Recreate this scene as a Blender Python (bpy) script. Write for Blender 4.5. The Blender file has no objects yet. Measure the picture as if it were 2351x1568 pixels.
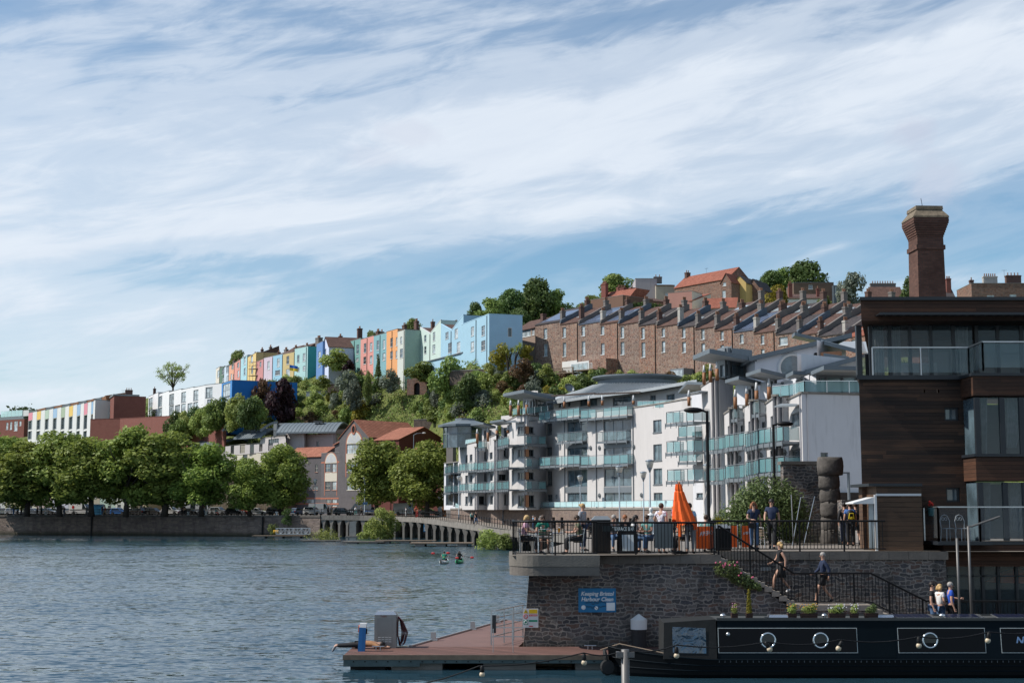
import bpy,bmesh,math,random
import numpy as np
from mathutils import Vector,Matrix
S=bpy.context.scene
COL=S.collection
R=math.radians
# ------------------------------------------------------------------ camera
CW,CH,FPX,HZ,CZ=2351.0,1568.0,3265.0,1170.0,5.0
TH=math.atan((HZ-CH/2)/FPX)
cam=bpy.data.cameras.new("camera");cam_o=bpy.data.objects.new("camera",cam);COL.objects.link(cam_o)
cam_o.location=(0,0,CZ);cam_o.rotation_euler=(math.pi/2+TH,0,0)
cam.sensor_width=36;cam.lens=36*FPX/CW;cam.clip_start=.5;cam.clip_end=20000
S.camera=cam_o
# ------------------------------------------------------------------ light
SUN_EL,SUN_AZ=R(46),R(-93)
sd=bpy.data.lights.new("sun",'SUN');sun=bpy.data.objects.new("sun",sd);COL.objects.link(sun)
sd.energy=5.0;sd.angle=R(.53);sd.color=(1,.95,.88)
dirv=Vector((math.sin(SUN_AZ)*math.cos(SUN_EL),math.cos(SUN_AZ)*math.cos(SUN_EL),math.sin(SUN_EL)))
sun.rotation_euler=(-dirv).to_track_quat('-Z','Y').to_euler()
S.view_settings.view_transform='Standard';S.view_settings.look='None'
S.view_settings.exposure=.18;S.view_settings.gamma=1
S.cycles.max_bounces=8;S.cycles.transparent_max_bounces=24;S.cycles.caustics_reflective=False;S.cycles.caustics_refractive=False
S.cycles.sample_clamp_indirect=4
W=bpy.data.worlds.new("World");S.world=W;W.use_nodes=True
class NT:
    """small helper to write node trees"""
    def __init__(s,t):s.t=t;t.nodes.clear()
    def n(s,kind,ins=None,**kw):
        nd=s.t.nodes.new(kind)
        for k,v in kw.items():setattr(nd,k,v)
        for k,v in(ins or{}).items():
            sk=nd.inputs[k]
            if isinstance(v,bpy.types.NodeSocket):s.t.links.new(v,sk)
            elif isinstance(v,bpy.types.Node):s.t.links.new(v.outputs[0],sk)
            else:sk.default_value=v
        return nd
    def m(s,op,a,b=0.0,c=0.0,clamp=False):
        nd=s.n('ShaderNodeMath',{0:a,1:b,2:c},operation=op);nd.use_clamp=clamp
        return nd.outputs[0]
    def mix(s,fac,a,b,blend='MIX'):
        nd=s.t.nodes.new('ShaderNodeMix');nd.data_type='RGBA';nd.blend_type=blend
        for i,v in((0,fac),(6,a),(7,b)):
            if isinstance(v,bpy.types.NodeSocket):s.t.links.new(v,nd.inputs[i])
            else:nd.inputs[i].default_value=v if i==0 else(tuple(v)+(1,))[:4]
        return nd.outputs[2]
    def ramp(s,fac,pts,interp='LINEAR'):
        nd=s.t.nodes.new('ShaderNodeValToRGB');nd.color_ramp.interpolation=interp
        el=nd.color_ramp.elements
        while len(el)<len(pts):el.new(.5)
        for e,(p,c)in zip(el,pts):
            e.position=p;e.color=(c,c,c,1)if not hasattr(c,'__len__')else(tuple(c)+(1,))[:4]
        s.t.links.new(fac,nd.inputs[0]);return nd.outputs[0]
def lin(r,g,b):
    f=lambda c:(c/255/12.92)if c<=10.3 else((c/255+.055)/1.055)**2.4
    return(f(r),f(g),f(b))
t=NT(W.node_tree)
sky=t.n('ShaderNodeTexSky',sky_type='NISHITA',sun_disc=False)
sky.sun_elevation=SUN_EL;sky.sun_rotation=SUN_AZ;sky.air_density=1.0;sky.dust_density=.6;sky.ozone_density=1.6
tc=t.n('ShaderNodeTexCoord');sx=t.n('ShaderNodeSeparateXYZ',{0:tc.outputs['Generated']})
az=t.m('ARCTAN2',sx.outputs[0],sx.outputs[1]);el=t.m('ARCSINE',sx.outputs[2])
q=t.m('SUBTRACT',el,t.m('MULTIPLY',az,.12))
pv=t.n('ShaderNodeCombineXYZ',{0:t.m('MULTIPLY',az,2.2),1:t.m('MULTIPLY',q,11.0),2:0.0})
warp=t.n('ShaderNodeTexNoise',{'Vector':pv,'Scale':1.1,'Detail':3.0})
pw=t.n('ShaderNodeVectorMath',{0:pv,1:t.n('ShaderNodeVectorMath',{0:warp.outputs['Color'],1:(.9,1.1,0)},operation='MULTIPLY')},operation='ADD')
n1=t.n('ShaderNodeTexNoise',{'Vector':pw,'Scale':1.6,'Detail':9.0,'Roughness':.58})
pv2=t.n('ShaderNodeCombineXYZ',{0:t.m('MULTIPLY',az,7.0),1:t.m('MULTIPLY',t.m('ADD',q,t.m('MULTIPLY',az,-.12)),30.0),2:3.0})
n2=t.n('ShaderNodeTexNoise',{'Vector':pv2,'Scale':1.5,'Detail':8.0,'Roughness':.62,'Distortion':.6})
qb=t.m('ADD',q,t.m('MULTIPLY',t.m('SUBTRACT',warp.outputs[0],.5),.10))
band=t.ramp(t.m('MULTIPLY',qb,2.5),[(0,.56),(.10,.60),(.20,.55),(.26,.33),(.36,.27),(.43,.31),(.50,.74),(.60,.86),(.70,.74),(.78,.56),(.88,.46),(.95,.50),(1,.32)],'B_SPLINE')
lowl=t.m('MULTIPLY',t.n('ShaderNodeMapRange',{0:az,1:-.05,2:-.22,3:0.0,4:.36}).outputs[0],t.n('ShaderNodeMapRange',{0:t.m('ADD',el,t.m('MULTIPLY',warp.outputs[0],.03)),1:.175,2:.15,3:0.0,4:1.0}).outputs[0])
band=t.m('ADD',band,lowl)
dens=t.m('ADD',t.m('ADD',t.m('MULTIPLY',n1.outputs[0],.95),t.m('MULTIPLY',n2.outputs[0],.42)),t.m('MULTIPLY',band,.85))
mask=t.ramp(t.m('MULTIPLY',dens,.6),[(.50,0),(.62,.20),(.73,.68),(.86,1)],'EASE')
lowc=t.n('ShaderNodeMapRange',{0:el,1:-.02,2:.06,3:.55,4:0.0})
mask=t.m('MULTIPLY',t.m('MAXIMUM',mask,lowc.outputs[0]),.93)
cloudc=t.mix(t.m('MULTIPLY',n2.outputs[0],.9,clamp=True),(6.2,6.9,7.9),(7.9,8.4,9.0))
skyc=t.mix(1.0,sky.outputs[0],(.86,1.06,1.12),'MULTIPLY')
wc=t.mix(mask,skyc,cloudc)
def puff(a_,e_,rx,ry,k):
    d=t.m('SQRT',t.m('ADD',t.m('POWER',t.m('DIVIDE',t.m('SUBTRACT',az,a_),rx),2.0),t.m('POWER',t.m('DIVIDE',t.m('SUBTRACT',el,e_),ry),2.0)))
    nz=t.n('ShaderNodeTexNoise',{'Vector':tc.outputs['Generated'],'Scale':38.0,'Detail':7.0,'Roughness':.6})
    return t.n('ShaderNodeMapRange',{0:t.m('ADD',d,t.m('MULTIPLY',t.m('SUBTRACT',nz.outputs[0],.5),2.4)),1:.35,2:1.15,3:k,4:0.0}).outputs[0]
for a_ in((.280,.255,.015,.012,.5),(.294,.218,.026,.022,.42),(-.075,.262,.03,.010,.3),(-.10,.245,.03,.008,.22)):wc=t.mix(puff(*a_),wc,(5.0,5.4,6.6))
bg=t.n('ShaderNodeBackground',{'Color':wc,'Strength':.1})
t.n('ShaderNodeOutputWorld',{0:bg})
# ------------------------------------------------------------------ survey: where a sighted point at a known distance stands
CT,ST=math.cos(TH),math.sin(TH)
def ray(u,v):
    x=(u-CW/2)/FPX;y=(CH/2-v)/FPX
    return Vector((x,CT-y*ST,ST+y*CT))
def at(u,v,Y):
    d=ray(u,v);return Vector((0,0,CZ))+d*(Y/d.y)
def onz(u,v,z):
    d=ray(u,v);return Vector((0,0,CZ))+d*((z-CZ)/d.z)
def zat(v,Y):return at(1175,v,Y).z
# ------------------------------------------------------------------ materials
MATS={}
def mtree(name):
    m=bpy.data.materials.new(name);m.use_nodes=True;MATS[name]=m
    return m,NT(m.node_tree)
def uvw(t):
    """wall coordinates of an upright surface: along, up"""
    tc=t.n('ShaderNodeTexCoord');s=t.n('ShaderNodeSeparateXYZ',{0:tc.outputs['Object']})
    return t.n('ShaderNodeCombineXYZ',{0:t.m('ADD',s.outputs[0],s.outputs[1]),1:s.outputs[2],2:0.0}),tc
def fin(t,col,rough=.8,bumpsrc=None,bump=.3,dist=.02,metal=0,spec=.4,**kw):
    ins={'Base Color':col if isinstance(col,bpy.types.NodeSocket)else tuple(col)+(1,),'Roughness':rough,'Metallic':metal,'Specular IOR Level':spec}
    ins.update(kw)
    if bumpsrc is not None:
        ins['Normal']=t.n('ShaderNodeBump',{'Height':bumpsrc,'Strength':bump,'Distance':dist})
    b=t.n('ShaderNodeBsdfPrincipled',ins);t.n('ShaderNodeOutputMaterial',{0:b});return b
def plain(name,c,rough=.7,var=.12,sc=2.0,bump=0,bsc=30,metal=0,spec=.4,**kw):
    if name in MATS:return MATS[name]
    m,t=mtree(name);tc=t.n('ShaderNodeTexCoord')
    n=t.n('ShaderNodeTexNoise',{'Vector':tc.outputs['Object'],'Scale':sc,'Detail':6.0,'Roughness':.65})
    f=t.ramp(n.outputs[0],[(.25,0),(.75,1)])
    col=t.mix(f,tuple(x*(1-var)for x in c),tuple(min(1,x*(1+var))for x in c))
    bs=t.n('ShaderNodeTexNoise',{'Vector':tc.outputs['Object'],'Scale':bsc,'Detail':4.0}).outputs[0]if bump else None
    fin(t,col,rough,bs,bump,.02,metal,spec,**kw);return m
def render_wall(name,c,stain=.25,rough=.85):
    """painted render with faint streaks of dirt running down"""
    if name in MATS:return MATS[name]
    m,t=mtree(name);v,tc=uvw(t)
    s=t.n('ShaderNodeSeparateXYZ',{0:v})
    sv=t.n('ShaderNodeCombineXYZ',{0:t.m('MULTIPLY',s.outputs[0],1.6),1:t.m('MULTIPLY',s.outputs[1],.16)})
    n=t.n('ShaderNodeTexNoise',{'Vector':sv,'Scale':1.3,'Detail':7.0,'Roughness':.7})
    n2=t.n('ShaderNodeTexNoise',{'Vector':tc.outputs['Object'],'Scale':.5,'Detail':5.0})
    a=t.mix(t.ramp(n2.outputs[0],[(.3,0),(.7,1)]),tuple(x*.93 for x in c),c)
    col=t.mix(t.m('MULTIPLY',t.ramp(n.outputs[0],[(.52,0),(.72,1)]),stain),a,tuple(x*.45 for x in c))
    b=t.n('ShaderNodeTexNoise',{'Vector':tc.outputs['Object'],'Scale':14.0,'Detail':5.0})
    fin(t,col,rough,b.outputs[0],.25,.02,0,.25);return m
def brick(name,c1,c2,mo,bw=.225,bh=.075,mort=.012,stain=.4,bump=.5):
    if name in MATS:return MATS[name]
    m,t=mtree(name);v,tc=uvw(t)
    b=t.n('ShaderNodeTexBrick',{'Vector':v,'Color1':c1+(1,),'Color2':c2+(1,),'Mortar':mo+(1,),'Scale':1.0,'Mortar Size':mort,'Bias':0.0,'Brick Width':bw,'Row Height':bh})
    n=t.n('ShaderNodeTexNoise',{'Vector':tc.outputs['Object'],'Scale':.7,'Detail':7.0,'Roughness':.7})
    col=t.mix(t.m('MULTIPLY',t.ramp(n.outputs[0],[(.45,0),(.7,1)]),stain),b.outputs[0],tuple(x*.45 for x in c1))
    n3=t.n('ShaderNodeTexNoise',{'Vector':tc.outputs['Object'],'Scale':6.0,'Detail':3.0})
    col=t.mix(.35,col,t.mix(n3.outputs[0],tuple(x*.5 for x in c1),tuple(min(1,x*1.5)for x in c1)))
    fin(t,col,.9,b.outputs['Fac'],-bump,.02,0,.2);return m
def rubble(name,cols,mo,sc=2.6,stretch=2.0,mw=.06,stain=.5,bump=.8,dark=(.01,.01,.012),streak=.35,tide=0):
    """coursed rubble: flattened cells with mortar joints, stones of several tints, dark weathering"""
    if name in MATS:return MATS[name]
    m,t=mtree(name);v,tc=uvw(t);s=t.n('ShaderNodeSeparateXYZ',{0:v})
    nz=t.n('ShaderNodeTexNoise',{'Vector':v,'Scale':1.6,'Detail':4.0})
    ns=t.n('ShaderNodeSeparateColor',{0:nz.outputs['Color']})
    zz=t.m('ADD',t.m('MULTIPLY',s.outputs[1],stretch*sc),t.m('MULTIPLY',ns.outputs[1],.9))
    xx=t.m('ADD',t.m('MULTIPLY',s.outputs[0],sc),t.m('MULTIPLY',ns.outputs[0],.5))
    vv=t.n('ShaderNodeCombineXYZ',{0:xx,1:zz,2:0.0})
    e=t.n('ShaderNodeTexVoronoi',{'Vector':vv,'Scale':1.0,'Randomness':.78},feature='DISTANCE_TO_EDGE',voronoi_dimensions='2D')
    c=t.n('ShaderNodeTexVoronoi',{'Vector':vv,'Scale':1.0,'Randomness':.78},feature='F1',voronoi_dimensions='2D')
    cs=t.n('ShaderNodeSeparateColor',{0:c.outputs['Color']})
    k=len(cols)-1
    sc_=t.ramp(cs.outputs[0],[(i/max(1,k),col)for i,col in enumerate(cols)],'LINEAR')
    fine=t.n('ShaderNodeTexNoise',{'Vector':tc.outputs['Object'],'Scale':9.0,'Detail':8.0,'Roughness':.7})
    sc_=t.mix(t.ramp(fine.outputs[0],[(.3,.0),(.75,.55)]),sc_,tuple(x*.35 for x in cols[0]))
    joint=t.ramp(e.outputs[0],[(mw*.45,1),(mw,0)])
    col=t.mix(joint,sc_,mo)
    sv=t.n('ShaderNodeCombineXYZ',{0:t.m('MULTIPLY',s.outputs[0],.9),1:t.m('MULTIPLY',s.outputs[1],.12)})
    st=t.n('ShaderNodeTexNoise',{'Vector':sv,'Scale':1.4,'Detail':8.0,'Roughness':.7})
    big=t.n('ShaderNodeTexNoise',{'Vector':tc.outputs['Object'],'Scale':.45,'Detail':8.0,'Roughness':.72})
    d=t.m('MAXIMUM',t.m('MULTIPLY',t.ramp(st.outputs[0],[(.48,0),(.68,1)]),streak),t.m('MULTIPLY',t.ramp(big.outputs[0],[(.46,0),(.66,1)]),stain))
    col=t.mix(d,col,dark)
    if tide:col=t.mix(t.m('MULTIPLY',t.n('ShaderNodeMapRange',{0:t.m('ADD',s.outputs[1],t.m('MULTIPLY',fine.outputs[0],.5)),1:.45,2:tide,3:.8,4:0.0}).outputs[0],1.0),col,(.022,.028,.014))
    hgt=t.m('ADD',t.ramp(e.outputs[0],[(0,0),(mw*1.6,1)],'EASE'),t.m('MULTIPLY',fine.outputs[0],.5))
    fin(t,col,.9,hgt,bump,.05,0,.2);return m
def coursed(name,cols=((.075,.072,.075),(.12,.112,.108),(.17,.145,.128),(.095,.095,.105),(.21,.19,.175),(.20,.125,.095),(.13,.12,.12)),mo=(.27,.24,.215),w=.35,h=.135,amt=.14):
    """random rubble laid to rough courses: stones of uneven width and height, pale joints, dark weathering patches"""
    m,t=mtree(name);v,tc=uvw(t)
    z1=t.n('ShaderNodeTexNoise',{'Vector':v,'Scale':2.3,'Detail':2.0});z2=t.n('ShaderNodeTexNoise',{'Vector':v,'Scale':8.0,'Detail':2.0})
    def off(nd,k):return t.n('ShaderNodeVectorMath',{0:t.n('ShaderNodeVectorMath',{0:nd.outputs['Color'],1:(.5,.5,.5)},operation='SUBTRACT'),1:(k*1.3,k,0)},operation='MULTIPLY')
    vv=t.n('ShaderNodeVectorMath',{0:t.n('ShaderNodeVectorMath',{0:v,1:off(z1,amt*2.2)},operation='ADD'),1:off(z2,amt*.55)},operation='ADD')
    b=t.n('ShaderNodeTexBrick',{'Vector':vv,'Color1':(0,0,0,1),'Color2':(1,1,1,1),'Mortar':(0,0,0,1),'Scale':1.0,'Mortar Size':.021,'Mortar Smooth':.3,'Brick Width':w,'Row Height':h},offset=.42,squash=.62,squash_frequency=3)
    b2=t.n('ShaderNodeTexBrick',{'Vector':vv,'Color1':(0,0,0,1),'Color2':(1,1,1,1),'Mortar':(0,0,0,1),'Scale':1.0,'Mortar Size':.017,'Brick Width':w,'Row Height':h,'Bias':-.2},offset=.42,squash=.62,squash_frequency=3)
    k=len(cols)-1;st=t.ramp(b.outputs['Color'],[(i/k,c)for i,c in enumerate(cols)])
    f=t.n('ShaderNodeTexNoise',{'Vector':tc.outputs['Object'],'Scale':11.0,'Detail':8.0,'Roughness':.7})
    st=t.mix(t.ramp(f.outputs[0],[(.35,0),(.7,.6)]),st,tuple(x*.4 for x in cols[0]))
    col=t.mix(b.outputs['Fac'],st,mo);s=t.n('ShaderNodeSeparateXYZ',{0:v})
    sv=t.n('ShaderNodeCombineXYZ',{0:t.m('MULTIPLY',s.outputs[0],.55),1:t.m('MULTIPLY',s.outputs[1],.22)});big=t.n('ShaderNodeTexNoise',{'Vector':sv,'Scale':1.5,'Detail':8.0,'Roughness':.68})
    col=t.mix(t.m('MULTIPLY',t.ramp(big.outputs[0],[(.46,0),(.66,1)]),.72),col,(.012,.012,.014))
    col=t.mix(t.n('ShaderNodeMapRange',{0:t.m('ADD',s.outputs[1],t.m('MULTIPLY',f.outputs[0],.5)),1:.5,2:1.1,3:.6,4:0.0}).outputs[0],col,(.022,.028,.014))
    fin(t,col,.92,t.m('SUBTRACT',t.m('MULTIPLY',f.outputs[0],.5),b.outputs['Fac']),.9,.03,0,.2);return m
def tiles(name,c,c2,w=.25,h=.33,bump=.7):
    """rows of roof tiles; runs on the slope's own coordinates (x along, y up the slope projected)"""
    if name in MATS:return MATS[name]
    m,t=mtree(name);tc=t.n('ShaderNodeTexCoord');s=t.n('ShaderNodeSeparateXYZ',{0:tc.outputs['Object']})
    a=t.m('ADD',s.outputs[0],t.m('MULTIPLY',s.outputs[1],.25));b=t.m('MULTIPLY',s.outputs[2],1.8)
    v=t.n('ShaderNodeCombineXYZ',{0:a,1:b})
    k=t.n('ShaderNodeTexBrick',{'Vector':v,'Color1':c+(1,),'Color2':c2+(1,),'Mortar':tuple(x*.4 for x in c)+(1,),'Scale':1.0,'Mortar Size':.02,'Brick Width':w,'Row Height':h})
    n=t.n('ShaderNodeTexNoise',{'Vector':tc.outputs['Object'],'Scale':.9,'Detail':8.0,'Roughness':.7})
    col=t.mix(t.ramp(n.outputs[0],[(.4,0),(.72,.6)]),k.outputs[0],tuple(x*.4 for x in c))
    fin(t,col,.85,k.outputs['Fac'],-bump,.03,0,.25);return m
def planks(name,c1,c2,h=.14,dark=(.012,.009,.008),vert=False,fade=.6,rough=.7):
    if name in MATS:return MATS[name]
    m,t=mtree(name);v,tc=uvw(t);s=t.n('ShaderNodeSeparateXYZ',{0:v})
    a,b=(s.outputs[1],s.outputs[0])if vert else(s.outputs[0],s.outputs[1])
    row=t.m('FLOOR',t.m('DIVIDE',b,h));fr=t.m('FRACT',t.m('DIVIDE',b,h))
    wn=t.n('ShaderNodeTexWhiteNoise',{'W':row},noise_dimensions='1D')
    seg=t.m('FLOOR',t.m('ADD',t.m('DIVIDE',a,3.1),t.m('MULTIPLY',wn.outputs[0],7)))
    wn2=t.n('ShaderNodeTexWhiteNoise',{'Vector':t.n('ShaderNodeCombineXYZ',{0:row,1:seg})},noise_dimensions='2D')
    gv=t.n('ShaderNodeCombineXYZ',{0:t.m('MULTIPLY',a,1.1),1:t.m('MULTIPLY',b,26.0),2:row})
    g=t.n('ShaderNodeTexNoise',{'Vector':gv,'Scale':1.0,'Detail':7.0,'Roughness':.65})
    big=t.n('ShaderNodeTexNoise',{'Vector':t.n('ShaderNodeCombineXYZ',{0:t.m('MULTIPLY',a,.25),1:t.m('MULTIPLY',b,1.2),2:0.0}),'Scale':1.0,'Detail':6.0})
    col=t.mix(wn2.outputs[0],c1,c2)
    col=t.mix(t.ramp(g.outputs[0],[(.35,0),(.7,.6)]),col,tuple(x*.35 for x in c1))
    col=t.mix(t.m('MULTIPLY',t.ramp(big.outputs[0],[(.36,0),(.6,1)]),fade),col,dark)
    gap=t.ramp(fr,[(0,1),(.07,0),(.95,0),(1,1)])
    col=t.mix(gap,col,(.003,.003,.003))
    fin(t,col,rough,t.m('SUBTRACT',t.m('MULTIPLY',g.outputs[0],.3),gap),.6,.015,0,.3);return m
def glass(name,c=(.02,.03,.035),rough=.04,spec=.8):
    """window glass: dark room behind, sky on the pane, slightly wavy"""
    if name in MATS:return MATS[name]
    m,t=mtree(name);tc=t.n('ShaderNodeTexCoord')
    n=t.n('ShaderNodeTexNoise',{'Vector':tc.outputs['Object'],'Scale':.35,'Detail':2.0})
    n2=t.n('ShaderNodeTexNoise',{'Vector':tc.outputs['Object'],'Scale':.8,'Detail':3.0})
    col=t.mix(t.ramp(n2.outputs[0],[(.4,0),(.65,1)]),c,tuple(min(1,x*2.2+.01)for x in c))
    fin(t,col,rough,n.outputs[0],.12,.3,0,spec);return m
def clear(name,c,alpha,rough=.05,spec=.5):
    """thin see-through sheet: tinted pane with a faint reflection"""
    if name in MATS:return MATS[name]
    m,t=mtree(name)
    p=t.n('ShaderNodeBsdfPrincipled',{'Base Color':c+(1,),'Roughness':rough,'Specular IOR Level':spec,'Alpha':alpha})
    t.n('ShaderNodeOutputMaterial',{0:p});return m
def leafmat(name,c,c2,var=.5,trans=.3):
    if name in MATS:return MATS[name]
    m,t=mtree(name);g=t.n('ShaderNodeNewGeometry');oi=t.n('ShaderNodeObjectInfo');tc=t.n('ShaderNodeTexCoord')
    n=t.n('ShaderNodeTexNoise',{'Vector':tc.outputs['Object'],'Scale':.55,'Detail':3.0})
    f=t.m('ADD',t.m('MULTIPLY',g.outputs['Random Per Island'],.55),t.m('MULTIPLY',t.ramp(n.outputs[0],[(.3,0),(.7,1)]),.45))
    col=t.mix(f,c,c2)
    hs=t.n('ShaderNodeHueSaturation',{'Color':col,'Hue':t.m('ADD',.485,t.m('MULTIPLY',oi.outputs['Random'],.03)),'Saturation':1.0,'Value':t.m('ADD',1-var*.5,t.m('MULTIPLY',oi.outputs['Random'],var))})
    d=t.n('ShaderNodeBsdfPrincipled',{'Base Color':hs.outputs[0],'Roughness':.55,'Specular IOR Level':.25})
    tr=t.n('ShaderNodeBsdfTranslucent',{0:hs.outputs[0]})
    mx=t.n('ShaderNodeMixShader',{0:trans,1:d,2:tr});t.n('ShaderNodeOutputMaterial',{0:mx});return m
# ------------------------------------------------------------------ mesh building
class MB:
    def __init__(s):s.v=[];s.f=[];s.m=[];s.T=None
    def _p(s,p):
        p=Vector(p);return s.T@p if s.T is not None else p
    def poly(s,pts,m=0):
        n=len(s.v);s.v+=[tuple(s._p(p))for p in pts];s.f.append(list(range(n,n+len(pts))));s.m.append(m)
    def box(s,x0,y0,z0,x1,y1,z1,m=0):
        if x0>x1:x0,x1=x1,x0
        if y0>y1:y0,y1=y1,y0
        if z0>z1:z0,z1=z1,z0
        s.hexa([(x0,y0,z0),(x1,y0,z0),(x1,y1,z0),(x0,y1,z0),(x0,y0,z1),(x1,y0,z1),(x1,y1,z1),(x0,y1,z1)],m)
    def hexa(s,c,m=0):
        n=len(s.v);s.v+=[tuple(s._p(p))for p in c]
        for q in((0,3,2,1),(4,5,6,7),(0,1,5,4),(1,2,6,5),(2,3,7,6),(3,0,4,7)):
            s.f.append([n+i for i in q]);s.m.append(m)
    def prism(s,poly,d,m=0):
        """polygon (3d points) extruded by vector d"""
        d=Vector(d);n=len(poly);k=len(s.v)
        s.v+=[tuple(s._p(p))for p in poly]+[tuple(s._p(Vector(p)+d))for p in poly]
        s.f.append([k+i for i in range(n)][::-1]);s.f.append([k+n+i for i in range(n)]);s.m+=[m,m]
        for i in range(n):
            j=(i+1)%n;s.f.append([k+i,k+j,k+n+j,k+n+i]);s.m.append(m)
    def bar(s,a,b,w,h=None,m=0,up=(0,0,1)):
        """square bar from a to b"""
        h=h or w;a=Vector(a);b=Vector(b);d=(b-a)
        if d.length<1e-6:return
        d.normalize();up=Vector(up)
        if abs(d.dot(up))>.98:up=Vector((1,0,0))
        x=d.cross(up).normalized()*w/2;z=x.cross(d).normalized()*h/2
        s.hexa([a-x-z,a+x-z,b+x-z,b-x-z,a-x+z,a+x+z,b+x+z,b-x+z],m)
    def tube(s,pts,r,n=6,m=0,cap=True):
        pts=[Vector(p)for p in pts];k0=len(s.v);N=len(pts)
        rs=r if hasattr(r,'__len__')else[r]*N
        prev=None
        for i,p in enumerate(pts):
            d=(pts[min(i+1,N-1)]-pts[max(i-1,0)]).normalized()
            if prev is None:
                a=Vector((0,0,1))if abs(d.z)<.9 else Vector((1,0,0));x=d.cross(a).normalized()
            else:x=(prev-d*prev.dot(d)).normalized()
            prev=x;y=d.cross(x)
            for j in range(n):
                w=2*math.pi*j/n;s.v.append(tuple(s._p(p+(x*math.cos(w)+y*math.sin(w))*rs[i])))
        for i in range(N-1):
            for j in range(n):
                a=k0+i*n+j;b=k0+i*n+(j+1)%n;s.f.append([a,b,b+n,a+n]);s.m.append(m)
        if cap:
            s.f.append([k0+j for j in range(n)][::-1]);s.f.append([k0+(N-1)*n+j for j in range(n)]);s.m+=[m,m]
    def lathe(s,prof,n=12,c=(0,0,0),m=0,sx=1,sy=1):
        k0=len(s.v);c=Vector(c);N=len(prof)
        for(r,z)in prof:
            for j in range(n):
                w=2*math.pi*j/n;s.v.append(tuple(s._p(c+Vector((r*sx*math.cos(w),r*sy*math.sin(w),z)))))
        for i in range(N-1):
            for j in range(n):
                a=k0+i*n+j;b=k0+i*n+(j+1)%n;s.f.append([a,b,b+n,a+n]);s.m.append(m)
        s.f.append([k0+j for j in range(n)][::-1]);s.f.append([k0+(N-1)*n+j for j in range(n)]);s.m+=[m,m]
    def ball(s,c,r,n=10,m=0,sx=1,sy=1,sz=1):
        h=max(4,n//2+1)
        s.lathe([(max(.001,r*math.sin(math.pi*i/h)),-r*sz*math.cos(math.pi*i/h))for i in range(h+1)],n,c,m,sx,sy)
    def ring(s,c,r,rr,n=24,k=6,m=0,axis='y'):
        pts=[]
        for i in range(n+1):
            w=2*math.pi*i/n;a,b=r*math.cos(w),r*math.sin(w)
            pts.append(Vector(c)+(Vector((a,0,b))if axis=='y' else Vector((0,a,b))if axis=='x' else Vector((a,b,0))))
        s.tube(pts,rr,k,m,False)
    def build(s,name,mats,parent=None,smooth=False,loc=None,rz=0):
        me=bpy.data.meshes.new(name);me.from_pydata(s.v,[],s.f)
        if not hasattr(mats,'__len__'):mats=[mats]
        for x in mats:me.materials.append(x)
        if len(mats)>1:me.polygons.foreach_set('material_index',s.m)
        if smooth:me.polygons.foreach_set('use_smooth',[True]*len(s.f))
        me.validate();me.update()
        return link(name,me,parent,loc,rz)
def link(name,me,parent=None,loc=None,rz=0):
    o=bpy.data.objects.new(name,me);COL.objects.link(o)
    if parent is not None:o.parent=parent
    if loc is not None:o.location=loc
    o.rotation_euler=(0,0,rz);return o
def tag(o,label,cat,group=None):
    o['label']=label;o['category']=cat
    if group:o['group']=group
    return o
def thing(name,label,cat,loc=(0,0,0),rz=0,group=None):
    return tag(link(name,None,None,loc,rz),label,cat,group)
def struct(name,mb,mats,kind='structure',smooth=False):
    o=mb.build(name,mats,smooth=smooth);o['kind']=kind;return o
def kids(o):return[c for c in COL.objects if c.parent is o]
def dup(o,loc,rz=0,label=None,group=None,scale=None,mat=None):
    """a copy of a thing with copies of its parts and sub-parts; mat = {part name: material}"""
    def cp(x,par):
        c=x.copy();COL.objects.link(c);c.parent=par
        st=x.name.split('.')[0]
        if mat and st in mat:
            for i,mm in enumerate(mat[st]if isinstance(mat[st],list)else[mat[st]]):
                c.material_slots[i].link='OBJECT';c.material_slots[i].material=mm
        for k in KIDS.get(x.name,()):cp(k,c)
        return c
    KIDS={}
    for k in COL.objects:
        if k.parent is not None:KIDS.setdefault(k.parent.name,[]).append(k)
    c=cp(o,None);c.location=loc;c.rotation_euler=(0,0,rz)
    if scale is not None:c.scale=(scale,)*3 if not hasattr(scale,'__len__')else scale
    if label:c['label']=label
    if group:c['group']=group
    return c
class Fac:
    """upright facade plane through two sighted ground points; local x runs along it to the right, y away from the viewer"""
    def __init__(s,u0,Y0,u1,Y1,v=1000,zb=None,vb=None):
        p0=at(u0,v,Y0);p1=at(u1,v,Y1)
        s.p0=Vector((p0.x,p0.y));s.p1=Vector((p1.x,p1.y));s.set()
        s.zb=zb if zb is not None else 0
        if vb is not None:s.zb=at(u0,vb,Y0).z
    def set(s):
        d=s.p1-s.p0;s.L=d.length;s.d=d/s.L;s.rz=math.atan2(d.y,d.x);s.n=Vector((-s.d.y,s.d.x))
    def hit(s,u,v,y=0.0):
        """sighted point on the plane y metres behind the facade: local x, local z (above the base)"""
        r=ray(u,v);o=s.p0+s.n*y
        k=(o.dot(s.n))/Vector((r.x,r.y)).dot(s.n)
        return((Vector((r.x,r.y))*k-s.p0).dot(s.d),CZ+r.z*k-s.zb)
    def rect(s,u0,v0,u1,v1):
        a=s.hit(u0,v0);b=s.hit(u1,v1);return(a[0],b[1],b[0],a[1])
    def loc(s):return(s.p0.x,s.p0.y,s.zb)
    def world(s,x,y,z):
        p=s.p0+s.d*x+s.n*y;return Vector((p.x,p.y,s.zb+z))
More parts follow.
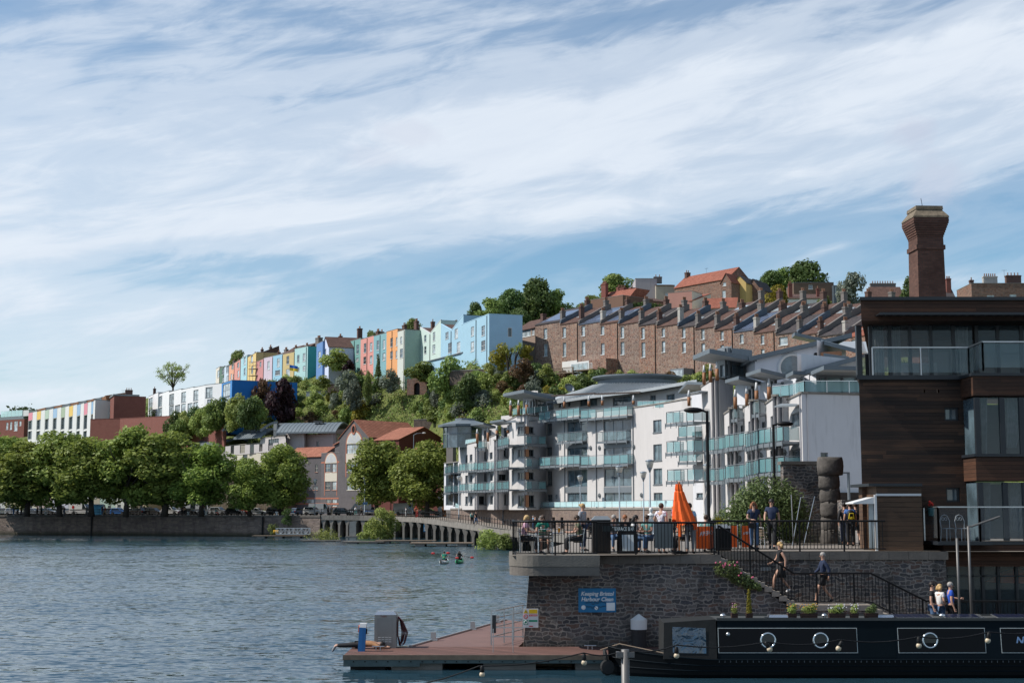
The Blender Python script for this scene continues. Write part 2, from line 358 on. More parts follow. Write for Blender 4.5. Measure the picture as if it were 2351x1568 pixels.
def wall_holes(mb,L,z0,z1,holes,m=0,mr=None,deep=.15,x0=0.0,zt=None):
    """front wall in the plane y=0 with real openings and reveals; holes = (x0,z0,x1,z1)"""
    mr=m if mr is None else mr
    hs=[(max(x0+.02,a),max(z0,b),min(L-.02,c),min(z1-.02,d))for a,b,c,d in holes]
    hs=[h for h in hs if h[2]-h[0]>.05 and h[3]-h[1]>.05]
    xs=sorted({x0,L,*[h[0]for h in hs],*[h[2]for h in hs]});zs=sorted({z0,z1,*[h[1]for h in hs],*[h[3]for h in hs]})
    for i in range(len(xs)-1):
        j=0
        while j<len(zs)-1:
            cx=(xs[i]+xs[i+1])/2
            inh=lambda jj:any(h[0]<cx<h[2]and h[1]<(zs[jj]+zs[jj+1])/2<h[3]for h in hs)
            if inh(j):j+=1;continue
            k=j
            while k+1<len(zs)-1 and not inh(k+1):k+=1
            mb.poly([(xs[i],0,zs[j]),(xs[i+1],0,zs[j]),(xs[i+1],0,zs[k+1]),(xs[i],0,zs[k+1])],m);j=k+1
    for a,b,c,d in hs:
        mb.poly([(a,0,b),(a,deep,b),(a,deep,d),(a,0,d)],mr);mb.poly([(c,0,b),(c,0,d),(c,deep,d),(c,deep,b)],mr)
        mb.poly([(a,0,d),(a,deep,d),(c,deep,d),(c,0,d)],mr);mb.poly([(a,0,b),(c,0,b),(c,deep,b),(a,deep,b)],mr)
    return hs
def window(par,h,frame,pane,deep=.12,fw=.07,bars=(0,1),sill=None,name='window',arch=False):
    """a window in an opening: frame with glazing bars, pane and sill as sub-parts; bars = (uprights, crossbars)"""
    a,b,c,d=h;mb=MB();y0,y1=deep-.05,deep+.03
    mb.box(a,y0,b,a+fw,y1,d);mb.box(c-fw,y0,b,c,y1,d);mb.box(a+fw,y0,d-fw,c-fw,y1,d);mb.box(a+fw,y0,b,c-fw,y1,b+fw)
    for i in range(bars[0]):
        x=a+(c-a)*(i+1)/(bars[0]+1);mb.box(x-fw*.4,y0+.004,b+fw,x+fw*.4,y1-.01,d-fw)
    for i in range(bars[1]):
        z=b+(d-b)*(i+1)/(bars[1]+1);mb.box(a+fw,y0+.008,z-fw*.4,c-fw,y1-.014,z+fw*.4)
    o=mb.build(name,frame,par)
    mb=MB();mb.poly([(a+.02,y1-.03,b+.02),(c-.02,y1-.03,b+.02),(c-.02,y1-.03,d-.02),(a+.02,y1-.03,d-.02)]);mb.build('pane',pane,o)
    if sill is not None:
        mb=MB();mb.box(a-.08,-.09,b-.1,c+.08,y0,b);mb.build('sill',sill,o)
    return o
def textmesh(txt,size,name,mat,parent,loc,rot=(math.pi/2,0,0),shear=0,ext=.004,align='CENTER',sx=1):
    cu=bpy.data.curves.new(name,'FONT');cu.body=txt;cu.size=size;cu.extrude=ext;cu.align_x=align;cu.shear=shear;cu.offset=size*.025
    ob=bpy.data.objects.new(name,cu);COL.objects.link(ob)
    me=bpy.data.meshes.new_from_object(ob.evaluated_get(bpy.context.evaluated_depsgraph_get()))
    bpy.data.objects.remove(ob);me.name=name;me.materials.clear();me.materials.append(mat)
    o=link(name,me,parent,loc);o.rotation_euler=rot;o.scale=(sx,1,1);return o
# ------------------------------------------------------------------ material stock
WHITE=plain('white_paint',(.62,.62,.61),.5,.05);GREYM=plain('grey_metal',(.18,.20,.215),.45,.1,metal=.3)
ZINC=plain('zinc_sheet',(.135,.16,.178),.55,.14,.8,metal=.1);DARKM=plain('black_metal',(.0045,.0045,.005),.55,.2,spec=.25)
STEEL=plain('brushed_steel',(.42,.43,.44),.32,.12,4,metal=.85);ALU=plain('bright_aluminium',(.62,.63,.64),.25,.05,metal=.9)
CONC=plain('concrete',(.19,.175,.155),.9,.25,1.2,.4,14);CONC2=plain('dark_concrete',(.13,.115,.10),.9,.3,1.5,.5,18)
ASPH=plain('asphalt',(.075,.072,.07),.9,.2,.6,.3,30);PAVE=plain('paving',(.20,.175,.15),.85,.2,.5,.3,12)
GLASS=glass('window_glass');GLASSB=glass('blue_window_glass',(.05,.075,.09),.05,1.0);GLASSL=glass('pale_window_glass',(.21,.245,.26),.1,.9)  # pale glass: reflected sky and curtains put into the pane colour
GLASSD=glass('dark_window_glass',(.004,.006,.008),.03,.6)
CURT=plain('net_curtain',(.30,.36,.36),.8,.25,3)
SLATE=tiles('slate_roof',(.055,.05,.052),(.085,.07,.07));TILEB=tiles('brown_tile_roof',(.10,.058,.047),(.14,.08,.062))
TILER=tiles('red_tile_roof',(.25,.085,.055),(.32,.12,.08),.3,.34);PANT=tiles('orange_pantile_roof',(.29,.11,.07),(.37,.155,.10),.3,.42,1.0)
POTM=plain('clay_pot',(.24,.125,.08),.8,.3,6);STACK=brick('stack_brick',(.10,.055,.045),(.15,.08,.06),(.10,.09,.085))
STACKG=render_wall('stack_render',(.16,.145,.135),.5);COPE=plain('coping_stone',(.20,.19,.18),.85,.25,2)
BRICK=brick('red_brick',(.16,.055,.045),(.22,.078,.06),(.17,.10,.085));BRICKD=brick('dark_red_brick',(.13,.038,.03),(.17,.05,.04),(.10,.07,.065))
BRICKG=brick('grey_brick',(.10,.092,.098),(.15,.138,.142),(.13,.12,.12));BRICKR=brick('orange_brick_trim',(.36,.13,.085),(.42,.16,.10),(.25,.16,.13))
SAND=rubble('red_sandstone_rubble',[(.15,.088,.066),(.25,.13,.095),(.30,.19,.14),(.19,.14,.12),(.33,.18,.125)],(.20,.15,.125),2.2,2.2,.09,.3,.6,(.04,.028,.025),.25)
PENN=coursed('grey_rubble_stone')
QUAY=rubble('quay_wall_stone',[(.20,.16,.14),(.28,.22,.185),(.34,.27,.225),(.25,.20,.18)],(.20,.16,.135),1.5,2.4,.09,.55,.8,(.05,.036,.032),.55,1.2)
GARD=rubble('garden_wall_stone',[(.11,.085,.07),(.19,.145,.12),(.15,.12,.10)],(.14,.12,.10),2.4,1.9,.08,.4,.7)
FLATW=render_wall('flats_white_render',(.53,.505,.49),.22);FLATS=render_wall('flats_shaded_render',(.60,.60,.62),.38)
TEALG=clear('teal_glass',(.17,.34,.36),.68,.1,.6);CLEARG=clear('clear_glass',(.35,.5,.52),.22,.03,.6);FROST=clear('frosted_glass',(.45,.66,.68),.85,.3,.5)
TIMBER=plain('oiled_timber',(.24,.105,.045),.6,.3,5);DECKW=plain('weathered_timber',(.16,.12,.085),.8,.3,4)
# ------------------------------------------------------------------ water
m,t=mtree('harbour_water');tc=t.n('ShaderNodeTexCoord')
mp=t.n('ShaderNodeMapping',{0:tc.outputs['Object'],2:(0,0,R(14)),3:(.42,1.0,1)})
a=t.n('ShaderNodeTexNoise',{'Vector':mp.outputs[0],'Scale':3.2,'Detail':5.0,'Roughness':.58,'Distortion':.35})
b=t.n('ShaderNodeTexNoise',{'Vector':mp.outputs[0],'Scale':.42,'Detail':3.0,'Roughness':.5,'Distortion':.3})
g=t.n('ShaderNodeTexNoise',{'Vector':tc.outputs['Object'],'Scale':.035,'Detail':3.0})
st=t.m('ADD',.7,t.m('MULTIPLY',t.ramp(g.outputs[0],[(.35,0),(.65,1)]),.6))
xy_=t.n('ShaderNodeSeparateXYZ',{0:tc.outputs['Object']})
def mr_(v,a_,b_,c_,d_):return t.n('ShaderNodeMapRange',{0:v,1:a_,2:b_,3:c_,4:d_},interpolation_type='SMOOTHSTEP').outputs[0]
st=t.m('MULTIPLY',st,t.m('SUBTRACT',1.0,t.m('MULTIPLY',t.m('MULTIPLY',mr_(xy_.outputs[1],44.5,50,1,0),mr_(xy_.outputs[0],-8,-3,0,1)),.82)))
st=t.m('MULTIPLY',st,mr_(t.m('ADD',xy_.outputs[1],t.m('MULTIPLY',g.outputs[0],50)),236,282,1,.3))
def tilt(nd,k):return t.n('ShaderNodeVectorMath',{0:t.n('ShaderNodeVectorMath',{0:nd.outputs['Color'],1:(.5,.5,.5)},operation='SUBTRACT'),1:(k*.8,k,0)},operation='MULTIPLY')
c_=t.n('ShaderNodeTexNoise',{'Vector':mp.outputs[0],'Scale':6.0,'Detail':3.0})
sm_=t.n('ShaderNodeVectorMath',{0:t.n('ShaderNodeVectorMath',{0:tilt(a,.62),1:tilt(b,.20)},operation='ADD'),1:tilt(c_,.40)},operation='ADD')
sv_=t.n('ShaderNodeVectorMath',{0:t.n('ShaderNodeVectorMath',{0:sm_,1:(0,-.085,0)},operation='ADD'),'Scale':st},operation='SCALE')
bp=t.n('ShaderNodeVectorMath',{0:t.n('ShaderNodeVectorMath',{0:sv_,1:(0,0,1)},operation='ADD')},operation='NORMALIZE')
p=t.n('ShaderNodeBsdfPrincipled',{'Base Color':(.016,.042,.060,1),'Roughness':.05,'IOR':1.33,'Specular IOR Level':.5,'Normal':bp})
t.n('ShaderNodeOutputMaterial',{0:p})
mb=MB();mb.poly([(-900,-60,0),(700,-60,0),(700,420,0),(-900,420,0)]);struct('water',mb,m)
# ------------------------------------------------------------------ hill
HC=[(-700,[(300,1178),(352,1173),(420,1150),(620,1040),(900,985),(1500,960),(2600,985)]),
      (0,[(302,1178),(352,1173),(420,1140),(560,1030),(610,1000),(800,975),(1500,955),(2600,985)]),
      (200,[(302,1178),(352,1173),(400,1130),(480,1010),(560,985),(700,955),(1500,970)]),
      (345,[(304,1178),(352,1173),(385,1110),(425,985),(450,958),(520,935),(700,905),(1500,960)]),
      (500,[(306,1178),(330,1176),(356,1080),(392,965),(440,925),(484,884),(540,872),(1500,960)]),
      (600,[(312,1178),(345,1060),(366,960),(395,895),(412,868),(440,858),(540,852),(1500,930)]),
      (720,[(318,1178),(340,1070),(356,960),(372,892),(384,862),(400,850),(540,838),(1500,930)]),
      (800,[(320,1178),(336,1060),(348,950),(360,880),(372,842),(390,834),(540,818),(1500,900)]),
      (900,[(320,1178),(330,1060),(335,960),(342,880),(350,838),(372,815),(500,780),(1500,900)]),
      (1000,[(290,1178),(302,1100),(312,985),(320,890),(328,833),(350,805),(480,760),(1500,900)]),
      (1060,[(240,1170),(255,1100),(275,980),(290,890),(300,833),(330,790),(420,745),(1500,850)]),
      (1100,[(228,1168),(243,1090),(262,980),(280,890),(294,832),(320,780),(420,735),(1500,850)]),
      (1230,[(215,1168),(232,1060),(252,965),(272,892),(288,858),(294,850),(330,775),(420,735),(1500,850)]),
      (1500,[(195,1168),(215,1040),(240,940),(262,880),(268,862),(275,852),(330,745),(420,690),(1500,850)]),
      (1750,[(175,1168),(195,1000),(225,900),(243,868),(250,855),(310,735),(400,680),(1500,850)]),
      (2000,[(140,1168),(170,1010),(205,890),(222,855),(230,850),(290,735),(380,690),(1500,850)]),
      (2351,[(130,1168),(190,950),(250,800),(310,720),(420,695),(1500,850)]),
      (3300,[(130,1168),(190,950),(250,800),(310,720),(420,695),(1500,850)])]
HK=[(u,np.array([p[0]for p in c],float),np.array([CZ+(HZ-p[1])*p[0]/3288 for p in c]))for u,c in HC]
def hill_uz(u,Y):
    u=min(max(u,HK[0][0]),HK[-1][0])
    for i in range(len(HK)-1):
        if HK[i][0]<=u<=HK[i+1][0]:
            f=(u-HK[i][0])/(HK[i+1][0]-HK[i][0])
            return float(np.interp(Y,HK[i][1],HK[i][2])*(1-f)+np.interp(Y,HK[i+1][1],HK[i+1][2])*f)
def hill(x,y):return hill_uz(CW/2+x*3288/y,y)
def hill_start(u):
    u=min(max(u,HK[0][0]),HK[-1][0])
    return float(np.interp(u,[k[0]for k in HK],[k[1][0]for k in HK]))
rnd=random.Random(3);mb=MB()
us=list(np.linspace(-700,3300,161));rows=[i*3.0 for i in range(70)]+[210+40*(1.16**i-1)/.16*.5 for i in range(1,22)]
for u in us:
    Y0=hill_start(u)
    for r in rows:
        Y=Y0+r;z=hill_uz(u,Y);j=0 if r<4 else min(1.0,r/30)*.9
        mb.v.append(((u-CW/2)*Y/3288,Y,z+(rnd.random()-.5)*j))
nr=len(rows)
for i in range(len(us)-1):
    for j in range(nr-1):mb.f.append([i*nr+j,(i+1)*nr+j,(i+1)*nr+j+1,i*nr+j+1]);mb.m.append(0)
m,t=mtree('hill_ground');tc=t.n('ShaderNodeTexCoord')
a=t.n('ShaderNodeTexNoise',{'Vector':tc.outputs['Object'],'Scale':.16,'Detail':8.0,'Roughness':.65});b=t.n('ShaderNodeTexNoise',{'Vector':tc.outputs['Object'],'Scale':1.1,'Detail':6.0})
col=t.mix(t.ramp(a.outputs[0],[(.35,0),(.6,1)]),(.07,.10,.028),(.14,.16,.05));col=t.mix(t.ramp(b.outputs[0],[(.5,0),(.75,.8)]),col,(.10,.075,.05))
fin(t,col,.95,b.outputs[0],.8,.5,0,.1)
struct('hill',mb,m,smooth=True)
mb=MB();mb.poly([(-9000,418,-.3),(9000,418,-.3),(9000,15000,-.3),(-9000,15000,-.3)]);struct('ground',mb,MATS['hill_ground'])
# ------------------------------------------------------------------ quay on the far shore
EDGE=[(-500,306,3.95),(-60,294,3.95),(300,284,3.95),(560,274,3.95),(735,267,3.95),(830,265,3.88),(905,262,3.75),(960,253,3.6),(1000,236,3.4),(1050,215,3.1),(1100,200,2.85),(1180,176,2.5),(1300,152,2.3),(1450,126,2.3),(1750,112,2.3)]
def edge_at(u):
    a=np.array(EDGE);Y=float(np.interp(u,a[:,0],a[:,1]));z=float(np.interp(u,a[:,0],a[:,2]))
    p=at(u,1185,Y);return Vector((p.x,p.y,z))
BW=Fac(1035,234,1562,162,1165,zb=0)
mb=MB();pts=[edge_at(u)for u in(-500,-60,120,300,430,560,650,735,830,905,960,1000)]
back=[]
for u in(-500,-60,120,300,430,560,650,735,830,905,960,1000):
    Y=hill_start(u)+3;p=at(u,1178,Y);back.append(Vector((p.x,p.y,3.96)))
for i in range(len(pts)-1):mb.poly([pts[i],pts[i+1],back[i+1],back[i]],0)
pr=[edge_at(u)for u in(1000,1050,1100,1180,1300,1450,1750)]
bk=[back[-1],BW.world(0,1,3.6),BW.world(BW.L*.15,1,3.2),BW.world(BW.L*.35,1,2.6),BW.world(BW.L*.6,1,2.4),BW.world(BW.L,1,2.4),Vector((30,140,2.4))]
for i in range(len(pr)-1):mb.poly([pr[i],pr[i+1],bk[i+1],bk[i]],0)
struct('quay_pavement',mb,PAVE)
mb=MB()
rf=[at(u,1178,Y)for u,Y in((-500,318),(-60,304),(300,293),(560,283),(735,277),(905,274),(985,268))]
for i in range(len(rf)-1):
    a,b=rf[i],rf[i+1];mb.poly([(a.x,a.y,3.965),(b.x,b.y,3.965),(b.x+2,b.y+13,3.97),(a.x+2,a.y+13,3.97)])
struct('road',mb,ASPH)
w=thing('quay_wall','long weathered stone quay wall rising from the water below the parked cars','wall')
P0=edge_at(-500);mb=MB();cap=MB()
seg=[edge_at(u)for u in(-500,-60,300,560,735)]
for i in range(4):
    a,b=seg[i],seg[i+1];f=Vector((0,.25,0))
    mb.poly([(a.x,a.y-.35,-2),(b.x,b.y-.35,-2),(b.x,b.y,3.6),(a.x,a.y,3.6)])
    cap.hexa([(a.x,a.y-.12,3.6),(b.x,b.y-.12,3.6),(b.x,b.y+.6,3.6),(a.x,a.y+.6,3.6),(a.x,a.y-.12,3.99),(b.x,b.y-.12,3.99),(b.x,b.y+.6,3.99),(a.x,a.y+.6,3.99)])
a=seg[-1];mb.poly([(a.x,a.y-.35,-2),(a.x+.3,a.y+12,-2),(a.x+.3,a.y+12,3.6),(a.x,a.y,3.6)])
mb.build('stonework',QUAY,w);cap.build('coping',CONC2,w)
for u in(212,604):
    p=edge_at(u);mb=MB();mb.box(p.x-.13,p.y-.50,-1,p.x+.13,p.y-.02,3.7);mb.build('timber_fender',DARKM,w)
pm=thing('promenade_deck','curving concrete promenade deck carried on a row of flared columns over the water','promenade')
us_=list(np.linspace(737,1178,46))+[1210,1250,1300,1360,1450]
mb=MB();dk=MB();bw=MB()
for i in range(len(us_)-1):
    a,b=edge_at(us_[i]),edge_at(us_[i+1])
    mb.hexa([(a.x,a.y,a.z-.82),(b.x,b.y,b.z-.82),(b.x,b.y+.35,b.z-.82),(a.x,a.y+.35,a.z-.82),(a.x,a.y,a.z+.05),(b.x-.03,b.y,b.z+.05),(b.x-.03,b.y+.35,b.z+.05),(a.x,a.y+.35,a.z+.05)])
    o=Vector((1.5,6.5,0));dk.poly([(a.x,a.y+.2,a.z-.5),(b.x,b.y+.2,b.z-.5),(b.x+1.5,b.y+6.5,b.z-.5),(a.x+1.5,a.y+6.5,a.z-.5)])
    bw.poly([(a.x+1.4,a.y+6,-1),(b.x+1.4,b.y+6,-1),(b.x+1.4,b.y+6,b.z-.4),(a.x+1.4,a.y+6,a.z-.4)])
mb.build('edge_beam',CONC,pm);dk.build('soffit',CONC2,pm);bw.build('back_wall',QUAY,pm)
cols=list(np.linspace(742,905,10))+list(np.linspace(926,1174,15))+[1195,1222]
for u in cols:
    p=edge_at(u);h=p.z-.82;mb=MB()
    for x0,x1,y0,y1,zb,zt,xx0,xx1 in((-.2,.2,.15,1.6,-1,h-1.0,-.2,.2),(-.2,.2,.15,1.6,h-1.0,h,-.52,.52)):
        mb.hexa([(x0,y0,zb),(x1,y0,zb),(x1,y1,zb),(x0,y1,zb),(xx0,y0-.05,zt),(xx1,y0-.05,zt),(xx1,y1,zt),(xx0,y1,zt)])
    mb.build('column',CONC,pm,loc=(p.x,p.y,0),rz=-.35)
def railing_line(name,label,pts,h,post_every,mats,rails=(1.0,.5),r=.035,pr=.05,cat='railing'):
    """posts with horizontal rails following pts (ground points)"""
    o=thing(name,label,cat,pts[0]);o0=Vector(pts[0]);mb=MB()
    for f in rails:mb.tube([Vector(p)-o0+Vector((0,0,h*f))for p in pts],r,5)
    mb.build('rails',mats,o)
    pm_=MB();pm_.tube([(0,0,0),(0,0,h+.06)],pr,6);pm_.ball((0,0,h+.1),pr*1.3,6);me=None
    acc=0
    for i in range(len(pts)-1):
        a,b=Vector(pts[i]),Vector(pts[i+1]);d=(b-a).length
        while acc<=d:
            p=a+(b-a)*(acc/d)-o0
            if me is None:me=pm_.build('post',mats,o,loc=p).data
            else:link('post',me,o,p)
            acc+=post_every
        acc-=d
    return o
up=Vector((0,.3,.04))
railing_line('railing','long black post and rail fence along the top of the stone quay wall',[edge_at(u)+up for u in(-60,120,300,430,560,735)],1.06,2.9,DARKM)
railing_line('railing','black post and rail fence following the curved concrete promenade edge',[edge_at(u)+up for u in(737,830,905,960,1000,1050,1100,1140,1180,1240,1300,1400)],1.06,1.85,DARKM)
BM=MB();BM.lathe([(.28,0),(.25,.12),(.16,.2),(.16,.42),(.32,.48),(.34,.6),(.22,.7),(.02,.72)],12,(0,0,0));first=None
for u,lb in((104,'squat white mooring bollard on the quay edge at the far left'),(288,'white capped bollard on the quay edge below the white van'),(473,'white bollard on the coping left of the second tarred joint'),(712*1.0,'white bollard on the quay edge below the white motorhome'),(871*1.0,'white bollard where the quay wall meets the promenade columns')):
    u={712:732*1.0,871:635*1.0}.get(u,u)
    if u==732:u=635*1.0;lb='white capped bollard near the right end of the stone quay wall'
    elif u==635:u=365+230;lb='white bollard at the quay edge between two tree trunks';u=432*1.0
    p=edge_at(u)+Vector((0,.2,.03))
    if first is None:first=tag(BM.build('mooring_bollard',WHITE,None,True,p),lb,'bollard','white bollards along the quay edge')
    else:o=dup(first,p,0,lb)
bwm=rubble('boundary_wall_stone',[(.20,.145,.12),(.27,.205,.17),(.24,.17,.14),(.18,.14,.13)],(.23,.19,.16),2.0,2.4,.1,.3,.6,(.05,.04,.035),.25)
w=thing('boundary_wall','long stone wall with square dark openings below the white flats','wall',BW.loc(),BW.rz)
hs=[]
for(u0,u1)in((1226,1232),(1246,1252),(1268,1274),(1287,1293),(1329,1336),(1347,1353),(1380,1391),(1414,1425),(1444,1456),(1478,1492),(1508,1524),(1535,1552)):
    a=BW.hit(u0,1180);b=BW.hit(u1,1180);hs.append((a[0],2.5,b[0],4.0))
mb=MB();mb.T=None;wall_holes(mb,BW.L,-.5,5.0,hs,0,0,.6);mb.box(0,.601,-.5,BW.L,.9,5.0);mb.build('stonework',bwm,w)
mb=MB();mb.box(-.1,-.1,5.0,BW.L+.1,1.0,5.25);mb.build('coping',CONC,w)
for a,b,c,d in hs:
    mb=MB()
    for k in range(5):x=a+(c-a)*(k+.5)/5;mb.box(x-.025,.2,b,x+.025,.25,d)
    mb.box(a,.5,b,c,.55,d);mb.build('grille',DARKM,w)
def glass_rail(par,pts,h,mat=TEALG,post=1.5,rail=ALU,nm='balustrade',z0=.12,r=.03):
    """glass panels with posts and a handrail along local points"""
    mb=MB();fr=MB()
    for i in range(len(pts)-1):
        a,b=Vector(pts[i]),Vector(pts[i+1]);d=b-a;n=max(1,round(d.length/post))
        for k in range(n):
            p,q_=a+d*((k+.03)/n),a+d*((k+.97)/n)
            mb.poly([p+Vector((0,0,z0)),q_+Vector((0,0,z0)),q_+Vector((0,0,h-.06)),p+Vector((0,0,h-.06))])
        for k in range(n+1):
            p=a+d*(k/n);fr.box(p.x-.025,p.y-.025,p.z,p.x+.025,p.y+.025,p.z+h)
        fr.bar(a+Vector((0,0,h)),b+Vector((0,0,h)),r*2,r*1.6)
    o=fr.build(nm,rail,par);mb.build('glass_panel',mat,o);return o
o=thing('glass_balustrade','low pale glass screen standing on top of the long boundary wall','balustrade',BW.loc(),BW.rz)
glass_rail(o,[(1.0,.45,5.25),(BW.L-.5,.45,5.25)],.85,FROST,2.0,ALU,'frame')
# ------------------------------------------------------------------ houses
_pm=MB();_pm.lathe([(.15,0),(.13,.1),(.11,.5),(.14,.55),(.14,.62),(.09,.62)],8);_po=_pm.build('chimney_pot',POTM,None,True);POT=_po.data;bpy.data.objects.remove(_po)
def chimney(par,x,y,z0,z1,w=1.0,d=.6,pots=3,mat=None,cope=None):
    mb=MB();mb.box(x-w/2,y-d/2,z0,x+w/2,y+d/2,z1-.3);mb.box(x-w/2-.08,y-d/2-.08,z1-.3,x+w/2+.08,y+d/2+.08,z1-.12);mb.box(x-w/2-.03,y-d/2-.03,z1-.12,x+w/2+.03,y+d/2+.03,z1)
    c=mb.build('chimney',mat or STACK,par)
    for i in range(pots):
        t_=(i+.5)/pots-.5
        link('chimney_pot',POT,c,(x+t_*w*.9,y,z1)if w>=d else(x,y+t_*d*.9,z1))
    return c
def aerial(par,x,y,z):
    mb=MB();mb.tube([(x,y,z),(x,y,z+1.6)],.025,4);mb.tube([(x-.5,y,z+1.5),(x+.6,y,z+1.5)],.02,4)
    for k in range(4):mb.tube([(x-.4+k*.3,y-.25,z+1.5),(x-.4+k*.3,y+.25,z+1.5)],.015,4)
    mb.build('aerial',DARKM,par)
def house(label,f,h,depth,wm,kind='flat',roof=None,rise=2.0,wins=(),frame=None,pane=None,bars=(0,1),sill=None,chims=(),name='house',group=None,side=None,cat='house',zb=None,drop=-4,cope=None,deep=.12,pipes=(),eave=.25,vdrop=1.2,auto=None,nroof='roof'):
    """one building: walls with real window openings, roof, chimneys. wins: sighted rectangles (u0,v0,u1,v1) or local ('l',x0,z0,x1,z1)"""
    if zb is not None:f.zb=zb
    o=thing(name,label,cat,f.loc(),f.rz,group);L=f.L;frame=frame or WHITE;side=side or wm;sill=sill or WHITE
    hs=[]
    for w in wins:hs.append(w[1:]if w[0]=='l' else f.rect(*w))
    if auto:
        nx,zs,ww,wh=auto
        for z in zs:
            for i in range(nx):x=L*(i+.5)/nx;hs.append((x-ww/2,z,x+ww/2,z+wh))
    hs=[q_ for q_ in hs if q_[0]<L-.2 and q_[2]>.2]
    top=h-(vdrop if kind=='vee' else 0)
    mb=MB();hs=wall_holes(mb,L,drop,top,[q_ for q_ in hs],0,0,deep)
    if kind=='vee':mb.poly([(0,0,top),(L/2,0,top),(0,0,h)]);mb.poly([(L/2,0,top),(L,0,top),(L,0,h)])
    if kind=='gfront':mb.poly([(0,0,h),(L,0,h),(L/2,0,h+rise)])
    sm=MB();hb=h+(rise if kind=='mono' else 0)
    for x,fl in((0,1),(L,0)):
        if kind=='gable':P=[(x,0,drop),(x,depth,drop),(x,depth,h),(x,depth/2,h+rise),(x,0,h)]
        elif kind=='mono':P=[(x,0,drop),(x,depth,drop),(x,depth,hb),(x,0,h)]
        else:P=[(x,0,drop),(x,depth,drop),(x,depth,h),(x,0,h)]
        sm.poly(P[::-1]if fl else P)
    sm.poly([(L,depth,drop),(0,depth,drop),(0,depth,hb),(L,depth,hb)])
    w=mb.build('wall',wm,o);sm.build('wall',side,o)
    rb=MB();th=.12
    if kind=='flat':
        rb.poly([(0,0,h-.35),(L,0,h-.35),(L,depth,h-.35),(0,depth,h-.35)]);rb.build(nroof,roof or ZINC,o)
        cb=MB();e=.05
        cb.box(-e,-e,h,L+e,.28,h+.1);cb.box(-e,.28,h,.28,depth,h+.1);cb.box(L-.28,.28,h,L+e,depth,h+.1);cb.box(-e,depth,h,L+e,depth+.2,h+.1);cb.build('coping',cope or COPE,o)
    elif kind=='gable':
        for y0,y1 in((-eave,depth/2),(depth+eave,depth/2)):
            z0=h-eave*rise/(depth/2)
            rb.hexa([(-.1,y0,z0),(L+.1,y0,z0),(L+.1,y1,h+rise),(-.1,y1,h+rise),(-.1,y0,z0+th),(L+.1,y0,z0+th),(L+.1,y1,h+rise+th),(-.1,y1,h+rise+th)])
        rb.build(nroof,roof or SLATE,o)
    elif kind=='mono':
        rb.hexa([(-.1,-eave,h-eave*rise/depth),(L+.1,-eave,h-eave*rise/depth),(L+.1,depth+.1,hb),(-.1,depth+.1,hb),(-.1,-eave,h+th),(L+.1,-eave,h+th),(L+.1,depth+.1,hb+th),(-.1,depth+.1,hb+th)]);rb.build(nroof,roof or SLATE,o)
    elif kind=='vee':
        for a,b in((0,L/2),(L,L/2)):
            rb.hexa([(a,.15,h-.1),(b,.15,top-.1),(b,depth,top-.1),(a,depth,h-.1),(a,.15,h),(b,.15,top),(b,depth,top),(a,depth,h)])
        rb.build(nroof,roof or SLATE,o)
        cb=MB();cb.bar((0,.1,h+.05),(L/2,.1,top+.05),.3,.12);cb.bar((L/2,.1,top+.05),(L,.1,h+.05),.3,.12);cb.build('coping',cope or WHITE,o)
    elif kind=='gfront':
        for a,b in((-eave,L/2),(L+eave,L/2)):
            z0=h-eave*rise/(L/2)
            rb.hexa([(a,-.2,z0),(b,-.2,h+rise),(b,depth,h+rise),(a,depth,z0),(a,-.2,z0+th),(b,-.2,h+rise+th),(b,depth,h+rise+th),(a,depth,z0+th)])
        rb.build(nroof,roof or SLATE,o)
    for i_,q_ in enumerate(hs):window(o,q_,frame,pane or(GLASS,GLASSL,GLASSB,GLASSL)[(i_*3+len(label))%4],deep,.07,bars,sill)
    for c in chims:chimney(o,*c)
    for x in pipes:
        pb=MB();pb.tube([(x,-.08,-3),(x,-.08,top-.2)],.07,6);pb.build('drainpipe',DARKM,o)
    return o
# ---- the painted terrace on the ridge, left to right
def U2(x):return 489.8+x/4.0
def V2(y):return 673.6+y/4.0
def Yc(u):return float(np.interp(u,[490,500,560,600,680,735,800,850,905,965,1010,1060,1140],[500,488,440,412,392,382,372,357,343,332,326,306,283]))
def W2(*r):return[(U2(a),V2(b),U2(c),V2(d))for a,b,c,d in r]
GP='houses of the painted terrace along the ridge'
PT=dict(cream=(222,214,200),green=(70,120,100),pale=(190,212,232),peach=(236,158,112),salmon=(226,136,120),cyan=(150,208,222),yellow=(232,196,96),pink=(206,120,118),lilac=(206,186,204),sky=(130,196,226),must=(206,178,96),mint=(160,212,212),royal=(58,130,200),lav=(196,208,238),teal=(92,164,158),teal2=(104,172,182),orange=(246,158,52),sage=(204,210,198),sageg=(150,188,172),blue=(140,196,222))
def paint(k):return render_wall('paint_'+k,tuple(.58*x+.20*sum(lin(*PT[k]))/3+.04 for x in lin(*PT[k])),.14)
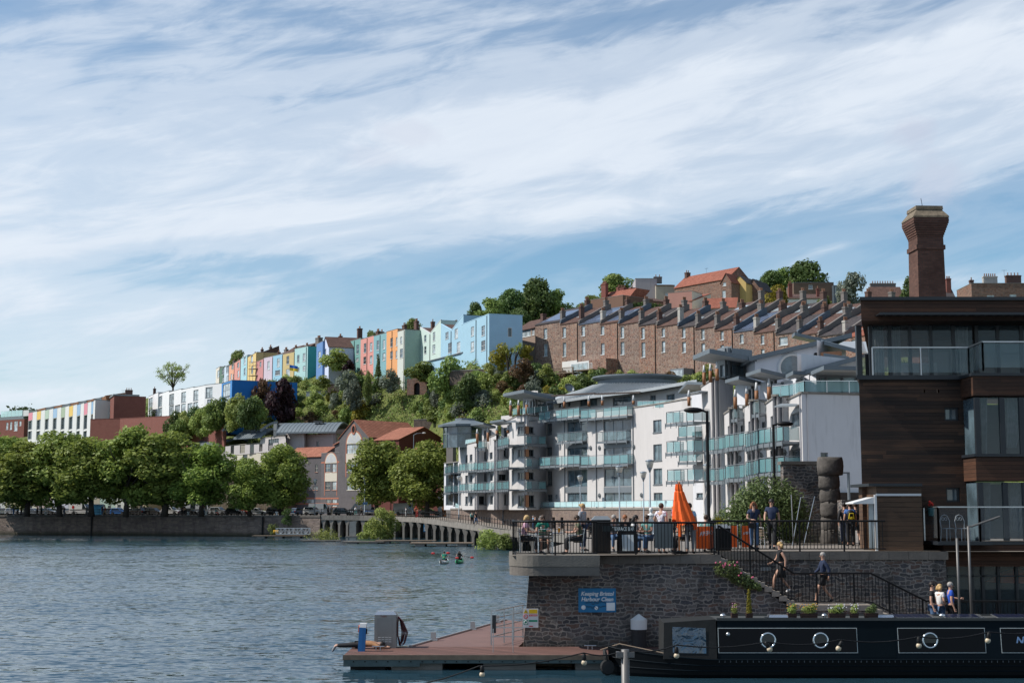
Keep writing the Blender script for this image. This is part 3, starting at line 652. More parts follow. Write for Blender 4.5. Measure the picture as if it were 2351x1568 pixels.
T2=[(30,66,672,'cream','narrow off-white house at the far left end of the painted terrace',[(38,712,56,765),(40,830,56,870)],2),
      (66,106,668,'green','narrow dark green house between an off-white and a pale blue one',[(80,690,98,740),(82,775,98,810)],2),
      (106,150,655,'pale','very pale blue narrow house beside the peach house',[(120,670,140,722),(122,760,136,805)],3),
      (150,199,640,'peach','peach orange house between pale blue and salmon ones',[(168,650,186,690),(160,742,172,790),(182,742,192,790)],3),
      (199,256,606,'salmon','salmon pink house left of the light cyan one',[(220,640,238,675),(222,710,236,765)],4),
      (256,319,565,'cyan','light cyan house between salmon and yellow ones',[(280,592,298,650),(280,690,296,745)],3),
      (319,401,540,'yellow','bright yellow house left of the scaffolding',[(345,575,362,632),(348,675,364,730)],4),
      (401,468,600,'pink','dusty red house behind the scaffolding',[(425,630,440,670)],2),
      (468,551,576,'lilac','pale lilac house right of the scaffolding',[(497,625,518,698)],3),
      (551,641,556,'sky','sky blue house between lilac and mustard ones',[(585,600,608,672),(568,710,612,745)],3),
      (641,749,536,'must','mustard yellow house with a flag hanging from its window',[(672,578,696,648),(668,698,702,758)],3)]
for i,(x0,x1,yt,k,lb,wn,np_)in enumerate(T2):
    u0,u1=U2(x0),U2(x1);f=Fac(u0,Yc(u0),u1,Yc(u1),790)
    zb=hill_uz((u0+u1)/2,Yc(u0))-1;zt=at(u1,V2(yt),Yc(u1)).z
    f.zb=zb
    c=[(f.L*.5,5.5,zt-zb-.5,zt-zb+2.6,1.5,.7,np_,STACK if i%2 else STACKG)]
    o=house(lb,f,zt-zb,6,paint(k),'flat',SLATE,wins=W2(*wn),group=GP,zb=zb,chims=c,pipes=(f.L-.15,))
    if i>=6:
        rb=MB();h0,h1,L=zt-zb+.3,zt-zb+(2.2 if i<9 else 3.0),f.L
        rb.hexa([(0,2.0,zt-zb-3),(L,2.0,zt-zb-3),(L,7,zt-zb-3),(0,7,zt-zb-3),(0,2.0,h0),(L,2.0,h0),(L,6.6,h1),(0,6.6,h1)]);rb.build('roof',TILEB,o)
f=Fac(U2(749),Yc(677),U2(869),Yc(700)-2,790);p=f.p1.copy()
zb=hill_uz(690,385)-2;zt=at(U2(800),V2(484),386).z
house('mint house with a turquoise side wall in the middle of the painted terrace',f,zt-zb,6,paint('mint'),'flat',SLATE,wins=W2((770,568,790,635),(822,552,845,620),(768,682,790,715),(822,668,845,705)),group=GP,zb=zb,side=render_wall('paint_turquoise',tuple(x*.9 for x in lin(78,172,178)),.1),chims=[(f.L*.6,5.0,zt-zb-1,zt-zb+3.0,1.9,1.3,4,STACKG)],pipes=(f.L*.9,))  # turquoise side wall, its tone deepened by shade put into the colour
f=Fac(U2(868),395,U2(948),386,790);zt=at(U2(900),V2(540),390).z
f=Fac(U2(948),378,U2(1005),371,790);zb=hill_uz(735,380)-2;zt=at(U2(970),V2(455),375).z
house('narrow royal blue house beside the white gabled one',f,zt-zb,7,paint('royal'),'flat',SLATE,wins=W2((964,538,986,585),(965,655,985,672)),group=GP,zb=zb,chims=[(2,6,zt-zb,zt-zb+2.2,1.6,.8,3)])
f=Fac(U2(1003),374,U2(1064),366,790);zb=hill_uz(745,374)-2;zt=at(U2(1030),V2(505),370).z
g=Fac(U2(1062),366,U2(1230),368.5,790)
f=Fac(U2(1003),374.5,U2(1062),366,790)
house('very pale blue gabled house with a brown roof and white side wall',f,zt-zb,17.5,paint('lav'),'gfront',TILEB,3.0,wins=W2((1020,515,1036,588),(1022,632,1040,670)),group=GP,zb=zb,chims=[(4.5,9,zt-zb+2,zt-zb+5.6,1.4,1.2,4),(4.5,15,zt-zb+2,zt-zb+5.0,1.0,1.0,3,STACKG)])
T3=[(1237,1353,412,'teal','teal green house right of the pale gabled house',[(1262,485,1282,560),(1314,475,1336,552),(1310,596,1334,620)],5),
      (1353,1472,388,'salmon','salmon house between two teal ones',[(1382,462,1404,540),(1437,455,1460,530),(1378,585,1402,645),(1436,576,1460,645)],0),
      (1472,1590,360,'teal2','blue teal house left of the orange one',[(1500,436,1522,518),(1556,430,1578,508),(1498,558,1520,605),(1554,550,1580,612)],2),
      (1590,1691,326,'orange','bright orange house on the ridge',[(1625,412,1648,488),(1676,405,1690,480),(1624,535,1648,598),(1674,530,1690,595)],3)]
for i,(x0,x1,yt,k,lb,wn,np_)in enumerate(T3):
    u0,u1=U2(x0),U2(x1);f=Fac(u0,Yc(u0),u1,Yc(u1),790);zb=hill_uz((u0+u1)/2,Yc(u0))-2.5;zt=at(u1,V2(yt),Yc(u1)).z
    house(lb,f,zt-zb,7,paint(k),'flat',SLATE,wins=W2(*wn),group=GP,zb=zb,pipes=(f.L*.52,),chims=[(f.L*.6,6.2,zt-zb-.3,zt-zb+2.6,1.5,.7,np_)]if np_ else[])
f=Fac(U2(1690),Yc(912),U2(1758),Yc(929)-1,790);zb=hill_uz(920,341)-2.5;zt=at(U2(1740),V2(340),339).z
house('pale sage house with a green end wall right of the orange house',f,zt-zb,13.5,paint('sage'),'flat',SLATE,wins=W2((1716,402,1734,460),(1714,512,1740,588),(1668,628,1690,640)),group=GP,zb=zb,side=paint('sageg'),chims=[(3,8,zt-zb-.3,zt-zb+2.6,.8,.8,1)],pipes=(f.L-.3,))
f=Fac(U2(1898),340,U2(2088),326.5,790);zb=hill_uz(990,330)-2;zt=at(U2(2000),V2(262),330).z
house('pale green pair of houses under a V shaped parapet',f,zt-zb,9,render_wall('paint_pale_green',tuple(x*.85 for x in lin(196,214,206)),.12),'vee',TILEB,wins=W2((1936,368,1956,440),(2016,356,2038,432),(1936,490,1956,550),(2012,475,2038,550)),group=GP,zb=zb,vdrop=2.3,chims=[(f.L*.5,6.5,zt-zb-2.6,zt-zb+.6,1.6,1.0,2)],pipes=(f.L*.5,))
f=Fac(U2(2088),324,U2(2296),308,790);zb=hill_uz(1035,318)-2;zt=at(U2(2180),V2(240),316).z
house('light blue pair of houses under a V shaped parapet',f,zt-zb,9,paint('blue'),'vee',TILEB,wins=W2((2132,335,2160,412),(2216,330,2246,406),(2156,460,2190,538),(2236,452,2268,535)),group=GP,zb=zb,vdrop=2.4,chims=[(f.L*.45,6.5,zt-zb-2.6,zt-zb+.7,2.2,1.0,1)],cope=plain('blue_coping',lin(170,205,225),.7),pipes=(f.L*.48,))
mb=MB();f2=Fac(U2(1950),322,U2(2300),302,810);f2.zb=at(1060,836,312).z;ext=thing('garden_extension','long low light blue extension at the foot of the V roofed houses','extension',f2.loc(),f2.rz);mb.box(0,0,-3,f2.L,5,1.4);mb.build('wall',paint('blue'),ext);mb=MB();mb.box(-.2,-.3,1.4,f2.L,5,1.6);mb.build('roof',ZINC,ext)
def U4(x):return 1004.3+x/4.0
def V4(y):return 581.6+y/4.0
def W4(*r):return[(U4(a),V4(b),U4(c),V4(d))for a,b,c,d in r]
f=Fac(U4(220),303,U4(475),286,790);zb=hill_uz(1100,294)-2;zt=at(U4(400),V4(588),291).z
o=house('large light blue house closing the right end of the painted terrace',f,zt-zb,7.2,paint('blue'),'flat',SLATE,wins=W4((308,680,336,752),(405,672,436,750),(306,816,338,895),(402,808,440,886)),group=GP,zb=zb,side=render_wall('paint_pale_end_blue',tuple(x*.95 for x in lin(168,202,226)),.1),cope=plain('blue_coping',lin(170,205,225),.7),pipes=(f.L*.55,f.L*.93))
for(z0,z1,y0,y1)in((8.0,9.9,4.0,4.9),(3.1,4.1,1.0,1.4),(3.1,4.1,2.4,2.8)):
    mb=MB();L=f.L;mb.box(L,y0,zt-zb-12.5+z0,L+.04,y1,zt-zb-12.5+z1);fo=mb.build('window',WHITE,o);mb=MB();mb.box(L+.04,y0+.1,zt-zb-12.4+z0,L+.05,y1-.1,zt-zb-12.6+z1);mb.build('pane',GLASS,fo)
sc=at(U2(410),V2(690),418);s_=thing('scaffold','rusty tube scaffold tower against the dusty red and yellow houses','scaffold',(sc.x,sc.y,sc.z-9),-.7);mb=MB()
for x in(-3,0,3):
    for y in(-.6,.6):mb.tube([(x,y,0),(x,y,11.5)],.06,5)
for z in(3,5,7,9,10,11):mb.tube([(-3.6,-.6,z),(3.6,-.6,z)],.06,5);mb.tube([(-3.6,.6,z),(3.6,.6,z)],.06,5)
mb.build('scaffold_tubes',plain('rusty_tube',(.22,.13,.10),.7),s_);mb=MB();mb.box(-3.6,-.7,8.9,3.6,.7,8.98);mb.box(-3.6,-.7,6.9,3.6,.7,6.98);mb.build('boards',DECKW,s_)
fl=at(U2(700),V2(655),381);fo=thing('flag','small blue and yellow flag hanging on the mustard house','flag',fl);mb=MB()
for i in range(8):
    a,b=i*.28,(i+1)*.28;za,zb2=-.18*a,-.18*b;ya,yb=.12*math.sin(a*3),.12*math.sin(b*3)
    mb.poly([(a,ya,za-.75),(b,yb,zb2-.75),(b,yb,zb2),(a,ya,za)],0);mb.poly([(a,ya,za-1.5),(b,yb,zb2-1.5),(b,yb,zb2-.75),(a,ya,za-.75)],1)
mb.build('cloth',[plain('flag_blue',(.02,.12,.45)),plain('flag_yellow',(.8,.55,.03))],fo);mb=MB();mb.tube([(0,0,-1.7),(0,0,.3)],.04,5);mb.build('pole',WHITE,fo)
# ---- white cubic townhouses with a blue one at the end
def U1(x):return x/3.371
def V1(y):return 796.0+y/3.371
def W1(*r):return[(U1(a),V1(b),U1(c),V1(d))for a,b,c,d in r]
WHT=render_wall('townhouse_white',(.66,.67,.68),.08)
GW='white cubic townhouses'
for(x0,x1,ys,yt,Y0,lb,wn)in(
    (1148,1222,1216,378,455,'leftmost white cubic townhouse next to the red brick end wall',[(1153,402,1180,470),(1152,488,1180,535)]),
    (1222,1305,1300,362,440,'second white cubic townhouse from the red brick end wall',[(1226,388,1254,455),(1226,476,1254,530)]),
    (1305,1400,1395,344,425,'white cubic townhouse with two brown shuttered ground floor windows',[(1311,370,1345,442),(1310,458,1344,525),(1355,455,1392,522)]),
    (1400,1494,1490,325,410,'white cubic townhouse in the middle of its row with a small roof terrace',[(1404,354,1438,424),(1403,444,1436,515),(1452,440,1488,508)]),
    (1494,1580,1578,308,396,'white cubic townhouse with a brown blind second from the right',[(1498,338,1534,410),(1497,430,1532,502)]),
    (1580,1712,1655,288,384,'large white cubic townhouse beside the blue end house',[(1592,316,1644,390),(1604,408,1642,482)])):
    u0,u1=U1(x0),U1(x1);f=Fac(u0,Y0,u1,Y0-(Y0-370)*.16-3,930);zt=at(u0,V1(yt+8),Y0).z;zb=at(u0,V1(545),Y0).z
    house(lb,f,zt-zb,9,WHT,'flat',ZINC,wins=W1(*wn),frame=GREYM,pane=GLASSL,bars=(1,1),group=GW,zb=zb,name='townhouse',sill=GREYM,cope=GREYM,deep=.2)
f=Fac(U1(1712),368,U1(1792),358,930);zt=at(U1(1750),V1(270),362).z;zb=at(U1(1750),V1(560),362).z
house('bright blue cubic townhouse with a plain blue end wall',f,zt-zb,17,render_wall('townhouse_blue',tuple(x*.8 for x in lin(84,146,208)),.05),'flat',ZINC,wins=W1((1726,296,1780,376),(1734,392,1778,470)),frame=GREYM,pane=GLASSL,bars=(2,1),zb=zb,name='townhouse',group=GW,side=render_wall('townhouse_deep_blue',tuple(x*.8 for x in lin(46,124,200)),.05),cope=GREYM,sill=GREYM)
# ---- terrace with coloured panels, ending in a red brick gable wall
PNL=[(222,'pink',(226,130,150)),(287,'yellow',(238,196,70)),(350,'pale green',(176,200,180)),(412,'light blue',(150,190,226)),(474,'sage green',(160,182,150)),(535,'yellow',(238,196,70)),(596,'sky blue',(140,182,220)),(650,'pink',(222,130,140)),(706,'blue',(130,176,214))]
PW=render_wall('panel_terrace_white',(.56,.57,.57),.1)
nb=[None,'third','fourth']
for i,(x,cn,c)in enumerate(PNL):
    x1=PNL[i+1][0]if i<8 else 736;Ya,Yb=560-i*13,560-i*13-11;u0,u1=U1(x),U1(x1-2)
    yt=514-i*10.2;f=Fac(u0,Ya,u1,Yb,950);zt=at(u0,V1(yt),Ya).z;zb=at(u0,V1(660),Ya).z
    lb=['pink panelled terrace house beside the brick house with a glass roof rail','yellow panelled terrace house second from the left of its row','pale green panelled terrace house right of the first yellow one','light blue panelled terrace house left of the sage one','sage green panelled terrace house in the middle of its row','yellow panelled terrace house between sage and sky blue ones','sky blue panelled terrace house left of the second pink one','pink panelled terrace house second from the brick end wall','blue panelled terrace house touching the red brick end wall'][i]
    L=f.L;pw=L*.5;hh=zt-zb
    o=house(lb,f,hh,10,PW,'flat',ZINC,wins=[('l',.25,1.0,pw-.1,hh*.58),('l',.25,-2.8,pw-.1,.2)],frame=GREYM,pane=GLASS,bars=(2,0),group='terrace houses with coloured panels',zb=zb,name='terrace_house',cope=GREYM,deep=.5,sill=GREYM,drop=-6)
    mb=MB();mb.box(.1,-.06,hh*.60,pw,.0,hh-.02);mb.build('coloured_panel',plain('panel_'+cn.replace(' ','_'),tuple(k*.62+.07 for k in lin(*c)),.6,.04),o)
    mb=MB();mb.hexa([(.3,3.5,hh-.3),(L,3.5,hh-.3),(L,9,hh-.3),(.3,9,hh-.3),(.3,3.0,hh+1.5),(L,3.0,hh+1.5),(L,9,hh+2.6),(.3,9,hh+2.6)]);mb.build('roof_dormer',ZINC if i%2 else TIMBER,o)
f=Fac(U1(733),433,U1(878),435,930);zt=at(U1(800),V1(432),434).z;zb=at(U1(800),V1(620),434).z
o=thing('brick_end_house','tall plain red brick end house between the panelled terrace and the white townhouses','house',f.loc(),f.rz)
mb=MB();x2=f.hit(U1(883),V1(400))[0];x3=f.hit(U1(1130),V1(400))[0];z2=f.hit(U1(1000),V1(382))[1];h=zt-zb
mb.box(0,0,-5,x2,12,h);mb.box(x2,0,-5,x3,12,z2);mb.build('wall',BRICK,o)
mb=MB();mb.box(x2-.3,-.2,z2,x3-2,12,z2+.5);mb.box(-.1,-.1,h,x2,12,h+.15);mb.build('roof',GREYM,o);chimney(o,(x2+x3)/2,4,z2+.4,z2+2.2,2.2,.9,3);aerial(o,x2+3,4,z2+.5)
chimney(o,x3+3.5,8,z2-2,z2+3.2,.8,.8,1)
f=Fac(-10,600,U1(190),588,950);zb=at(20,V1(650),595).z;zt=at(20,V1(566),595).z
o=house('red brick house with white framed windows and a glass roof rail at the far left',f,zt-zb,10,BRICK,'flat',ZINC,wins=W1((48,588,62,640),(78,582,92,640),(110,576,134,650),(150,576,164,610)),zb=zb,drop=-6,pane=GLASSL)
glass_rail(o,[(3,.4,zt-zb+1.2),(f.L*.9,.4,zt-zb+1.2)],2.6,FROST,2.4);mb=MB();mb.box(1,.2,zt-zb,f.L-1,9,zt-zb+1.2);mb.build('roof_slab',GREYM,o);mb=MB();mb.box(f.L*.9,.6,zt-zb+1.2,f.L*1.1,9,zt-zb+3.6);mb.build('penthouse',PW,o)
for(xa,ya,ba,Ya,xb,yb,bb,Yb,lb)in((700,562,640,428,930,556,650,424,'low red brick retaining wall below the tall brick end house'),(930,556,640,424,1740,516,600,352,'long red brick retaining wall climbing below the white townhouses')):
    f=Fac(U1(xa),Ya,U1(xb),Yb,960);f.zb=0
    za,zb_=f.hit(U1(xa),V1(ya))[1],f.hit(U1(xb),V1(yb))[1];o=thing('retaining_wall',lb,'wall',f.loc(),f.rz);mb=MB()
    mb.hexa([(0,0,za-9),(f.L,0,zb_-9),(f.L,.5,zb_-9),(0,.5,za-9),(0,0,za),(f.L,0,zb_),(f.L,.5,zb_),(0,.5,za)]);mb.build('brickwork',BRICK,o);mb=MB();mb.bar((0,.25,za+.06),(f.L,.25,zb_+.06),.62,.14);mb.build('coping',BRICKD,o)
# ---- red sandstone terrace
RB=Fac(1229,292,1992,226,760);RB.zb=0
def rbz(u):return float(np.interp(u,[1229,1430,1600,1700,1800,1992],[743,742,752,760,766,774]))
pw_=[1229,1287,1329,1379,1421,1467,1508,1557,1597,1641,1685,1731,1781,1830,1878,1936,1992]
wn4={0:[(975,692,1008,782),(975,832,1010,942)],1:[(1148,682,1180,770),(1150,822,1182,945)],2:[(1322,668,1355,756),(1324,810,1357,932)],3:[(1497,670,1532,745),(1502,828,1535,928)],4:[(1682,675,1714,774),(1682,816,1717,928)],5:[(1872,684,1903,782),(1873,820,1908,952)],6:[(2058,690,2090,764),(2060,808,2092,906)],7:[(2245,683,2278,772),(2247,816,2282,908)]}
wn6={8:[(384,684,418,772),(386,818,420,908)],9:[(560,700,592,788),(562,830,596,918)],10:[(736,718,768,794),(738,845,772,930)],11:[(916,746,950,824),(918,875,952,945)],12:[(1108,752,1140,832),(1110,880,1142,940)],13:[(1276,772,1356,838)],15:[(1940,796,1978,822)]}
ALLW=[w for v in wn4.values()for w in W4(*v)]+[(1469.6+p[0]/4,581.6+p[1]/4,1469.6+p[2]/4,581.6+p[3]/4)for k,v in wn6.items()if k>8 for p in v]
TNT=[(1,1,1),(1.08,1.0,.95),(.92,.95,.98),(1.1,.92,.85),(.9,.92,.95),(1.05,.9,.82)]
ROOFS=[SLATE,TILEB,plain('solar_roof',(.10,.115,.15),.25,.1,1,metal=.4),TILEB,TILEB,SLATE,TILEB,SLATE,TILEB,TILEB,plain('solar_roof',(.1,.1,.1)),TILEB,SLATE,TILEB,SLATE,TILER]
sun_pale=plain('pale_stack',(.36,.34,.31),.85,.2)  # plain pale chimney stack colour
lbl=['first sandstone house of the long terrace beside the tiled bungalow','sandstone house with a timber deck before it and a tall capped chimney','sandstone house with a white rendered ground floor and a glazed bay','sandstone house above the flat roofed stone extension','sandstone house with a pale painted squat chimney','sandstone house with white ground floor windows and a dark chimney','sandstone house with a tall pale chimney and diagonal drainpipe','sandstone house with a dark stack and wide ground floor glazing','redder sandstone house in the middle of the long terrace','sandstone house with a grey blue stack over its party wall','sandstone house behind the curved roof of the white flats, pale drainpipe','sandstone house with a brick stack and a solar panel roof','sandstone house with an arched lower window behind the satellite dish','sandstone house with a wide white triple casement window','sandstone house with a red brick corbel above the white flats roof','orange roofed sandstone house at the right end beside the timber building']
for i in range(16):
    u0,u1=pw_[i],pw_[i+1];a=RB.hit(u0,760)[0];b=RB.hit(u1,760)[0]
    f=Fac(0,1,1,1);f.p0=RB.p0+RB.d*a;f.p1=RB.p0+RB.d*b;f.set();f.zb=0
    zt=f.hit(u0,rbz(u0))[1]*.5+f.hit(u1,rbz(u1))[1]*.5;zb=zt-10.2;f.zb=zb
    tn=TNT[i%6];k='sandstone_%d'%(i%6)
    wm=rubble(k,[tuple(c*q_ for c,q_ in zip(cc,tn))for cc in[(.16,.10,.08),(.28,.17,.13),(.36,.26,.20),(.21,.15,.13),(.34,.19,.14)]],(.28,.215,.175),1.5,1.9,.13,.42,.7,(.05,.036,.032),.35)
    wins=[w for w in ALLW if u0<(w[0]+w[2])/2<u1]
    o=house(lbl[i],f,10.2,8.5,wm,'mono',ROOFS[i],4.0,wins=wins,zb=zb,group='houses of the sandstone terrace',pane=GLASSL,chims=(),pipes=(f.L-.4,)if i%2 else(),eave=.12,drop=-5,bars=(0,1),deep=.22)
    mb=MB();L=f.L;pt=[(L-.18,-.15,9.9),(L-.18,.0,10.5),(L-.18,7.9,10.55+4.0),(L-.18,8.5,10.55+4.0),(L-.18,8.5,9.9)];mb.prism(pt,(.42,0,0));mb.build('party_wall',STACKG if i%3 else plain('blue_grey_render',(.085,.11,.14),.8,.2),o)  # every third party wall carries dark blue shade in its colour
    chimney(o,L*.93,1.1,10.2,12.5+(.9 if i in(1,6)else 0),.6,1.0,3,[STACKG,STACK,sun_pale,STACKG][i%4]);chimney(o,L*.95,7.6,13.5,15.3,.6,1.0,3,[STACK,STACKG][i%2])
    if i in(0,2,3,10):mb=MB();mb.hexa([(.9,.9,10.8),(L-1.2,.9,10.8),(L-1.2,6.4,13.38),(.9,6.4,13.38),(.9,.9,10.87),(L-1.2,.9,10.87),(L-1.2,6.4,13.45),(.9,6.4,13.45)]);mb.build('solar_panel',plain('solar_panel',(.12,.15,.22),.15,.1,1,metal=.2),o)
    elif i%2:mb=MB();mb.hexa([(1.4,3,11.74),(2.6,3,11.74),(2.6,4.4,12.4),(1.4,4.4,12.4),(1.4,3,11.8),(2.6,3,11.8),(2.6,4.4,12.46),(1.4,4.4,12.46)]);mb.build('skylight',GLASSL,o)
    if i in(1,2):mb=MB();mb.box(.5,-.06,-2,L-.3,-.01,2.6);mb.build('render_band',render_wall('white_garden_render',(.6,.59,.57),.15),o)
    if i in(2,7):mb=MB();mb.box(.4,-2.6,-2,L-.6,-.1,2.4);e=mb.build('bay',GREYM if i==7 else WHITE,o);mb=MB();mb.box(.7,-2.64,-.9,L-.9,-2.6,2.1);mb.build('pane',GLASSL,e)
    if i==3:mb=MB();mb.box(.2,-3.2,-3,L-.2,-.05,3.0);mb.build('extension',wm,o)
RC=Fac(1655,308,2000,276,700);RC.zb=0
pc=[1655,1700,1742,1796,1843,1890,1946,2000]
for i in range(7):
    a=RC.hit(pc[i],715)[0];b=RC.hit(pc[i+1],715)[0];f=Fac(0,1,1,1);f.p0=RC.p0+RC.d*a;f.p1=RC.p0+RC.d*b;f.set();f.zb=0
    zt=f.hit(pc[i],727+i*1.5)[1];f.zb=zt-8
    o=house(['brown roofed house with two white skylights behind the left of the terrace','brown roofed house left of the brick stack in the second row','brown roofed house with twin skylights in the middle of the second row','house with large glazed roof panels in the second row','plain brown roofed house in the second row below the flat brown block','brown roofed house with a glazed strip in the second row near the pale tree','rightmost brown roofed house of the second row against the timber building'][i],f,8,7.5,SAND,'mono',TILEB if i!=3 else SLATE,3.6,zb=zt-8,group='second row of houses behind the sandstone terrace',eave=.1)
    L=f.L;mb=MB();pt=[(L-.2,-.1,7.6),(L-.2,0,8.6),(L-.2,6.9,8.6+3.6),(L-.2,7.5,8.6+3.6),(L-.2,7.5,7.6)];mb.prism(pt,(.45,0,0));mb.build('party_wall',STACKG,o)
    chimney(o,L*.9,1.2,8.2,10.6,.8,1.3,3,[STACK,STACKG][i%2]);chimney(o,L*.95,7.0,11.6,13.7,.8,1.2,3,[STACKG,STACK][i%2])
    if i in(0,2,3,5):mb=MB();mb.hexa([(1.2,2.5,9.32),(L-2,2.5,9.32),(L-2,5,10.52),(1.2,5,10.52),(1.2,2.5,9.4),(L-2,2.5,9.4),(L-2,5,10.6),(1.2,5,10.6)]);mb.build('skylight',GLASSL,o)
f=Fac(U4(706),302,U4(898),295,790);zb=f.zb=0;zt=f.hit(U4(800),V4(700))[1];zb=zt-8.5;f.zb=zb
house('small brown tiled house with wide white windows beside the sandstone terrace',f,8.5,8,render_wall('tan_panel',(.27,.20,.16),.2),'gable',TILEB,2.4,wins=W4((720,712,856,758),(868,706,892,748),(716,826,750,868)),pane=GLASSL,bars=(3,0),zb=zb,chims=[(f.L-.5,2.4,8.8,11.6,.9,.9,0)])
# ---- houses on the very top
def top(label,u0,u1,vt,Y,h,depth,wm,kind,roof,rise,turn=0,dY=0,**k):
    f=Fac(u0,Y,u1,Y+dY,vt);f.zb=0;zt=f.hit((u0+u1)/2,vt)[1];f.zb=zt-h
    return house(label,f,h,depth,wm,kind,roof,rise,zb=zt-h,**k),f
BRN=render_wall('brown_render',(.155,.092,.068),.3);PNKR=render_wall('salmon_render',(.34,.18,.15),.2);GRYR=render_wall('lavender_grey_render',(.36,.33,.35),.3)
f=Fac(1356,350,1430,342,690);f.zb=0;zt=f.hit(1390,684)[1];f.zb=zt-9
o=house('brown rendered house with curved gable shoulders and red brick stacks',f,9,11,BRN,'flat',TILER,wins=[(1389,689,1394,698)],zb=zt-9,chims=[(2,3,8.8,13.2,1.5,1.0,4,BRICK),(5.5,6,8.8,12.0,1.4,1.2,0,BRICK)],drop=-8)
mb=MB();mb.prism([(.3,2.5,8.9),(f.L,2.5,8.9),(f.L,5,11.3),(1.6,5,11.3)],(0,5,0));mb.build('roof',TILER,o)
f=Fac(1428,352,1530,358,690);f.zb=0;zt=f.hit(1450,676)[1];f.zb=zt-9
o=house('salmon walled wing with ivy below a red brick parapet',f,8.2,5,PNKR,'mono',TILEB,1.6,zb=zt-9.6,drop=-8,chims=[(.9,1,7,9.6,1.6,1.4,0,BRICK),(3.6,6,9,12.2,2.6,1.0,5,BRICK),(f.L*.42,4,8.6,12.0,1.5,1.2,1,BRICK)],name='house')
top('tall lavender grey rendered house with a blank side wall on the skyline',1459,1508,640,378,17,10,GRYR,'flat',TILEB,0,chims=[(6.5,5,16.5,18.3,2.2,1,2,STACKG)])
top('cream stone house with a curved corner bay beside the lavender grey house',1506,1549,656,376,14,9,render_wall('cream_stone',(.40,.36,.30),.3),'mono',TILEB,1.6,wins=[(1527,672,1537,687),(1541,672,1547,687)])
f=Fac(1549,372,1672,356,690);f.zb=0;zt=f.hit(1600,652)[1];f.zb=zt-12
o=house('large stone house with a long red tiled roof on the skyline',f,12,8,SAND,'gable',TILER,3.2,zb=zt-12,drop=-6,chims=[(.8,4,14,16.4,.8,1.4,2)]);aerial(o,8,4,15)
f=Fac(1670,352,1685,342,690)
for(u0,u1,vt,va,Y,wm,lb,wn)in((1655,1679,648,628,350,SAND,'stone gable with two white sash windows at the end of the red roofed house',[(1659.5,640,1667,656),(1658,668,1666,684)]),(1682,1713,650,633,352,render_wall('ochre_render',(.50,.36,.14),.15),'ochre yellow gabled house with white windows on the skyline',[(1689,647,1697,661),(1690,674,1697,688)]),(1713,1745,664,641,354,SAND,'stone gabled house with white bargeboards right of the ochre one',[(1719,651,1727,667),(1720,678,1728,690)])):
    f=Fac(u0,Y,u1,Y-2,660);f.zb=0;zt=f.hit((u0+u1)/2,vt)[1];za=f.hit((u0+u1)/2,va)[1];f.zb=zt-12
    house(lb,f,12,9,wm,'gfront',SLATE if wm is not SAND or u0>1700 else TILER,za-zt,zb=zt-12,wins=wn,pane=GLASSL,drop=-6)
o,f=top('cream white house with a red roof and skylight above the terrace',1537,1590,694,326,9,8,render_wall('cream_render',(.62,.58,.48),.15),'mono',TILER,2.6,dY=-4,wins=[(1557,700,1564,712),(1566,699,1573,711),(1556,722,1574,728)],frame=DARKM,chims=[(1,1.2,8.5,11,.9,.9,2),(f.L*.5,7,10,12,.8,.8,0)])
f=Fac(1589,322,1612,327,690);f.zb=0;zt=f.hit(1600,672)[1];f.zb=zt-11
house('cream and salmon tall rear wing beside the cream white house',f,11,6,render_wall('cream_render',(.62,.58,.48)),'flat',TILER,zb=zt-11,side=PNKR,wins=[(1594,696,1599,707)])
f=Fac(1612,318,1690,316,700);f.zb=0;zt=f.hit(1640,707)[1];f.zb=zt-8
house('cream house with a low red pitched roof above the terrace',f,8,7,render_wall('warm_cream_render',(.52,.42,.34),.15),'gable',TILER,2.6,zb=zt-8,wins=[(1617,712,1625,722),(1657,706,1663,720)])
o,f=top('flat roofed brown brick block with one small window on the skyline',1822,1914,649,372,8,10,brick('brown_brick',(.13,.085,.06),(.16,.105,.075),(.13,.10,.09)),'flat',ZINC,0,wins=[(1856,654,1866,664)],cope=ZINC)
top('dark glazed annexe at the right end of the flat brown block',1914,1935,656,370,7,9,plain('dark_cladding',(.06,.08,.10),.5),'flat',ZINC,0,wins=[(1917,658,1923,676),(1926,660,1931,676)],pane=GLASSL,cope=ZINC)
top('low house with a white parapet and brown tiles below the flat block',1795,1900,686,345,6,9,render_wall('white_garden_render',(.6,.59,.57)),'mono',TILEB,2.4,chims=[(2.5,2,6,10,.9,.9,2,BRICK),(9.5,3,6,9,.7,.7,1,BRICK)])
top('brown tiled hip roofed house with a long row of chimney pots',2006,2078,690,350,7,9,render_wall('white_garden_render',(.6,.59,.57)),'gable',TILEB,4.0,chims=[(4.2,7,8,12.4,6.4,.9,9,STACKG),(8,3,7,9,.6,.6,1)])
top('small dark slated house just right of the tall brick chimney',2150,2193,684,340,7,7,render_wall('white_garden_render',(.6,.59,.57)),'gable',SLATE,3.0,chims=[(3.6,2,8,12,1.1,1,3,BRICK)])
o,f=top('wide stone house with many chimney stacks at the far right skyline',2230,2420,651,300,12,10,SAND,'flat',SLATE,0,wins=[(2266,678,2283,692),(2318,676,2334,692)],pane=GLASSL,cope=COPE,chims=[(1,3,11.8,13.2,.8,.8,1),(5,3,11.8,14,3,.9,6,sun_pale),(10,3,11.8,14.2,3.2,1,4),(16,3,11.8,14.8,3,1,4)])
aerial(o,8.5,4,14);aerial(o,13.5,4,13.6)
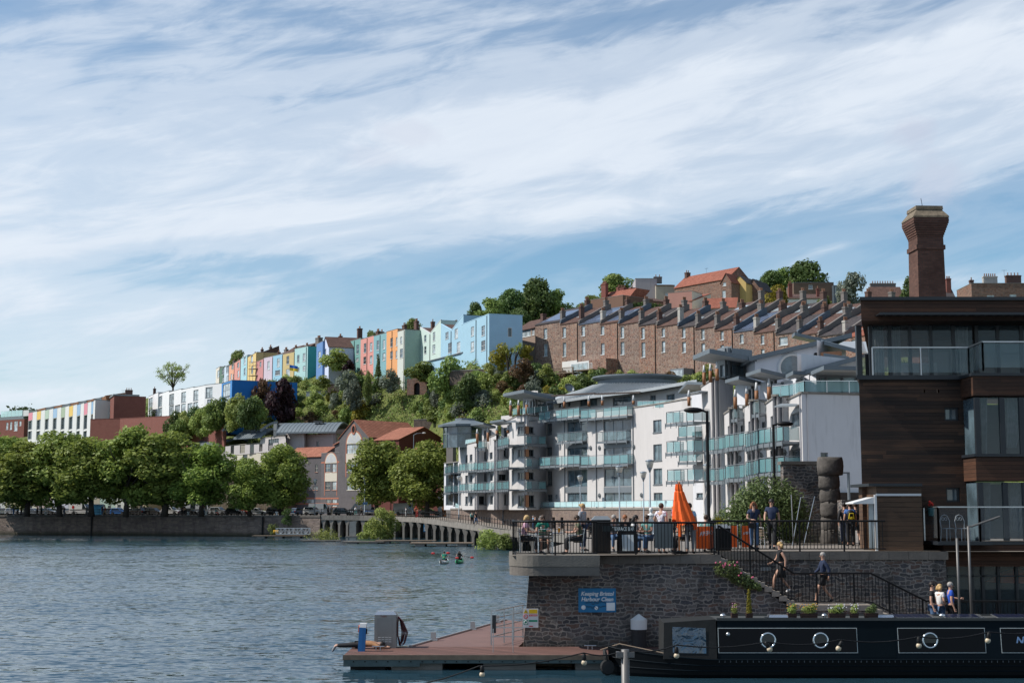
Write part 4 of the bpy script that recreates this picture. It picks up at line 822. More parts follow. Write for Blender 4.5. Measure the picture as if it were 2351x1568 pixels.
# ------------------------------------------------------------------ ground under the flats and gardens
mb=MB()
for a in([(BW.world(0,.5,5.0)),BW.world(BW.L,.5,5.0),Vector((40,190,5)),Vector((40,260,5)),Vector((-4,260,5)),Vector((-12,245,5))],
          [Vector((12,100,3.3)),Vector((60,100,3.3)),Vector((60,190,3.3)),Vector((23,190,3.3)),Vector((17,150,3.3))]):mb.poly(a)
struct('courtyard',mb,PAVE)
# ------------------------------------------------------------------ white flats
def seg(par,u0,Y0,u1,Y1,z0,z1,wins=(),mat=None,frame=None,pane=None,deep=.18,bars=(1,0),v=1050,coping=True,nm='wall',sub=False):
    f=Fac(u0,Y0,u1,Y1,v);f.zb=z0;hs=[f.rect(*w)for w in wins];mb=MB()
    hs=wall_holes(mb,f.L,0,z1-z0,hs,0,0,deep);l=Vector(f.loc())-par.location
    mb.poly([(0,.4,0),(0,.4,z1-z0),(f.L,.4,z1-z0),(f.L,.4,0)])
    o=mb.build(nm,mat or FLATW,par,loc=l,rz=f.rz)
    for h in hs:window(o,h,frame or GREYM,pane or GLASS,deep,.09,bars if h[2]-h[0]>1.3 else(0,0),GREYM if h[2]-h[0]<2.5 else None)
    if coping:mb=MB();mb.box(-.05,-.08,z1-z0,f.L+.05,.5,z1-z0+.16);mb.build('coping',CONC,o)
    return f,o
def balcony(par,u0,Y0,u1,Y1,vs,dep=1.5,h=1.15,mat=None,v=1050,post=1.3,left=True,right=True):
    f=Fac(u0,Y0,u1,Y1,v);f.zb=0;z=f.hit((u0+u1)/2,vs,-dep)[1];L=f.L;l=Vector((f.p0.x,f.p0.y,z))-par.location
    mb=MB();mb.box(0,-dep,-.16,L,.3,0);mb.box(0,-dep-.04,-.3,L,-dep+.02,-.02)
    n=max(2,round(L/post))
    for i in range(n+1):x=L*i/n;mb.box(x-.035,-dep-.09,-.5,x+.035,-dep-.04,.1)
    o=mb.build('balcony',GREYM,par,loc=l,rz=f.rz);e=.06
    pts=([(e,.2,0)]if left else[])+[(e,-dep+e,0),(L-e,-dep+e,0)]+([(L-e,.2,0)]if right else[])
    mbs=MB();fr=MB()
    for i in range(len(pts)-1):
        a,b=Vector(pts[i]),Vector(pts[i+1]);d=b-a;n=max(1,round(d.length/post))
        for k in range(n):
            p,q_=a+d*((k+.04)/n),a+d*((k+.96)/n);mbs.poly([p+Vector((0,0,.1)),q_+Vector((0,0,.1)),q_+Vector((0,0,h-.1)),p+Vector((0,0,h-.1))],(k*7+i*3)%5==2)
        for k in range(n+1):p=a+d*(k/n);fr.box(p.x-.03,p.y-.03,0,p.x+.03,p.y+.03,h)
        fr.bar(a+Vector((0,0,h)),b+Vector((0,0,h)),.1,.06)
    fr.build('railing',GREYM,o);mbs.build('glass_panel',[mat or TEALG,CLEARG],o);return o
FASC=plain('zinc_fascia',(.12,.145,.165),.5,.1,.8);SOFF=plain('slatted_soffit',(.52,.53,.54),.7,.1,2)
def plate(par,c,th=.3,m=None,nm='roof'):
    """thin tilted roof plate: far-left, near-left and near-right corners sighted (u, v, Y), the fourth completes the slab"""
    pts=[at(*p)-par.location for p in c]
    if len(pts)==3:pts.append(pts[0]+pts[2]-pts[1])
    mb=MB();mb.prism(pts,(0,0,th),0);mb.poly([p-Vector((0,0,.01))for p in pts],1);return mb.build(nm,[m or FASC,SOFF],par)
def post3(par,u,v0,v1,Y,r=.17):
    a=at(u,v0,Y)-par.location;b=at(u,v1,Y)-par.location;b=Vector((a.x,a.y,b.z));mb=MB()
    mb.tube([b,a-Vector((0,0,.7))],r,8,0);mb.tube([a-Vector((0,0,.7)),a-Vector((0,0,.35)),a],[r*1.0,r*.7,r*.5],8,1);mb.build('timber_column',[TIMBER,SOFF],par,True)
def walllamp(par,f,u,v,y=-.02):
    x,z=f.hit(u,v);p=f.world(x,y,z)-par.location;mb=MB();mb.T=Matrix.Rotation(f.rz,4,'Z');mb.ring((0,-.05,0),.26,.05,12,5);mb.lathe([(.25,-.05),(.25,.05)],12);o=mb.build('wall_light',GREYM,par,loc=p);return o
def U6(x):return 1004.3+x/3.69
def V6(y):return 857.3+y/3.69
def W6(*r):return[(U6(a),V6(b),U6(c),V6(d))for a,b,c,d in r]
def U7(x):return 1041+x/6.40
def V7(y):return 955.3+y/6.40
def W7(*r):return[(U7(a),V7(b),U7(c),V7(d))for a,b,c,d in r]
B=5.0
A=thing('apartment_block','white stepped block of flats with stacked teal balconies at the left end of its row','flats',at(1100,1165,222));A.location.z=B
ZA=15.2
seg(A,1053,232,1094,217,B,ZA,W7((172,572,208,768),(240,566,278,655),(174,872,212,1065),(242,868,278,965),(175,1178,212,1298),(243,1174,280,1298)))
seg(A,1094,217,1117,218.5,B,ZA-.8,W7((455,520,485,640),(455,800,486,950),(372,1170,460,1298),(462,1120,486,1298)),FLATS,pane=GLASSD)
seg(A,1117,218.5,1139,207,B,ZA+.6,W7((533,538,574,628),(535,848,578,945),(538,1166,580,1298)))
seg(A,1139,207,1165,209,B,ZA-.2,W7((740,470,780,590),(655,850,778,945),(748,1140,784,1298)),FLATS,pane=GLASSD)
seg(A,1020,240,1053,232,B,ZA-2.5,[(1024,1030,1040,1160),(1042,1030,1051,1160)],FLATS)
for(x0,Y0,x1,Y1,ys)in((215,224,488,216,(788,1092)),(490,216,790,207,(772,1082)),(0,238,96,230,(812,1112))):
    for y in ys:balcony(A,U7(x0),Y0,U7(x1),Y1,V7(y),1.5)
balcony(A,U7(380),217,U7(490),216.5,V7(475),.7);balcony(A,U7(672),208,U7(800),207,V7(450),.8)
c=at(U7(170),1000,228)-A.location;mb=MB();mb.lathe([(3.4,9.8),(3.4,13.1)],10,(c.x,c.y,0));mb.build('glass_turret',GLASSB,A);mb=MB()
for k in range(10):w=2*math.pi*k/10;mb.box(c.x+3.42*math.cos(w)-.07,c.y+3.42*math.sin(w)-.07,9.8,c.x+3.42*math.cos(w)+.07,c.y+3.42*math.sin(w)+.07,13.1)
mb.lathe([(3.46,11.9),(3.46,12.05)],10,(c.x,c.y,0));mb.build('mullions',GREYM,A);mb=MB();mb.lathe([(4.3,13.1),(4.35,13.45),(1.6,14.2),(1.6,14.5),(.1,14.6)],10,(c.x,c.y,0));mb.build('turret_roof',ZINC,A)
plate(A,[(U7(250),V7(140),224),(U7(440),V7(118),210),(U7(625),V7(176),211)],.28)
plate(A,[(U7(535),V7(100),214),(U7(735),V7(72),203),(U7(850),V7(112),204)],.28)
for x,ya,yb,Y in((350,190,400,215),(508,170,372,213.5),(638,140,362,210),(803,130,250,207)):post3(A,U7(x),V7(ya),V7(yb),Y,.2)
seg(A,U7(420),221,U7(620),218,14.6,18.0,W7((448,210,495,345),(520,205,560,340)),FLATW,coping=False);seg(A,U7(700),214,U7(830),212,14.6,19,W7((738,170,800,320)),FLATW,coping=False)
glass_rail(A,[at(U7(110),V7(425),227)-A.location,at(U7(345),V7(400),219)-A.location],.8,FROST,1.2)
glass_rail(A,[at(U7(545),V7(375),214)-A.location,at(U7(700),V7(368),210)-A.location],.8,FROST,1.2)
ZT=17.9
T=thing('apartment_block','white tower of flats with oval windows, timber columns and tilted zinc roof plate','flats',at(1200,1165,200));T.location.z=B
ov=[]
f,o=seg(T,1165,209,1187,198,B,ZT,(),FLATW)
for y in(250,570,890,1235):
    x,z=f.hit(U7(880),V7(y));mb=MB();mb.T=Matrix.Translation((x,-.02,z))@Matrix.Diagonal((1,1,1.55,1));mb.ring((0,0,0),.42,.07,16,5);e=mb.build('oval_window',GREYM,o);mb=MB();mb.T=Matrix.Translation((x,-.03,z))@Matrix.Diagonal((1,1,1.55,1));mb.poly([(.42*math.cos(2*math.pi*k/16),0,.42*math.sin(2*math.pi*k/16))for k in range(16)]);mb.build('pane',GLASSL,e)
seg(T,1187,198,1209,196,B,ZT,W7((942,155,1072,262),(942,490,1072,598),(942,822,1072,932),(945,1160,1076,1330)),FLATW,pane=GLASS,bars=(2,0))
seg(T,1209,196,1236,199,B,ZT,W7((1100,150,1186,258),(1100,485,1188,595),(1100,820,1188,930),(1100,1158,1196,1335)),FLATS,pane=GLASSD)
seg(T,1236,199,1255,202,B,ZT,(),FLATS)
for y0,y1 in((148,260),(483,596),(818,930),(1156,1335)):
    p=at(U7(1085),V7(y1),195.9)-T.location;q_=at(U7(1085),V7(y0),195.9)-T.location;mb=MB();mb.box(p.x-.22,p.y-.1,p.z,p.x+.22,p.y+.2,q_.z);mb.build('timber_post',TIMBER,T)
for y in(402,738,1068):
    balcony(T,U7(800),204,U7(965),196.5,V7(y),1.5,right=False);balcony(T,U7(930),197,U7(1248),199,V7(y+6),2.0,left=False)
plate(T,[(U6(555),V6(195),206),(U6(733),V6(163),191),(U6(1000),V6(226),194)],.42)
for x,ya,yb in((620,228,362),(688,226,355),(757,222,345)):post3(T,U6(x),V6(ya),V6(yb),197-(x-620)*.012,.2)
seg(T,U6(725),202,U6(830),199,ZT-.2,21.6,W6((735,235,775,330),(785,232,825,335)),FLATW,pane=GLASSL,coping=False);seg(T,U6(830),199,U6(985),203,ZT-.2,21.4,W6((840,232,920,300),(930,250,975,300)),GREYM,pane=GLASSB,coping=False)
glass_rail(T,[at(U6(640),V6(358),198)-T.location,at(U6(765),V6(345),195)-T.location,at(U6(935),V6(330),198)-T.location],.95,TEALG,1.4)
plate(T,[(U6(585),V6(412),199),(U6(690),V6(418),196),(U6(850),V6(400),197),(U6(700),V6(392),200)],.1,GREYM,'sun_canopy')
K=thing('apartment_block','curved white flats with tall glazed bays under a round zinc roof and drum','flats',at(1400,1165,185));K.location.z=B
ZK=17.75
cp=[(1253,202),(1290,195),(1302,193.4),(1352,187.5),(1382,184.5),(1452,179.5),(1478,177),(1520,172.5),(1568,166.5),(1590,165)]
wk=W6((923,430,970,522),(923,627,970,752),(926,828,972,948),(928,1025,974,1103),(1083,415,1270,578),(1110,620,1270,690),(1083,625,1270,775),(1088,820,1270,960),(1090,1012,1270,1103),(1405,403,1642,572),(1408,590,1642,768),(1410,810,1645,955),(1412,1008,1646,1103),(1827,398,1925,492),(1828,603,1925,733),(1830,806,1928,937),(1832,1010,1930,1096))
del wk[5]
for i in range(len(cp)-1):
    (u0,Y0),(u1,Y1)=cp[i],cp[i+1];ws=[w for w in wk if u0-3<(w[0]+w[2])/2<u1+1]
    big=i in(2,4)
    f,o=seg(K,u0,Y0,u1,Y1,B,ZK,ws,FLATW,pane=[GLASSB,GLASS,GLASSL][i%3]if not big else GLASSB,bars=(2,0)if big else(1,0))
    if big:
        for ya,yb in((582,622),(962,1008)):a=f.rect(U6(1086 if i==2 else 1410),V6(ya),U6(1269 if i==2 else 1645),V6(yb));mb=MB();mb.box(a[0],-.03,a[1],a[2],0,a[3]);mb.build('spandrel',GREYM,o)
    if i in(1,3,5):mb=MB();x=f.L*(.6 if i!=5 else .1);mb.tube([(x,-.08,0),(x,-.08,ZK-B)],.07,6);mb.build('drainpipe',GREYM,o)
    for(x,y)in((1300,630),(1375,630),(1666,620),(1375,1033),(1012,1042),(843,1042),(1732,1030)):
        if u0<U6(x)<u1:walllamp(K,f,U6(x),V6(y))
for(x0,Y0,x1,Y1,y)in((940,197,1292,187.5,372),(1292,187.5,1695,179.5,362),(1050,193,1272,188,572),(1388,184,1642,180.2,568),(942,197,1292,187.5,772),(1292,187.5,1697,179.5,768)):
    balcony(K,U6(x0),Y0,U6(x1),Y1,V6(y),1.6 if x1-x0>300 else .8,1.2,TEALG if x1-x0>300 else CLEARG,post=1.6)
glass_rail(K,[at(U6(1695),V6(298),179)-K.location,at(1500,V6(297),174.5)-K.location,at(1592,V6(287),164.6)-K.location],.95,TEALG,1.8)
pc_=[(1268,207),(1330,199),(1400,191),(1470,185),(1530,179),(1592,172)]
wp=W6((1030,228,1070,285),(1105,222,1128,280),(1205,213,1282,270),(1285,210,1352,268),(1485,205,1640,262),(1800,188,1850,258),(1918,186,2010,258))
for i in range(5):
    (u0,Y0),(u1,Y1)=pc_[i],pc_[i+1];f,o=seg(K,u0,Y0,u1,Y1,ZK-.1,20.4,[w for w in wp if u0<(w[0]+w[2])/2<u1],FLATW,pane=GLASSB,coping=False,v=920)
for x,ya,yb,Y in((1075,195,290,193),(1282,190,278,187),(1396,185,270,184.5),(1660,185,262,180)):post3(K,U6(x),V6(ya),V6(yb),Y,.17)
ce=at(1463,880,200);ce=Vector((ce.x,ce.y,0));RX,RY=5.6,5.2
ev=[(1262,204.5),(1300,199),(1345,193.5),(1400,188.5),(1450,184.5),(1500,179.5),(1550,174),(1600,169)];mb=MB();ep=[];dp=[]
for i,(u,Y)in enumerate(ev):
    p=at(u,905,Y);ep.append(Vector((p.x,p.y,20.35))-K.location);w=math.pi*(1.08+.84*i/7);dp.append(Vector((ce.x+RX*1.15*math.cos(w),ce.y+RY*math.sin(w),22.3))-K.location)
for i in range(7):
    for k in range(6):
        a,b=ep[i].lerp(ep[i+1],k/6),ep[i].lerp(ep[i+1],(k+1)/6);c,d=dp[i].lerp(dp[i+1],(k+1)/6),dp[i].lerp(dp[i+1],k/6);mb.poly([a,b,c,d])
        up_=Vector((0,0,.06));mb.bar(a+up_,d+up_,.07,.1)
    mb.hexa([ep[i]-Vector((0,0,.35)),ep[i+1]-Vector((0,0,.35)),ep[i+1]+Vector((0,.4,-.35)),ep[i]+Vector((0,.4,-.35)),ep[i]+Vector((0,0,.05)),ep[i+1]+Vector((0,0,.05)),ep[i+1]+Vector((0,.4,.05)),ep[i]+Vector((0,.4,.05))])
bkp=[Vector((ce.x+14,ce.y+4,20.3))-K.location,Vector((ce.x-16,ce.y+14,20.3))-K.location]
mb.poly([ep[7],bkp[0],dp[7]]);mb.poly([ep[0],dp[0],bkp[1]]);mb.build('roof',plain('zinc_seamed',(.33,.355,.37),.5,.1,.6,metal=.15),K)
l=ce-K.location;mb=MB();mb.lathe([(RX,22.0-B),(RX,23.1-B)],36,(l.x,l.y,0),0,1.0,RY/RX);mb.build('drum',ZINC,K)
mb=MB();mb.lathe([(RX,22.9-B),(RX*1.13,23.35-B),(RX*1.13,23.55-B),(.1,23.8-B)],36,(l.x,l.y,0),0,1.0,RY/RX);mb.build('drum_roof',ZINC,K)
plate(K,[(U6(2040),V6(170),172),(U6(2110),V6(92),160),(1640,V6(100),156)],.3)
for(x0,y0,Y0,x1,y1,Y1)in((965,190,196,1330,168,186),(1330,175,186,1715,160,180)):
    a,b=at(U6(x0),V6(y0),Y0)-K.location,at(U6(x1),V6(y1),Y1)-K.location;mb=MB();n=22
    for k in range(n):p=a.lerp(b,(k+.5)/n);mb.bar(p,p+Vector((.5,1.6,.1)),.09,.16)
    mb.bar(a,b,.1,.2);mb.build('pergola',plain('pergola_slats',(.05,.035,.03),.7),K)
def U5(x):return 1530.6+x/3.658
def V5(y):return 765.3+y/3.658
def W5(*r):return[(U5(a),V5(b),U5(c),V5(d))for a,b,c,d in r]
D=thing('apartment_block','large white stepped flats with shed roofs and a round window beside the timber building','flats',at(1750,1200,125));D.location.z=3.3
b0=3.3
f,o=seg(D,1612.6,147,1644,137,b0,17.6,(),FLATW)
for y in(612,866,1112):
    x,z=f.hit(U5(391),V5(y));mb=MB();mb.T=Matrix.Translation((x,-.02,z))@Matrix.Diagonal((1,1,1.7,1));mb.ring((0,0,0),.5,.07,16,5);e=mb.build('oval_window',GREYM,o);mb=MB();mb.T=Matrix.Translation((x,-.03,z))@Matrix.Diagonal((1,1,1.7,1));mb.poly([(.5*math.cos(2*math.pi*k/16),0,.5*math.sin(2*math.pi*k/16))for k in range(16)]);mb.build('pane',GLASSL,e)
seg(D,1590,149,1612.6,147,b0,17.0,W5((312,560,360,632),(312,815,352,885),(250,1340,320,1380),(200,830,296,870)),FLATS,pane=GLASSB)
seg(D,1644,137,1686,140,b0,17.6,(),FLATS)
seg(D,1664.5,137,1685,129,b0,14.1,W5((513,782,540,852),(515,1042,541,1116)))
f1,_=seg(D,1685,129,1709,131,b0,14.1,W5((622,770,648,850)),FLATS);walllamp(D,f1,U5(609),V5(1052))
seg(D,1708,129.5,1734,121,b0,14.2,W5((685,744,712,815),(686,1020,714,1092)))
f1,_=seg(D,1734,121,1760,123,b0,14.2,W5((800,740,830,830)),FLATS);walllamp(D,f1,U5(787),V5(1030))
seg(D,1759,121.5,1787,112,b0,13.9,W5((872,702,902,772),(876,990,905,1072)))
f1,_=seg(D,1787,112,1812,113.5,b0,13.9,(),FLATS);walllamp(D,f1,U5(985),V5(1003))
seg(D,1811,112.5,1843.6,106,b0,13.6,W5((1040,682,1130,775),(1042,982,1132,1072)),pane=GLASSB,bars=(1,0))
f2,oE=seg(D,1843.6,106,1985,107.5,b0,13.6,W5((1292,1000,1356,1060)),FLATS)
for(x0,Y0,x1,Y1,y,dp_)in((125,146,362,141,735,1.8),(125,146,362,141,990,1.8),(128,146,362,141,1236,1.8),(155,149,300,147,868,1.0),(155,149,308,147,1076,1.0),(460,135,652,129,966,1.6),(460,135,652,129,1234,1.6),(630,127,836,121,936,1.6),(630,127,836,121,1208,1.6),(820,118,936,112,908,1.6),(930,112.5,1146,107.5,900,1.6),(820,118,936,112,1170,1.6),(930,112.5,1150,107.5,1160,1.6)):
    balcony(D,U5(x0),Y0,U5(x1),Y1,V5(y),dp_,1.2,post=1.2)
for(x0,Y0,x1,Y1,y)in((595,129.5,650,128.5,712),(772,121.5,836,120.5,672)):balcony(D,U5(x0),Y0,U5(x1),Y1,V5(y),.6,1.2,CLEARG)
plate(D,[(U5(220),V5(222),146),(U5(360),V5(166),132),(U5(758),V5(238),134)],.42)
plate(D,[(U5(490),V5(418),134),(U5(605),V5(387),124),(U5(797),V5(434),126)],.3)
plate(D,[(U5(665),V5(364),127),(U5(790),V5(323),116),(U5(1006),V5(374),118)],.3)
plate(D,[(U5(1000),V5(376),114),(U5(1062),V5(345),109),(U5(1168),V5(348),110)],.28)
plate(D,[(U5(1210),V5(352),112),(U5(1320),V5(305),104.5),(U5(1730),V5(312),105)],.3)
for x,ya,yb,Y in((313,268,432,138),(367,255,412,136.5),(422,236,398,135),(575,470,634,128.5),(672,442,606,125),(753,412,586,121),(858,380,556,118),(186,478,610,145)):post3(D,U5(x),V5(ya),V5(yb),Y,.17)
seg(D,U5(440),141,U5(530),138,17.4,20.9,W5((448,270,485,362),(490,262,522,358)),GREYM,pane=GLASSL,coping=False);seg(D,U5(528),138,U5(735),140,17.4,20.7,W5((538,255,660,355),(675,280,722,350)),GREYM,pane=GLASSB,coping=False)
seg(D,U5(600),132.5,U5(720),130,14,16.6,W5((680,470,716,580)),FLATS,coping=False);seg(D,U5(795),126,U5(905),123,14,16.2,W5((838,405,905,530)),FLATS,coping=False)
f1,_=seg(D,U5(905),123,U5(1075),118,13.7,15.8,(),FLATS,coping=False);walllamp(D,f1,U5(975),V5(436));seg(D,U5(1075),116,U5(1170),112,13.4,15.6,W5((1082,395,1146,478)),FLATS,pane=GLASSB,coping=False)
seg(D,U5(1168),113,U5(1275),111,13.4,15.5,(),FLATS,coping=False);seg(D,U5(1272),111,U5(1720),112,13.4,15.6,W5((1278,368,1345,500),(1350,362,1480,498),(1485,362,1600,498),(1605,362,1715,498)),GREYM,pane=glass('curtained_glass',(.10,.17,.18),.1,.8),coping=False,bars=(1,0))
glass_rail(D,[at(U5(890),V5(545),112.8)-D.location,at(U5(1030),V5(532),110.5)-D.location,at(U5(1158),V5(505),106.4)-D.location,at(U5(1720),V5(505),107.6)-D.location],.95,TEALG,1.6)
fS=Fac(U5(742),134,U5(1322),134,830);fS.zb=14;pts=[fS.hit(U5(x),V5(y))for x,y in((742,225),(1322,92))]
mb=MB();mb.poly([(0,0,0),(fS.L,0,0),(fS.L,0,pts[1][1]),(0,0,pts[0][1])]);mb.poly([(fS.L,0,0),(fS.L,12,0),(fS.L,12,pts[1][1]),(fS.L,0,pts[1][1])]);mb.poly([(0,0,0),(0,0,pts[0][1]),(0,12,pts[0][1]),(0,12,0)])
sl=mb.build('wall',render_wall('flats_lavender_render',(.60,.61,.65),.05),D,loc=Vector(fS.loc())-D.location,rz=fS.rz)  # white render with bluish lavender shade put into its colour
r0,r1=Vector((-.6,0,pts[0][1]-.14)),Vector((fS.L+2.6,0,pts[1][1]+.62));mb=MB();mb.hexa([r0+Vector((0,-.5,0)),r1+Vector((0,-.5,0)),r1+Vector((0,13,0)),r0+Vector((0,13,0)),r0+Vector((0,-.5,.42)),r1+Vector((0,-.5,.42)),r1+Vector((0,13,.42)),r0+Vector((0,13,.42))]);mb.build('shed_roof',FASC,sl)
x,z=fS.hit(U5(1057),V5(290));mb=MB();mb.ring((x,-.03,z),1.28,.16,28,6);e=mb.build('round_window',WHITE,sl);mb=MB();mb.poly([(x+1.2*math.cos(2*math.pi*k/28),-.03,z+1.2*math.sin(2*math.pi*k/28))for k in range(28)]);mb.build('pane',GLASSB,e)
x,z=fS.hit(U5(1254),V5(182));mb=MB();mb.poly([(x+.24*math.cos(k*.7854),-.02,z+.24*math.sin(k*.7854))for k in range(8)]);mb.build('vent',DARKM,sl)
plate(D,[(U5(1050),V5(40),158),(U5(1075),V5(18),150),(U5(1330),V5(75),150)],.35)
f1,_=seg(D,U5(1322),128,U5(1530),134,14,20.3,(),FLATS,coping=False);plate(D,[(U5(1322),V5(88),138),(U5(1322),V5(95),126.5),(U5(1612),V5(170),126.5)],.35)
plate(D,[(U5(1380),V5(85),146),(U5(1610),V5(158),139),(U5(1720),V5(180),136),(U5(1720),V5(85),150)],.2,MATS['zinc_seamed'])
seg(D,U5(1315),124,U5(1480),123,15,18.7,(),planks('brown_cladding',(.10,.045,.022),(.13,.06,.03),.14,fade=.2),coping=False);plate(D,[(U5(1318),V5(186),130),(U5(1318),V5(190),122.5),(U5(1535),V5(222),122.5)],.25)
seg(D,U5(1150),115,U5(1720),121,15.4,17.6,(),FLATS,coping=False);pl_=plate(D,[(U5(1165),V5(343),124),(U5(1165),V5(345),113.5),(U5(1720),V5(196),113.5)],.38);mb=MB();fS=Fac(U5(1330),114.5,U5(1720),118.5,850);fS.zb=16;q_=[fS.hit(U5(a),V5(b))for a,b in((1330,300),(1720,192))];mb.poly([(0,0,0),(fS.L,0,0),(fS.L,0,q_[1][1]),(0,0,q_[0][1])]);mb.build('wall',FLATS,D,loc=Vector(fS.loc())-D.location,rz=fS.rz)
for(c)in([(168,512,146),(270,495,142),(362,492,142),(300,486,147)],[(902,622,112),(960,600,111),(1128,602,107.3),(1090,612,106)]):plate(D,[(U5(a),V5(b),Y)for a,b,Y in c],.1,GREYM,'sun_canopy')
mb=MB();a=f2.hit(U5(1440),V5(1335));b=f2.hit(U5(1640),V5(1480));mb.box(a[0],-.25,0,b[0]+1,-.02,a[1]);mb.build('louvre_screen',planks('dark_louvres',(.05,.036,.03),(.07,.05,.04),.12,fade=.3),oE)
# ------------------------------------------------------------------ buildings along the road
def U3(x):return 477.7+x/4.0
def V3(y):return 943+y/4.0
def W3(*r):return[(U3(a),V3(b),U3(c),V3(d))for a,b,c,d in r]
CREAM=plain('cream_frame',(.52,.48,.40),.6,.05)
f=Fac(779,306,846.5,299,1050);f.zb=3.9;h=f.hit(812,V3(245))[1];ha=f.hit(814,V3(85))[1]
o=house('grey brick gabled warehouse style building with arched white windows and an orange pantile roof',f,h,15,BRICKG,'gfront',PANT,ha-h,wins=W3((1275,312,1410,390),(1275,480,1410,556),(1275,650,1410,726)),zb=3.9,drop=-1,frame=CREAM,bars=(5,1),cat='building',name='warehouse',sill=CREAM,side=BRICKG,eave=.35)
a=f.rect(U3(1272),V3(310),U3(1412),V3(560));mb=MB();mb.box(a[0],-.06,f.hit(0+U3(1300),V3(478))[1],a[2],-.005,f.hit(U3(1300),V3(392))[1]);mb.build('white_panel',CREAM,o)
def archwin(o,f,x0,x1,y,r_out):
    xa,z=f.hit(U3(x0),V3(y));xb,_=f.hit(U3(x1),V3(y));c=(xa+xb)/2;r=(xb-xa)/2;n=16;mb=MB()
    mb.poly([(c+r*math.cos(math.pi*k/n),-.04,z+r*math.sin(math.pi*k/n))for k in range(n+1)]);e=mb.build('arched_window',CREAM,o);mb=MB()
    for k in range(3):w0,w1=math.pi*(k+.08)/3,math.pi*(k+.92)/3;mb.poly([(c,-.05,z+.1)]+[(c+r*.86*math.cos(w0+(w1-w0)*j/5),-.05,z+.1+r*.84*math.sin(w0+(w1-w0)*j/5))for j in range(6)])
    mb.build('pane',plain('frosted_pane',(.42,.43,.44),.3,.1),e);mb=MB()
    for k in range(n):w0,w1=math.pi*k/n,math.pi*(k+1)/n;mb.poly([(c+r*math.cos(w0),-.03,z+r*math.sin(w0)),(c+(r+r_out)*math.cos(w0),-.03,z+(r+r_out)*math.sin(w0)),(c+(r+r_out)*math.cos(w1),-.03,z+(r+r_out)*math.sin(w1)),(c+r*math.cos(w1),-.03,z+r*math.sin(w1))])
    mb.box(xa-r_out,-.03,z-7,xa,-.004,z);mb.box(xb,-.03,z-7,xb+r_out,-.004,z);mb.build('brick_arch',BRICKR,o)
archwin(o,f,1274,1411,305,.32)
x,z=f.hit(U3(1340),V3(172));mb=MB();mb.T=Matrix.Translation((x,-.05,z))@Matrix.Diagonal((1,1,1.5,1));mb.ring((0,0,0),.62,.16,20,5);e=mb.build('oculus_surround',BRICKR,o);mb=MB();mb.T=Matrix.Translation((x,-.04,z))@Matrix.Diagonal((1,1,1.5,1));mb.poly([(.6*math.cos(k*math.pi/10),0,.6*math.sin(k*math.pi/10))for k in range(20)]);mb.build('louvre',DARKM,e)
f=Fac(U3(1040),311,779,306,1050);f.zb=3.9;h=f.hit(U3(1100),V3(388))[1]
o=house('grey brick wing with orange brick bands and a tall arched window left of the gable',f,h,10,BRICKG,'flat',PANT,wins=W3((1077,486,1120,562),(1140,486,1183,562),(1077,650,1120,726),(1140,650,1183,726),(1085,808,1125,845),(1140,808,1180,880)),zb=3.9,drop=-1,frame=CREAM,bars=(1,1),cat='building',name='warehouse',sill=BRICKR)
archwin(o,f,1077,1183,482,.25);a=f.rect(U3(1076),V3(566),U3(1184),V3(646));mb=MB();mb.box(a[0],-.05,a[1],a[2],-.005,a[3]);mb.build('white_panel',CREAM,o)
for y in(470,800,850):z=f.hit(U3(1100),V3(y))[1];mb=MB();mb.box(-.02,-.02,z-.25,f.L,-.003,z+.1);mb.build('brick_band',BRICKR,o)
mb=MB();x0=f.hit(U3(1130),V3(300))[0];mb.prism([(x0,1,h),(f.L+1,1,h),(f.L+1,1,h+3.4),(x0,1,h+2.2)],(0,6,0));e=mb.build('stair_tower',BRICKG,o);mb=MB();mb.hexa([(x0-.3,.6,h+1.6),(f.L+1,.6,h+2.8),(f.L+1,6,h+4.2),(x0-.3,6,h+3.0),(x0-.3,.6,h+1.8),(f.L+1,.6,h+3.0),(f.L+1,6,h+4.4),(x0-.3,6,h+3.2)]);mb.build('roof',PANT,o)
f=Fac(U3(690),318,U3(1040),311.3,1050);f.zb=3.9;h=f.hit(U3(950),V3(420))[1]
o=house('low grey brick range with a sloping orange roof behind the double plane tree',f,h,9,BRICKG,'gable',PANT,2.2,wins=W3((985,490,1007,562),(925,690,948,726),(965,690,1007,726),(715,808,760,880),(775,808,815,880),(905,808,975,845)),zb=3.9,drop=-1,frame=CREAM,bars=(1,1),cat='building',name='warehouse',sill=BRICKR)
for y in(800,850):z=f.hit(U3(900),V3(y))[1];mb=MB();mb.box(0,-.02,z-.25,f.L,-.003,z+.1);mb.build('brick_band',BRICKR,o)
f=Fac(U3(1475),300,U3(1755),297,1050);f.zb=3.9;h=f.hit(U3(1600),V3(330))[1]
o=house('dark brick range behind the third plane tree with orange bands at street level',f,h,9,BRICKG,'gable',PANT,2.0,wins=W3((1595,800,1635,880),(1515,800,1545,880),(1690,800,1730,860)),zb=3.9,drop=-1,frame=CREAM,cat='building',name='warehouse')
f=Fac(U3(1752),291,U3(2196),303,1050);f.zb=3.9;h=f.hit(U3(1760),V3(262))[1];ha=f.hit(U3(1985),V3(152))[1]
o=house('plain dark red brick gable building with an orange tiled roof right of the grey warehouse',f,h,7,BRICKD,'gfront',PANT,ha-h,zb=3.9,drop=-1,cat='building',name='warehouse',wins=W3((1830,800,1870,870),(2060,800,2100,890)))
f=Fac(U3(1900),288,U3(2200),284,1050);f.zb=3.9;h=f.hit(U3(2000),V3(300))[1]
house('low orange roofed brick house half hidden by the rightmost plane tree',f,h-1.2,4,BRICKD,'gable',PANT,1.2,zb=3.9,drop=-1,cat='building',name='house')
